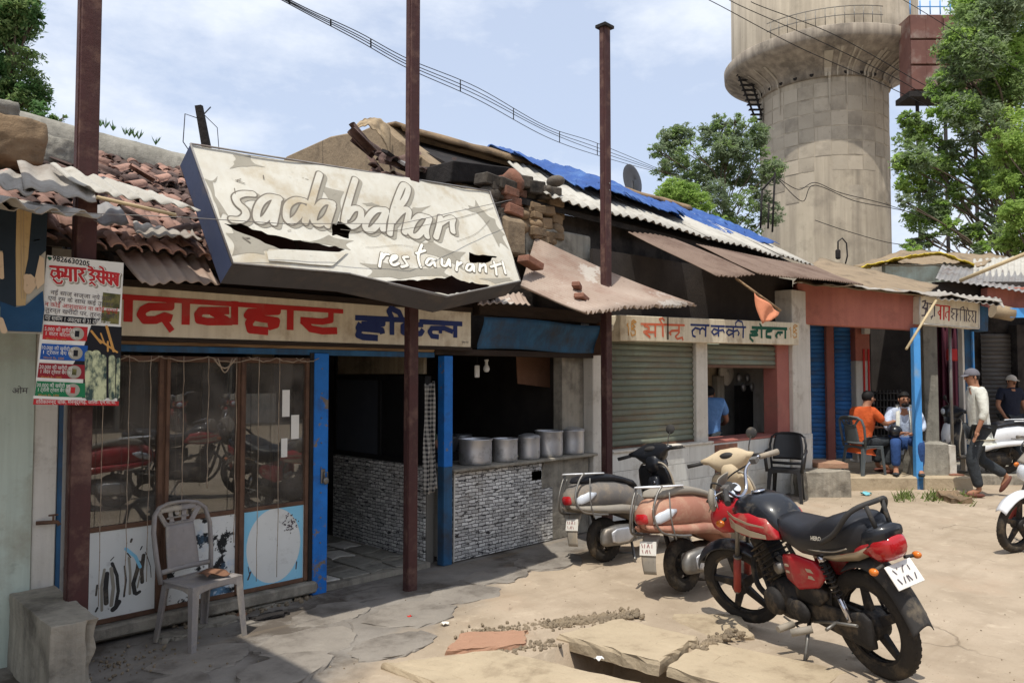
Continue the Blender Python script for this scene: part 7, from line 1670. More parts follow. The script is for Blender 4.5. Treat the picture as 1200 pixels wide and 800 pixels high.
def motorcycle(name, label, rear, front, side_lean, steer, nose=0, zs=1.0, tank='moto_red', accent='moto_silver', fender='moto_black', group=None, s=.87, extra=None):
    root = thing(name, label, 'motorcycle', (0,0,0), 0, group)
    WBs = 1.26; Rw = .305
    # steering transform: rotate about head axis
    hp = Vector((1.02, 0, .80)); ax = (Vector((1.02,0,.80))-Vector((1.30,0,.20))).normalized()
    Ms = Matrix.Translation(hp) @ Matrix.Rotation(steer, 4, ax) @ Matrix.Translation(-hp)
    I = Matrix.Identity(4)
    wheel(root, 0, Rw, Rw, .062, 5, I, .085); wheel(root, WBs, Rw, Rw-.005, .052, 5, Ms, .06)
    V3 = lambda *p: Vector(p)
    fk_lo = V3(WBs-.005,0,Rw); fk_hi = V3(1.00,0,.90)
    for sy in (-1, 1):
        o = V3(0, sy*.085, 0)
        xf(MB().tube([fk_lo+o, fk_lo.lerp(fk_hi,.42)+o], [.027,.027], 12), Ms).build('fork_leg', 'tail_red' if False else 'fork_slider', root)
        xf(MB().tube([fk_lo.lerp(fk_hi,.42)+o, fk_hi+o], .017, 10).tube([fk_lo.lerp(fk_hi,.42)+o, fk_lo.lerp(fk_hi,.44)+o], .030, 12), Ms).build('fork_tube', 'steel', root)
    xf(MB().lathe([(.012,-.11),(.022,-.10),(.022,.10),(.012,.11)], (WBs-.005,0,Rw), 10, 'y'), Ms).build('front_axle', 'steel', root)
    xf(MB().box((.995,0,.90), (.07,.22,.03), (0,-.43,0)).box((1.04,0,.76), (.07,.22,.035), (0,-.43,0)), Ms).build('fork_yoke', 'steel', root, bevel=.008)
    # front fender
    def ff(u, v):
        a = R(28)+u*R(128); r = Rw+.035+.012*math.cos(v*PI*2-PI); y = (v-.5)*.135*(1-.25*max(0,abs(u-.5)-.35)/.15*.6); return Ms @ V3(WBs-math.cos(a)*-(r)-.0 if False else WBs+math.cos(a)*r, y, Rw+math.sin(a)*(r)-.25*abs(v-.5)**2*.35)
    MB().sheet(ff, 26, 8).build('front_fender', fender, root, solid=.004)
    # handlebar, grips, levers, mirrors, switch boxes
    hb = [V3(.86,.36,1.10), V3(.92,.26,1.12), V3(.98,.16,1.08), V3(.97,.06,.98), V3(.97,-.06,.98), V3(.98,-.16,1.08), V3(.92,-.26,1.12), V3(.86,-.36,1.10)]
    xf(MB().tube(cam_curve(hb), .012, 9), Ms).build('handlebar', 'chrome', root)
    for sy in (-1, 1):
        xf(MB().tube([V3(.83,sy*.40,1.09), V3(.905,sy*.27,1.118)], [.021,.018], 10), Ms).build('grip', 'dusty_black' if sy > 0 else 'dusty_grey_plastic', root)
        xf(MB().tube(cam_curve([V3(.93,sy*.24,1.11), V3(.98,sy*.30,1.10), V3(.93,sy*.40,1.075)]), .007, 6).box((.93,sy*.225,1.115), (.05,.05,.04)), Ms).build('brake_lever', 'steel', root, bevel=.004)
    # headlight cowl with small dusty visor
    xf(hull([(1.02,0,.78,.96,.08),(1.10,0,.72,.99,.125),(1.18,0,.72,.95,.125),(1.235,0,.75,.90,.10)], 18), Ms).build('headlamp_cowl', tank, root)
    xf(MB().ell((1.235,0,.825), (.03,.09,.07), 16, 8), Ms).build('headlight', 'lens_clear', root)
    xf(MB().sheet(lambda u, v: V3(1.235-.13*v-.05*(1-math.cos((u-.5)*2.2)), (u-.5)*.26*(1-.35*v), .92+.19*v), 14, 8), Ms).build('visor', 'dusty_grey_plastic', root, solid=.006)
    xf(hull([(1.03,0,.94,1.03,.085),(1.08,0,.93,1.06,.09),(1.11,0,.95,1.03,.07)], 14), Ms).build('instrument_pod', 'dusty_black', root)
    for sy in (-.045, .045): xf(MB().lathe([(.001,.0),(.036,.0),(.036,.008)], V3(1.035,sy,1.005), 14, 'z', M=Euler((0,-.9,0)).to_matrix()), Ms).build('gauge', 'lens_clear', root)
    for sy in (-1, 1):
        xf(MB().tube([V3(1.10,sy*.10,.86), V3(1.10,sy*.17,.86)], .012, 8), Ms).build('indicator_stem', 'dusty_black', root); xf(MB().ell((1.10,sy*.195,.86), (.035,.025,.025), 10, 7), Ms).build('indicator', 'amber_lens', root)
    for k_, (sy, e_) in enumerate(((1, V3(.90,.09,.74)), (-1, V3(.92,-.07,.72)), (1, V3(.84,.06,.60)))):
        MB().tube(cam_curve([Ms @ V3(.95,sy*.24,1.10), Ms @ V3(1.12+.03*k_,sy*.14,1.06-.03*k_), Ms @ V3(1.08,sy*.05,.92), e_]), .006, 6).build('control_cable', 'black_paint', root)
    # mirror: only the left one still points up, as in the photograph
    xf(MB().tube(cam_curve([V3(.95,.20,1.12), V3(1.00,.24,1.17), V3(1.03,.245,1.13)]), .007, 6), Ms).build('mirror_stem', 'dusty_black', root)
    mo = xf(MB().ell((1.045,.25,1.06), (.03,.062,.08), 16, 10, rot=(0,-.25,.35)), Ms).build('mirror', 'dusty_grey_plastic', root)
    xf(MB().lathe([(.001,-.004),(.052,-.004),(.001,-.0045)], V3(1.013,.238,1.052), 18, 'z', M=Euler((0,-PI/2-.15,.35)).to_matrix() @ Matrix.Diagonal((1.3,1,1))), Ms).build('mirror_glass', 'mirror_face', mo, solid=.002)
    # frame, engine
    fr_ = MB()
    for sy in (-1, 1):
        fr_.tube(cam_curve([V3(1.0,0,.82), V3(.93,sy*.03,.55), V3(.82,sy*.06,.30), V3(.60,sy*.07,.235)]), .016, 8)
        fr_.tube(cam_curve([V3(.98,sy*.02,.80), V3(.55,sy*.08,.74), V3(.0,sy*.09,.74), V3(-.30,sy*.06,.79)]), .014, 8)
        fr_.tube(cam_curve([V3(.50,sy*.09,.72), V3(.36,sy*.10,.48), V3(.38,sy*.10,.30)]), .015, 8)
    stf = fr_.build('frame', 'engine_black', root); 
    for sy in (-1, 1): MB().tube([V3(.38,sy*.085,.34), V3(0,sy*.10,Rw)], .020, 8).build('swing_arm', 'engine_black', root)
    en = hull([(.42,0,.25,.43,.10),(.50,0,.21,.47,.135),(.66,0,.205,.48,.14),(.78,0,.23,.44,.11),(.84,0,.28,.40,.06)], 18, 3).build('engine', 'engine_black', root)
    MB().lathe([(.001,-.03),(.085,-.03),(.092,0),(.08,.03),(.001,.035)], (.70,.14,.34), 24, 'y').build('engine_cover', 'engine_black', en)
    MB().lathe([(.001,-.03),(.065,-.03),(.07,0),(.05,.03),(.001,.03)], (.52,.13,.33), 20, 'y').build('engine_cover', 'engine_black', en)
    cyl = MB()
    for k in range(7): cyl.box((.74+k*.016, 0, .47+k*.030), (.19,.18,.010), (0,.45,0))
    cyl.box((.785,0,.56), (.12,.12,.24), (0,.45,0)).box((.85,0,.69), (.14,.15,.06), (0,.45,0)); cyl.build('cylinder', 'engine_black', en, bevel=.003)
    MB().lathe([(.001,-.05),(.035,-.05),(.035,.05),(.001,.05)], (.60,.09,.56), 12, 'y').tube(cam_curve([V3(.60,.05,.56), V3(.70,.03,.58), V3(.74,.02,.6)]), .02, 8).build('carburettor', 'steel', en)
    MB().tube(cam_curve([V3(.90,0,.60), V3(1.0,.03,.52), V3(.96,.06,.35), V3(.80,-.02,.22), V3(.55,-.12,.22), V3(.30,-.15,.25)]), .02, 9).build('exhaust_pipe', 'engine_black', root)
    MB().tube([V3(.36,-.15,.25), V3(.10,-.165,.29), V3(-.20,-.165,.34)], [.036,.046,.042], 14).build('silencer', 'engine_black', root)
    # closed chain case on the left
    hull([(-.10,.105,.22,.38,.012),(-.05,.105,.20,.41,.018),(.08,.105,.22,.39,.018),(.34,.105,.26,.40,.018),(.46,.105,.28,.38,.012)], 14, 3.5).build('chain_case', 'engine_black', root)
    MB().ell((.44,.16,.33), (.09,.03,.07), 14, 8).build('sprocket_cover', 'engine_black', root)
    for k, sy in enumerate((-1, 1)):
        a = V3(.03,sy*.135,.35); b = V3(.17,sy*.125,.70)
        MB().tube([a, a.lerp(b,.42)], .017, 10).build('shock_absorber', 'chrome', root); MB().tube([a.lerp(b,.9), b], .022, 10).build('shock_mount', 'chrome', root)
        pts = [a.lerp(b,.38+.5*i/84)+V3(math.cos(i*.55)*.026, math.sin(i*.55)*.026, 0) for i in range(85)]
        MB().tube(pts, .0055, 5).build('shock_spring', 'engine_black', root)
        MB().tube([a.lerp(b,.4), b], .012, 8).build('shock_rod', 'engine_black', root)
    # tank, seat, side panels, tail
    tk = hull([(.50,0,.74,.80,.09),(.56,0,.73,.92,.125),(.66,0,.72,.985,.155),(.80,0,.72,1.0,.165),(.92,0,.73,.975,.15),(1.0,0,.76,.92,.10),(1.04,0,.80,.87,.05)], 22, 2.7).build('fuel_tank', 'moto_black', root)
    for sy in (-1, 1):
        xs_ = [.53,.62,.74,.86,.98]
        rg = []
        for x, z0, z1, w_ in ((.52,.745,.78,.150),(.60,.735,.88,.160),(.74,.735,.91,.176),(.86,.74,.90,.176),(.97,.765,.87,.155),(1.06,.80,.83,.11)):
            rg.append([V3(x, sy*(w_-.05), z0), V3(x, sy*w_*.97, z0+.01), V3(x, sy*(w_+.004), (z0+z1)/2), V3(x, sy*w_*.93, z1-.01), V3(x, sy*(w_-.06), z1)])
        MB().loft(rg).build('tank_panel', tank, tk)
        g1 = [V3(x, sy*(w_+.0075), z) for x, z, w_ in ((.60,.765,.160),(.74,.775,.176),(.90,.80,.172),(1.0,.815,.14))]
        for dz, m_, hh_ in ((.0,accent,.036),(.062,accent,.013)):
            mb = MB(); vs_ = []
            for i, g_ in enumerate(g1): h_ = hh_*(.35+.65*i/3); vs_ += [g_+V3(0,0,dz-h_), g_+V3(0,0,dz+h_)]
            mb.add(vs_, [(2*i,2*i+1,2*i+3,2*i+2) for i in range(3)]); mb.build('stripe', m_, tk, solid=.002)
        hull([(.18,sy*.115,.56,.60,.015),(.24,sy*.125,.50,.66,.022),(.42,sy*.13,.46,.68,.026),(.52,sy*.12,.50,.66,.02)], 14, 3).build('side_cover', tank, root)
        hull([(.20,sy*.112,.44,.48,.015),(.28,sy*.12,.38,.50,.02),(.46,sy*.12,.38,.49,.02)], 12, 3).build('lower_side_cover', 'engine_black', root)
        for z in (.56,.60): MB().add([V3(.24,sy*.1495,z-.009), V3(.50,sy*.1485,z-.004), V3(.50,sy*.1485,z+.01), V3(.26,sy*.1495,z+.012)], [(0,1,2,3)]).build('side_graphic', accent, root, solid=.003)
        # tail side strip (silver to red)
        rg = [[V3(x, sy*(w_-.03), z0), V3(x, sy*w_, (z0+z1)/2), V3(x, sy*(w_-.03), z1)] for x, z0, z1, w_ in ((.24,.665,.70,.125),(.06,.675,.735,.125),(-.10,.70,.79,.115),(-.20,.74,.84,.10))]
        MB().loft(rg).build('tail_panel', accent if sy > 0 else tank, root)
        rg = [[V3(x, sy*(w_-.03), z0), V3(x, sy*w_, (z0+z1)/2), V3(x, sy*(w_-.03), z1)] for x, z0, z1, w_ in ((.0,.705,.78,.129),(-.12,.72,.83,.119),(-.22,.76,.86,.10))]
        MB().loft(rg).build('tail_panel', tank, root)
    MB().lathe([(.001,.012),(.045,.010),(.05,0)], (.80,0,1.0), 20, 'z', M=Euler((0,.05,0)).to_matrix()).build('fuel_cap', 'chrome', tk)
    seat = [(.56,0,.82,.885,.085),(.48,0,.72,.875,.135),(.32,0,.675,.86,.160),(.20,0,.675,.87,.168),(.12,0,.69,.91,.170),(.01,0,.71,.94,.165),(-.11,0,.74,.95,.15),(-.18,0,.78,.94,.11),(-.21,0,.83,.90,.07)]
    hull(seat, 24, 3.0).build('seat', 'seat_black', root)
    MB().tube(cam_curve([V3(.47,.115,.78), V3(.25,.157,.745), V3(.02,.165,.755), V3(-.1,.15,.785)]), .005, 5).build('seat_seam', 'dusty_grey_plastic', root)
    P_ = Plane(V3(0,.1675,.80), V3(-1,0,.05), V3(0,0,1)); text('HERO', P_, -.16, .015, .034, 'seat_lettering', 'sign_white', root, h=.002, slant=.3, bold=.0012)
    MB().tube(cam_curve([V3(.08,.165,.80), V3(-.06,.175,.87), V3(-.18,.13,.99), V3(-.24,0,1.02), V3(-.18,-.13,.99), V3(-.06,-.175,.87), V3(.08,-.165,.80)]), .015, 8).tube([V3(-.23,.06,1.01), V3(-.26,.05,.87)], .014, 6).tube([V3(-.23,-.06,1.01), V3(-.26,-.05,.87)], .014, 6).build('grab_rail', 'dusty_black', root)
    hull([(-.12,0,.74,.88,.115),(-.22,0,.76,.90,.10),(-.32,0,.83,.90,.07)], 16, 3).build('tail_cowl', 'moto_black', root)
    hull([(-.16,0,.735,.82,.100),(-.25,0,.70,.855,.095),(-.31,0,.72,.85,.08),(-.34,0,.755,.83,.055)], 18, 3.2).build('tail_light', 'tail_red', root)
    for sy in (-1, 1): MB().tube([V3(-.27,sy*.08,.70), V3(-.27,sy*.14,.69)], .010, 6).build('indicator_stem', 'dusty_black', root); MB().ell((-.28,sy*.16,.69), (.03,.022,.020), 10, 7).build('indicator', 'amber_lens', root)
    # rear fender with flap and plate
    def rf(u, v):
        P = [V3(.05,0,.66), V3(-.12,0,.71), V3(-.25,0,.64), V3(-.34,0,.51), V3(-.39,0,.38)]; c = cam_curve(P, 6); i = min(len(c)-1, int(u*(len(c)-1))); y = (v-.5)*2; return c[i]+V3(.03*y*y, y*(.085-.01*u), -.05*y*y)
    MB().sheet(rf, 24, 8).build('rear_fender', 'dusty_black', root, solid=.005)
    pl_ = MB().box((-.325,0,.64), (.008,.19,.13), (0,.55,0)).build('number_plate', 'plate_white', root, bevel=.002)
    PP_ = Plane(V3(-.3315,.0,.6445), V3(0,-1,0), Euler((0,.55,0)).to_matrix() @ V3(0,0,1))
    if PP_.n.x > 0: PP_ = Plane(V3(-.3315,.0,.6445), V3(0,1,0), Euler((0,.55,0)).to_matrix() @ V3(0,0,1))
    stuff(PP_.inkpart('plate_marks', 'plate_ink', [([(x, .012+.03*(k % 2)), (x+.012*((k*7) % 3-1), .036)], .006) for k, x in enumerate((-.05,-.03,-.005,.02,.045))]+[([(x, -.04), (x+.01*((k*5) % 3-1), -.012)], .007) for k, x in enumerate((-.055,-.03,.0,.02,.05))], pl_, h=.001, cell=.003))
    # foot rests, stand, gear lever
    MB().tube([V3(.50,.10,.24), V3(.50,.24,.25)], .010, 6).build('footrest_bar', 'steel', root); MB().tube([V3(.50,.19,.25), V3(.50,.31,.255)], .021, 10).build('footrest', 'dusty_grey_plastic', root)
    MB().tube([V3(.14,.12,.33), V3(.10,.26,.33)], .010, 6).tube([V3(.38,.12,.27), V3(.14,.16,.33), V3(-.06,.17,.36)], .009, 6).build('pillion_bracket', 'steel', root); MB().tube([V3(.28,.22,.28), V3(.36,.32,.27)], .022, 10).build('footrest', 'dusty_grey_plastic', root)
    MB().tube([V3(.62,.16,.26), V3(.48,.17,.23), V3(.44,.2,.24)], .007, 6).build('gear_lever', 'steel', root)
    ln = side_lean; zz = math.tan(ln)
    foot = V3(.40,.30,.0); foot.z = -.30*math.sin(-ln) if False else 0
    MB().tube([V3(.46,.09,.25), V3(.38,.26,.03-.26*math.tan(ln)*-1 if False else .07)], [.014,.010], 7).tube([V3(.35,.265,.068), V3(.42,.265,.068)], .011, 6).build('side_stand', 'steel', root)
    root_world = root
    a = Vector((rear[0], rear[1], 0)); b = Vector((front[0], front[1], 0)); hd = math.atan2(b.y-a.y, b.x-a.x)
    root.location = a; root.scale = (s, s, s*zs); root.rotation_mode = 'XYZ'
    root.rotation_euler = (Matrix.Rotation(hd, 3, 'Z') @ Matrix.Rotation(nose, 3, 'Y') @ Matrix.Rotation(-ln, 3, 'X')).to_euler()
    return root
mat('fork_slider', hexc(168,72,62), hexc(140,60,52), scale=6, rough=.5, dirt=hexc(150,120,100), dirt_amt=.3)

def scooter(name, label, rear, heading, body, apron, s=.96, front_m=None, lean=0.05, group=None, steer=.0):
    root = thing(name, label, 'scooter', (0,0,0), 0, group); V3 = lambda *p: Vector(p); front_m = front_m or apron
    Rw = .215; hp = V3(.96,0,.70); ax = (V3(.93,0,.90)-V3(1.14,0,.30)).normalized(); Ms = Matrix.Translation(hp) @ Matrix.Rotation(steer, 4, ax) @ Matrix.Translation(-hp)
    wheel(root, 0, Rw, Rw, .066, 5, Matrix.Identity(4), .06, treadn=30); wheel(root, 1.18, Rw, Rw, .062, 5, Ms, .05, treadn=30)
    # bulbous rear body: waisted below the seat, ends in tail
    st = [(-.45,0,.61,.67,.04),(-.42,0,.56,.72,.09),(-.32,0,.52,.785,.145),(-.12,0,.50,.81,.185),(.10,0,.48,.795,.192),(.28,0,.42,.76,.18),(.42,0,.34,.69,.155),(.52,0,.28,.60,.13)]
    hull(st, 26, 2.25).build('rear_body', body, root)
    for sy in (-1, 1):
        rg = [[V3(x, sy*(w_-.03), z0), V3(x, sy*(w_+.008), z0+.004), V3(x, sy*(w_+.026), (z0+z1)/2-.01), V3(x, sy*(w_+.010), z1-.01), V3(x, sy*(w_-.03), z1)] for x, z0, z1, w_ in ((-.44,.55,.59,.06),(-.33,.515,.575,.145),(-.10,.475,.555,.198),(.12,.455,.545,.205),(.32,.42,.515,.19),(.48,.35,.45,.15))]
        MB().loft(rg).build('side_moulding', 'dusty_grey_plastic' if body == 'scooter_grey' else body, root)
    hull([(-.36,0,.60,.70,.085),(-.42,0,.58,.69,.075),(-.455,0,.60,.67,.05)], 16, 3).build('tail_light', 'tail_red', root)
    for sy in (-1, 1):
        hull([(-.20,sy*.160,.66,.69,.015),(-.28,sy*.150,.61,.70,.024),(-.36,sy*.120,.585,.675,.024),(-.405,sy*.088,.59,.65,.015)], 12, 2.4).build('indicator', 'lens_clear', root)
        MB().tube(cam_curve([V3(-.12,sy*.222,.47), V3(-.28,sy*.215,.49), V3(-.40,sy*.16,.53), V3(-.43,sy*.12,.66), V3(-.37,sy*.12,.80), V3(-.30,sy*.13,.88)]), .010, 7).tube(cam_curve([V3(-.30,sy*.215,.46), V3(-.32,sy*.205,.62), V3(-.26,sy*.165,.83)]), .006, 7).build('guard_rail', 'steel', root)
    hull([(-.32,0,.79,.81,.07),(-.26,0,.77,.85,.115),(-.10,0,.78,.875,.14),(.08,0,.77,.85,.15),(.22,0,.745,.815,.15),(.38,0,.70,.77,.13),(.47,0,.67,.72,.08)], 22, 3).build('seat', 'seat_black' if apron == 'moto_black' else 'dusty_grey_plastic', root)
    # grab rail, wide flat
    rg = [[c+V3(0,0,.010), c+o*.016, c-V3(0,0,.010), c-o*.016] for c, o in ((V3(-.04,.135,.86),V3(0,1,0)),(V3(-.18,.14,.868),V3(.2,1,0)),(V3(-.33,.115,.875),V3(-.5,1,0)),(V3(-.40,.06,.88),V3(-1,.4,0)),(V3(-.40,-.06,.88),V3(-1,-.4,0)),(V3(-.33,-.115,.875),V3(-.5,-1,0)),(V3(-.18,-.14,.868),V3(.2,-1,0)),(V3(-.04,-.135,.86),V3(0,-1,0)))]
    MB().loft(rg).build('grab_rail', 'moto_white', root, bevel=.003)
    # rear mudflap and plate
    MB().sheet(lambda u, v: V3(-.34-.07*v-.03*math.sin(v*PI), (u-.5)*.17*(1-.25*v), .50-.30*v), 8, 10).build('rear_fender', 'dusty_grey_plastic', root, solid=.005)
    pl_ = MB().box((-.402,0,.40), (.006,.17,.11), (0,.2,0)).build('number_plate', 'plate_white', root, bevel=.002)
    PP_ = Plane(V3(-.4065,0,.401), V3(0,-1,0), Euler((0,.2,0)).to_matrix() @ V3(0,0,1)); stuff(PP_.inkpart('plate_marks', 'paper_maroon', [([(x, .006), (x+.012*((k*7) % 3-1), .032)], .006) for k, x in enumerate((-.05,-.03,-.005,.02,.045))]+[([(x, -.036), (x+.01*((k*5) % 3-1), -.012)], .006) for k, x in enumerate((-.045,-.02,.0,.03))], pl_, h=.001, cell=.003))
    # engine and silencer (right), kick (left)
    hull([(.02,.10,.14,.34,.05),(.16,.10,.15,.36,.07),(.40,.06,.20,.36,.08),(.50,0,.24,.34,.06)], 14, 3).build('engine', 'engine_black', root)
    sm = hull([(-.20,-.175,.20,.27,.02),(-.16,-.18,.17,.34,.055),(.02,-.18,.16,.36,.065),(.18,-.17,.17,.35,.06),(.25,-.16,.22,.31,.03)], 18, 3).build('silencer', 'steel', root)
    hull([(-.12,-.245,.21,.30,.008),(-.05,-.25,.19,.33,.010),(.10,-.245,.19,.33,.010),(.17,-.235,.22,.30,.008)], 12, 4).build('heat_shield', 'aluminium', sm)
    MB().tube(cam_curve([V3(.24,-.15,.25), V3(.34,-.12,.20), V3(.46,-.05,.24)]), .014, 8).build('exhaust_pipe', 'steel', root)
    MB().tube([V3(.30,-.08,.18), V3(.26,-.14,.02), V3(.20,-.20,.0)], .014, 7).tube([V3(.30,.08,.18), V3(.26,.14,.02), V3(.20,.20,.0)], .014, 7).tube([V3(.27,-.12,.05), V3(.27,.12,.05)], .012, 6).build('centre_stand', 'steel', root)
    MB().tube([V3(.06,.16,.30), V3(.02,.16,.48)], .02, 8).build('shock_absorber', 'engine_black', root)
    # floor board
    MB().hexa([V3(.46,-.16,.26), V3(.90,-.19,.25), V3(.90,.19,.25), V3(.46,.16,.26)], [V3(.46,-.17,.31), V3(.90,-.20,.295), V3(.90,.20,.295), V3(.46,.17,.31)]).build('floor_board', 'dusty_black', root, bevel=.01)
    # leg shield
    rg = []
    for z, x, w_ in ((.26,.86,.19),(.36,.90,.215),(.50,.90,.225),(.64,.875,.225),(.76,.845,.215),(.84,.825,.195),(.885,.815,.14)):
        r = []
        for k in range(13): u = k/12*2-1; r.append(V3(x+.07*(1-abs(u)**2.2)-.0, u*w_, z))
        for k in range(12, -1, -1): u = k/12*2-1; r.append(V3(x+.02*(1-abs(u)**2)-.02, u*w_*.97, z))
        rg.append(r)
    MB().loft(rg).build('leg_shield', apron, root)
    MB().tube(cam_curve([V3(.86,-.20,.30), V3(.885,-.226,.50), V3(.85,-.222,.76), V3(.82,-.15,.89), V3(.815,0,.905), V3(.82,.15,.89), V3(.85,.222,.76), V3(.885,.226,.50), V3(.86,.20,.30)]), .011, 7).build('shield_trim', 'dusty_grey_plastic', root)
    hull([(.84,0,.42,.78,.08),(.80,0,.46,.76,.07)], 14, 4).build('glove_box', apron, root); MB().lathe([(.001,-.006),(.016,-.006),(.016,.004)], (.79,-.03,.70), 12, 'x').build('ignition_lock', 'chrome', root)
    hull([(.92,0,.46,.86,.12),(.99,0,.48,.82,.10),(1.04,0,.52,.70,.05)], 14, 2.4).build('nose', body if apron != 'moto_black' else body, root)
    xf(MB().sheet(lambda u, v: V3(1.18+math.cos(R(25)+u*R(135))*(Rw+.035), (v-.5)*.15, Rw+math.sin(R(25)+u*R(135))*(Rw+.04)-.10*abs(v-.5)**2), 18, 6), Ms).build('front_fender', body, root, solid=.004)
    xf(MB().tube([V3(1.16,.07,Rw), V3(1.02,.05,.55)], .016, 7).tube([V3(1.16,-.07,Rw), V3(1.02,-.05,.55)], .016, 7), Ms).build('front_fork', 'steel', root)
    # steering column and handlebar cowl
    xf(hull([(.78,0,.84,.98,.07),(.84,0,.78,1.0,.11),(.92,0,.76,1.0,.12),(.98,0,.80,.98,.08)], 12, 2.4), Ms).build('steering_neck', front_m, root)
    rg = []
    for y, x, z, rx, rz in ((-.25,.80,1.03,.020,.022),(-.19,.815,1.03,.038,.036),(-.13,.85,1.01,.078,.085),(-.07,.88,1.0,.105,.118),(.07,.88,1.0,.105,.118),(.13,.85,1.01,.078,.085),(.19,.815,1.03,.038,.036),(.25,.80,1.03,.020,.022)):
        rg.append([V3(x+rx*math.cos(a*PI/7), y, z+rz*math.sin(a*PI/7)) for a in range(14)])
    xf(MB().loft(rg), Ms).build('handlebar_cowl', front_m, root)
    xf(hull([(.86,0,.93,1.11,.10),(.94,0,.90,1.12,.125),(1.0,0,.92,1.09,.11),(1.03,0,.96,1.05,.07)], 16, 2.6), Ms).build('headlamp_housing', front_m, root)
    xf(MB().ell((1.02,0,1.01), (.03,.07,.05), 14, 8), Ms).build('headlight', 'lens_clear', root)
    xf(MB().ell((.80,0,1.05), (.03,.07,.035), 14, 8, rot=(0,-.6,0)), Ms).build('speedometer', 'dusty_black', root)
    for sy in (-1, 1):
        xf(MB().tube([V3(.80,sy*.24,1.02), V3(.765,sy*.38,1.01)], .019, 10), Ms).build('grip', 'dusty_black', root)
        xf(MB().tube(cam_curve([V3(.83,sy*.22,1.02), V3(.86,sy*.30,1.01), V3(.82,sy*.39,1.0)]), .007, 6), Ms).build('brake_lever', 'chrome', root)
    xf(MB().tube(cam_curve([V3(.82,-.20,1.05), V3(.83,-.22,1.13), V3(.86,-.24,1.19)]), .006, 6), Ms).build('mirror_stem', 'dusty_black', root)
    mo = xf(MB().lathe([(.001,.02),(.035,.015),(.052,0),(.048,-.006),(.001,-.008)], V3(.87,-.245,1.22), 18, 'z', M=Euler((0,-PI/2+.1+PI,0)).to_matrix()), Ms).build('mirror', 'dusty_black', root)
    root.location = (rear[0], rear[1], 0); root.scale = (s,)*3
    root.rotation_euler = (Matrix.Rotation(heading, 3, 'Z') @ Matrix.Rotation(-lean, 3, 'X')).to_euler()
    return root
g_ = lambda px, py: at(px, py, z=0)
mrear = Vector((4.53,-3.70,0)); mfront = Vector((5.02,-2.68,0))
mc = motorcycle('parked_motorcycle', 'red and black motorcycle leaning on its side stand in the foreground', mrear, mfront, R(12.5), R(26), s=.95, nose=R(4), zs=1.05); mc.location.z = .0
r1 = g_(702, 660); r1.x += .10; sc1 = scooter('parked_scooter', 'dusty grey scooter with black leg shield, parked by the stone-tiled counter', r1, R(-7), 'scooter_grey', 'moto_black', s=.91, lean=R(8), group='scooters parked outside the shops', steer=R(18))
r2 = g_(799, 694); r2.x += .05; sc2 = scooter('parked_scooter', 'copper scooter with beige front cowl, parked between the grey scooter and the motorcycle', r2, R(-5), 'scooter_copper', 'scooter_beige', s=.94, lean=R(8), group='scooters parked outside the shops', steer=R(14))
r3 = fr(1180, 553, 11.85); sc3 = scooter('parked_scooter', 'white scooter with black nose parked behind the walking man', r3, R(133), 'moto_white', 'moto_black', s=.93, lean=R(2), group='scooters parked outside the shops', front_m='moto_black'); sc3.location.z = .165
r4 = g_(1190, 648)
mc2 = motorcycle('parked_motorcycle', 'white-fendered motorcycle cut off by the right edge, only its front wheel showing', (r4.x+1.0, r4.y-.62), (r4.x, r4.y), R(5), R(10), tank='moto_white', accent='moto_silver', fender='moto_white', s=.92)
# ------------------------------------------------------------------ people (local frame: x right, y forward, z up)
def skin_mesh(name, verts, edges, radii, m, parent, sub=2, rootv=0, label=None):
    me = bpy.data.meshes.new(name); me.from_pydata([tuple(v) for v in verts], edges, []); me.update()
    o = bpy.data.objects.new(name, me); C.objects.link(o)
    o.modifiers.new('skin', 'SKIN'); sm = o.modifiers.new('sub', 'SUBSURF'); sm.levels = sub; sm.render_levels = sub
    for i, r in enumerate(radii):
        rr = r if isinstance(r, (tuple, list)) else (r, r); me.skin_vertices[0].data[i].radius = rr
    me.skin_vertices[0].data[rootv].use_root = True
    dg = bpy.context.evaluated_depsgraph_get(); dg.update(); ev = o.evaluated_get(dg); nm = bpy.data.meshes.new_from_object(ev)
    bpy.data.objects.remove(o); nm.materials.clear(); nm.materials.append(MATS[m]); nm.polygons.foreach_set('use_smooth', [True]*len(nm.polygons))
    no = bpy.data.objects.new(name, nm); C.objects.link(no); no.parent = parent; return no
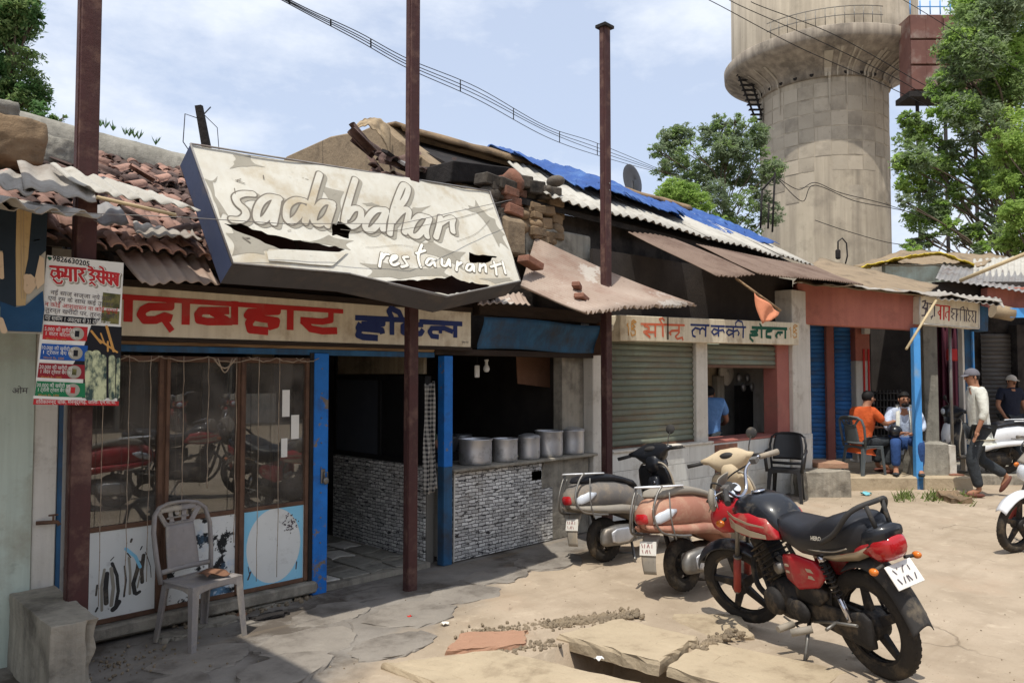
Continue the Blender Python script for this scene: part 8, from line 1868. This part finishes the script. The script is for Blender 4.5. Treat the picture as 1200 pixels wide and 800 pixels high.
def person(label, loc, rotz, J, cl, s=1.0, group=None):
    """J: joints as Vectors; cl: dict of clothing materials and options"""
    t = thing('person', label, 'person', loc, rotz, group); t.scale = (s,)*3
    V3 = Vector; J = {k: V3(v) for k, v in J.items()}
    v = []; e = []; r = []; idx = {}
    def add(nm, p, rad, par=None):
        idx[nm] = len(v); v.append(V3(p)); r.append(rad)
        if par is not None: e.append((idx[par], idx[nm]))
    add('pel', J['pelvis'], (.14,.11)); add('ab', J['pelvis'].lerp(J['chest'], .5), (.13,.10), 'pel'); add('ch', J['chest'], (.15,.11), 'ab'); add('nb', J['neck'], (.055,.055), 'ch')
    up = (J['head']-J['neck']).normalized()
    add('hb', J['head']-up*.05, (.062,.07), 'nb'); add('h', J['head']+up*.02, (.075,.092), 'hb'); add('ht', J['head']+up*.09, (.060,.075), 'h')
    for s_ in 'LR':
        add('sh'+s_, J['sh'+s_], .055, 'ch'); add('el'+s_, J['el'+s_], .040, 'sh'+s_); add('wr'+s_, J['wr'+s_], .026, 'el'+s_)
        d = (J['ha'+s_]-J['wr'+s_]).normalized(); side = d.cross(V3((0,0,1)) if abs(d.z) < .8 else V3((0,1,0))).normalized(); pal = J['wr'+s_]+d*.065
        add('pa'+s_, pal, (.034,.018), 'wr'+s_); crl = V3(J.get('curl'+s_, (0,.3,-.3)))
        for k in range(4):
            b = pal+d*.028+side*(k-1.5)*.020; L_ = (.066,.076,.070,.054)[k]; m1 = b+d*L_*.5+crl*.01; m2 = b+d*L_*.85+crl*.045
            add(f'f{k}a'+s_, b, .0095, 'pa'+s_); add(f'f{k}b'+s_, m1, .0088, f'f{k}a'+s_); add(f'f{k}c'+s_, m2, .0075, f'f{k}b'+s_)
        tb = J['wr'+s_]+d*.035+side*.035*(-1); add('tha'+s_, tb, .012, 'pa'+s_); add('thb'+s_, tb+d*.04-side*.018+crl*.01, .0095, 'tha'+s_)
        add('hp'+s_, J['hp'+s_], .085, 'pel'); add('kn'+s_, J['kn'+s_], .058, 'hp'+s_); add('cf'+s_, J['kn'+s_].lerp(J['an'+s_], .35), .052, 'kn'+s_); add('an'+s_, J['an'+s_], .036, 'cf'+s_); add('to'+s_, J['to'+s_], (.042,.022), 'an'+s_)
    skin_mesh('body', v, e, r, 'skin_brown', t)
    # shirt
    def garment(name, chain, m, sub=2):
        vv = []; ee = []; rr = []; ix = {}
        for nm, p, rad, par in chain:
            ix[nm] = len(vv); vv.append(V3(p)); rr.append(rad)
            if par: ee.append((ix[par], ix[nm]))
        return skin_mesh(name, vv, ee, rr, m, t, sub)
    hem = cl.get('hem', .10); dn = (J['pelvis']-J['chest']).normalized()
    sl = cl.get('sleeve', .5)    # fraction along upper arm + forearm (0..2)
    ch = [('a', J['pelvis']+dn*hem*.5, (.175,.135), None), ('h', J['pelvis']+dn*hem, (.185,.14), 'a'), ('b', J['pelvis'].lerp(J['chest'], .45), (.165,.128), 'a'), ('c', J['chest'], (.175,.130), 'b'), ('n', J['neck']-up*.03, (.072,.070), 'c')]
    for s_ in 'LR':
        ch.append(('s'+s_, J['sh'+s_], .078, 'c'))
        if sl <= 1: ch.append(('e'+s_, J['sh'+s_].lerp(J['el'+s_], sl), .068, 's'+s_))
        else: ch.append(('e'+s_, J['el'+s_], .058, 's'+s_)); ch.append(('w'+s_, J['el'+s_].lerp(J['wr'+s_], sl-1), .046, 'e'+s_))
    garment('shirt', ch, cl['shirt'])
    tr = [('p', J['pelvis']+V3((0,0,.02)), (.155,.125), None)]
    for s_ in 'LR': tr += [('h'+s_, J['hp'+s_], .102, 'p'), ('k'+s_, J['kn'+s_], .082, 'h'+s_), ('m'+s_, J['kn'+s_].lerp(J['an'+s_], .5), .075, 'k'+s_), ('f'+s_, J['an'+s_]+(J['kn'+s_]-J['an'+s_]).normalized()*.03, .066, 'm'+s_)]
    garment('trousers', tr, cl['trousers'])
    for s_ in 'LR':
        d = (J['to'+s_]-J['an'+s_]); d.z = 0; d.normalize(); sh_ = J['an'+s_]+V3((0,0,-.05)); rot = math.atan2(d.y, d.x); tilt = math.asin(max(-1, min(1, (J['to'+s_]-J['an'+s_]).normalized().z+.35)))*-1 if cl.get('tilt'+s_) else 0
        MB().ell(sh_+(J['to'+s_]-J['an'+s_])*.45+V3((0,0,.012)), (.135,.048,.034), 14, 8, rot=(0, cl.get('tilt'+s_, 0), rot)).build('shoe', cl.get('shoe', 'leather_brown'), t)
    # head: hair or cap, ears, nose, eyes, mouth, moustache. face direction
    f = V3(cl['face']).normalized(); rt = f.cross(V3((0,0,1))).normalized(); hc = J['head']+up*.02
    fa = math.atan2(f.y, f.x)
    Mh = lambda a, b, c: hc+f*a+rt*b+V3((0,0,c))
    if cl.get('cap'):
        MB().ell(Mh(-.008,0,.035), (.102,.088,.090), 18, 12, rot=(0,0,fa), fn=lambda p: Vector((p.x, p.y, max(p.z, -.012)))).build('cap', cl['cap'], t)
        MB().sheet(lambda u, v: Mh(.08+.075*v, (u-.5)*.13*(1-.3*v*v), .040-.02*v-.05*(u-.5)**2), 8, 5).build('cap_peak', cl['cap'], t, solid=.006)
        MB().ell(Mh(-.03,0,-.0), (.078,.080,.055), 14, 8, rot=(0,0,fa)).build('hair', 'hair_black', t)
    else:
        MB().ell(Mh(-.018,0,.036), (.098,.084,.092), 18, 12, rot=(0,0,fa), fn=lambda p: Vector((p.x, p.y, p.z if p.x < .04 else max(p.z, .03)))*(1+.06*mn.noise(p*60))).build('hair', 'hair_black', t)
    MB().ell(Mh(.094,0,-.012), (.014,.013,.022), 10, 7, rot=(0,0,fa)).build('nose', 'skin_brown', t)
    for q in (-1, 1):
        MB().ell(Mh(0,q*.080,-.005), (.016,.008,.028), 8, 6, rot=(0,0,fa)).build('ear', 'skin_brown', t)
        MB().ell(Mh(.076,q*.030,.014), (.008,.014,.007), 8, 6, rot=(0,0,fa)).build('eye', 'hair_black', t)
        MB().ell(Mh(.079,q*.030,.030), (.008,.020,.004), 8, 6, rot=(0,0,fa)).build('eyebrow', 'hair_black', t)
    MB().ell(Mh(.080,0,-.052), (.008,.024,.006), 8, 6, rot=(0,0,fa)).build('mouth', 'leather_brown', t)
    if cl.get('moustache'): MB().ell(Mh(.086,0,-.038), (.010,.030,.008), 10, 6, rot=(0,0,fa)).build('moustache', 'hair_black', t)
    if cl.get('beard'): MB().ell(Mh(.045,0,-.075), (.045,.058,.035), 12, 8, rot=(0,0,fa)).build('beard', 'hair_black', t)
    if 'shirt' in cl: MB().tube([J['neck']+V3((math.cos(a*PI/6)*.066, math.sin(a*PI/6)*.066, .0+.012*math.sin(a*PI/6)))-up*.015 for a in range(13)], .016, 6, caps=False).build('collar', cl['shirt'], t)
    return t, J
# walking man: seen from behind and his left, moving left in the picture, head turned
WL = at(1150, 582, z=0)
Jw = dict(pelvis=(0,0,.93), chest=(0,.03,1.28), neck=(0,.05,1.46), head=(0,.08,1.565), shL=(-.19,.04,1.40), shR=(.19,.02,1.40), elL=(-.25,.02,1.12), elR=(.25,-.05,1.13), wrL=(-.24,.10,.90), wrR=(.25,.02,.90), haL=(-.235,.13,.80), haR=(.25,.06,.80),
          hpL=(-.095,0,.88), hpR=(.095,0,.88), knL=(-.10,.14,.50), knR=(.11,-.02,.49), anL=(-.10,.05,.10), anR=(.12,-.36,.27), toL=(-.10,.20,.035), toR=(.12,-.30,.12))
hdw = R(112)
pw, _ = person('man in a grey cap, cream checked shirt and dark trousers walking away to the left', (WL.x, WL.y, 0), hdw-PI/2+R(10), Jw, dict(shirt='cloth_white', trousers='cloth_charcoal', cap='cap_grey', face=(-.35,1,0), sleeve=1.45, hem=.16, shoe='leather_brown', tiltR=1.0), s=1.03)
# man in orange, seated with his back to us on a dark plastic chair
oc = fr(1012, 552, 11.55); oc.z = .19
Js = dict(pelvis=(0,-.03,.50), chest=(0,.02,.84), neck=(0,.08,1.02), head=(0,.13,1.12), shL=(-.19,.03,.95), shR=(.19,.03,.95), elL=(-.24,.14,.72), elR=(.24,.20,.76), wrL=(-.14,.36,.68), wrR=(.14,.44,.78), haL=(-.10,.44,.69), haR=(.12,.53,.80),
          hpL=(-.10,.0,.47), hpR=(.10,.0,.47), knL=(-.14,.44,.50), knR=(.14,.44,.50), anL=(-.13,.42,.10), anR=(.13,.32,.10), toL=(-.13,.57,.035), toR=(.13,.47,.035))
rO = AN-R(68)
po, _ = person('man in an orange shirt seated on the dark plastic chair, facing right', oc, rO, Js, dict(shirt='cloth_orange', trousers='cloth_charcoal', face=(.2,1,0), sleeve=.8, hem=.08, beard=True, shoe='leather_brown'), s=.98)
ch2 = plastic_chair('plastic_chair', 'dark grey armless chair under the man in orange', (oc.x, oc.y, .19), rO+PI, 'chair_darkgrey', tall=.86, group='plastic chairs')
# man in white and blue, seated facing us, orange man's companion
wc = fr(1060, 556, 11.7); wc.z = .19
Jc = dict(pelvis=(0,-.03,.50), chest=(0,.06,.84), neck=(0,.11,1.01), head=(0,.16,1.11), shL=(-.19,.07,.95), shR=(.19,.07,.95), elL=(-.25,.20,.70), elR=(.25,.20,.70), wrL=(-.10,.38,.62), wrR=(.10,.38,.62), haL=(-.03,.42,.62), haR=(.03,.42,.64),
          hpL=(-.10,.0,.47), hpR=(.10,.0,.47), knL=(-.17,.44,.50), knR=(.15,.44,.50), anL=(-.17,.40,.10), anR=(.15,.42,.10), toL=(-.19,.55,.035), toR=(.16,.57,.035))
pc_, _ = person('man in pale shirt and blue jeans with a white towel round his neck, seated', wc, AN+PI-R(22)+0, Jc, dict(shirt='cloth_paleblue', trousers='denim', face=(-.25,1,-.1), sleeve=1.4, hem=.08, beard=True, shoe='cloth_charcoal'), s=.98)
for sx in (-1, 1): MB().sheet(lambda u, v: Vector((sx*(.06+.05*u+.02*v), .10+.155*math.sin(min(1,v*1.3)*PI*.5)-.02*u, 1.05-.46*v)), 4, 12).build('towel', 'cloth_white', pc_, solid=.012)
bk = fb(MB(), 1046, 1066, 11.7, 12.0, .60, .64).build('seat_plank', 'dark_timber'); tag(bk, 'plank across the bench under the man in the pale shirt', 'plank')
# dark bag / helmet between them
hm = fr(1049, 505, 11.45); tag(MB().ell(hm, (.11,.10,.09), 16, 10).build('dark_helmet', 'moto_black'), 'dark shiny helmet held between the two seated men', 'helmet')
# man in beige cap and navy shirt behind the white scooter
cc_ = at(1187, 556, z=0); cc_ = fr(1186, 540, 14.2); cc_.z = .0
Jn = dict(pelvis=(0,0,.93), chest=(0,.0,1.27), neck=(0,.02,1.45), head=(0,.04,1.555), shL=(-.19,.0,1.40), shR=(.19,.0,1.40), elL=(-.27,.0,1.12), elR=(.27,.0,1.12), wrL=(-.24,.14,.92), wrR=(.24,.14,.92), haL=(-.22,.2,.84), haR=(.22,.2,.84),
          hpL=(-.10,0,.88), hpR=(.10,0,.88), knL=(-.11,.03,.49), knR=(.11,.03,.49), anL=(-.12,0,.09), anR=(.12,0,.09), toL=(-.13,.15,.035), toR=(.13,.15,.035))
pn, _ = person('man in a beige cap and navy shirt standing behind the white scooter', cc_, AN+PI+R(8), Jn, dict(shirt='cloth_navy', trousers='cloth_charcoal', cap='cap_beige', face=(.1,1,0), sleeve=.7, hem=.12, moustache=True), s=.98)
# man in light blue inside the lucky hotel, seen from behind the pillar
kp = WP.w(Plane(WP.o-WP.n*.5, WP.a, (0,0,1)).px(831, 450)[0], 0, -.5); kp.z = .0
ps, _ = person('man in a light blue shirt bending inside the half-open eatery', kp, R(-60), Jn | dict(head=(0,.14,1.50), neck=(0,.09,1.42), elR=(.25,.15,1.12), wrR=(.2,.34,1.05), haR=(.18,.42,1.05)), dict(shirt='cloth_skyblue', trousers='cloth_charcoal', face=(.3,1,-.2), sleeve=.7, hem=.1), s=.92)
kq = Vector((4.66, .78, .0))
pk_, _ = person('cook in a green shirt in the dark kitchen behind the blue counter post', kq, R(-70), Jn | dict(head=(0,.1,1.52), elR=(.25,.15,1.12), wrR=(.2,.36,1.08), haR=(.18,.44,1.08), elL=(-.24,.2,1.15), wrL=(-.1,.38,1.05), haL=(-.05,.46,1.05)), dict(shirt='cloth_green', trousers='cloth_charcoal', face=(.2,1,-.2), sleeve=.8, hem=.1), s=.86)

# ------------------------------------------------------------------ across the street, mirrored in the glass
OP = thing('opposite_shops', 'dark shop row on the far side of the street, seen mirrored in the glass', 'building')
for k in range(12):
    x = -6+k*3.4
    MB().bb(x, x+3.3, -24.5, -20.5, 0, 3.6+.3*(k % 3)).build('shop_front', ['interior_soot','interior_dark','shutter_grey'][k % 3], OP)
    corr((x,-18.6,2.5),(x+3.3,-18.6,2.5),(x+3.3,-20.6,3.3),(x,-20.6,3.3), .2, .03).build('roof_sheet', 'brown_sheet', OP, solid=.01, recalc=False)
    MB().bb(x+.1, x+.22, -18.9, -18.78, 0, 2.6).build('post', 'cement_grey', OP)
    MB().bb(x+.6, x+2.2, -20.3, -19.6, .0, 1.0).build('stall_counter', ['dirty_white','faded_blue','dark_timber'][(k+1) % 3], OP)
    MB().bb(x-.05, x+3.4, -20.6, -20.48, 3.2, 5.4+.5*(k % 2)).build('parapet', ['interior_dark','mud_plaster'][k % 2], OP)
anchor(OP, (10, -22, 0))
rs = random.Random(88); clo = [(fr(600,438,5).x*0+x, -30+rs.uniform(-2,2), rs.uniform(5,9), rs.uniform(1.4,2.4)) for x in range(-8, 34, 3)]
bt = thing('roadside_trees', 'line of dark trees behind the opposite shops', 'trees', (10,-30,0)); o = leafmesh(clo, 9000, .5, 'leaf_dark', bt, 99, name='crown'); stuff(o); o.matrix_parent_inverse = Matrix.Translation((10,-30,0)).inverted()
m3 = copy_tree(mc, loc=(3.9,-5.6,0), label='black and red motorcycle parked near the viewer, mirrored in the glass'); m3.rotation_euler = (0,0,R(35))
for ch_ in m3.children:
    if ch_.data and ch_.data.materials and ch_.data.materials[0].name == 'moto_red': ch_.data = ch_.data.copy(); ch_.data.materials[0] = MATS['moto_black']
m4 = scooter('parked_scooter', 'red scooter parked near the viewer, mirrored in the left glass bay', (3.35,-5.15), R(200), 'moto_red', 'moto_red', s=1.0, lean=.03)
for k in range(2):
    q = copy_tree(mc, loc=(9+k*1.6,-17.8,0), label='motorcycle parked before the opposite shops, the %s of two' % ['nearer','farther'][k]); q.rotation_euler = (0,0,R(100)); q['group'] = 'motorcycles across the street'
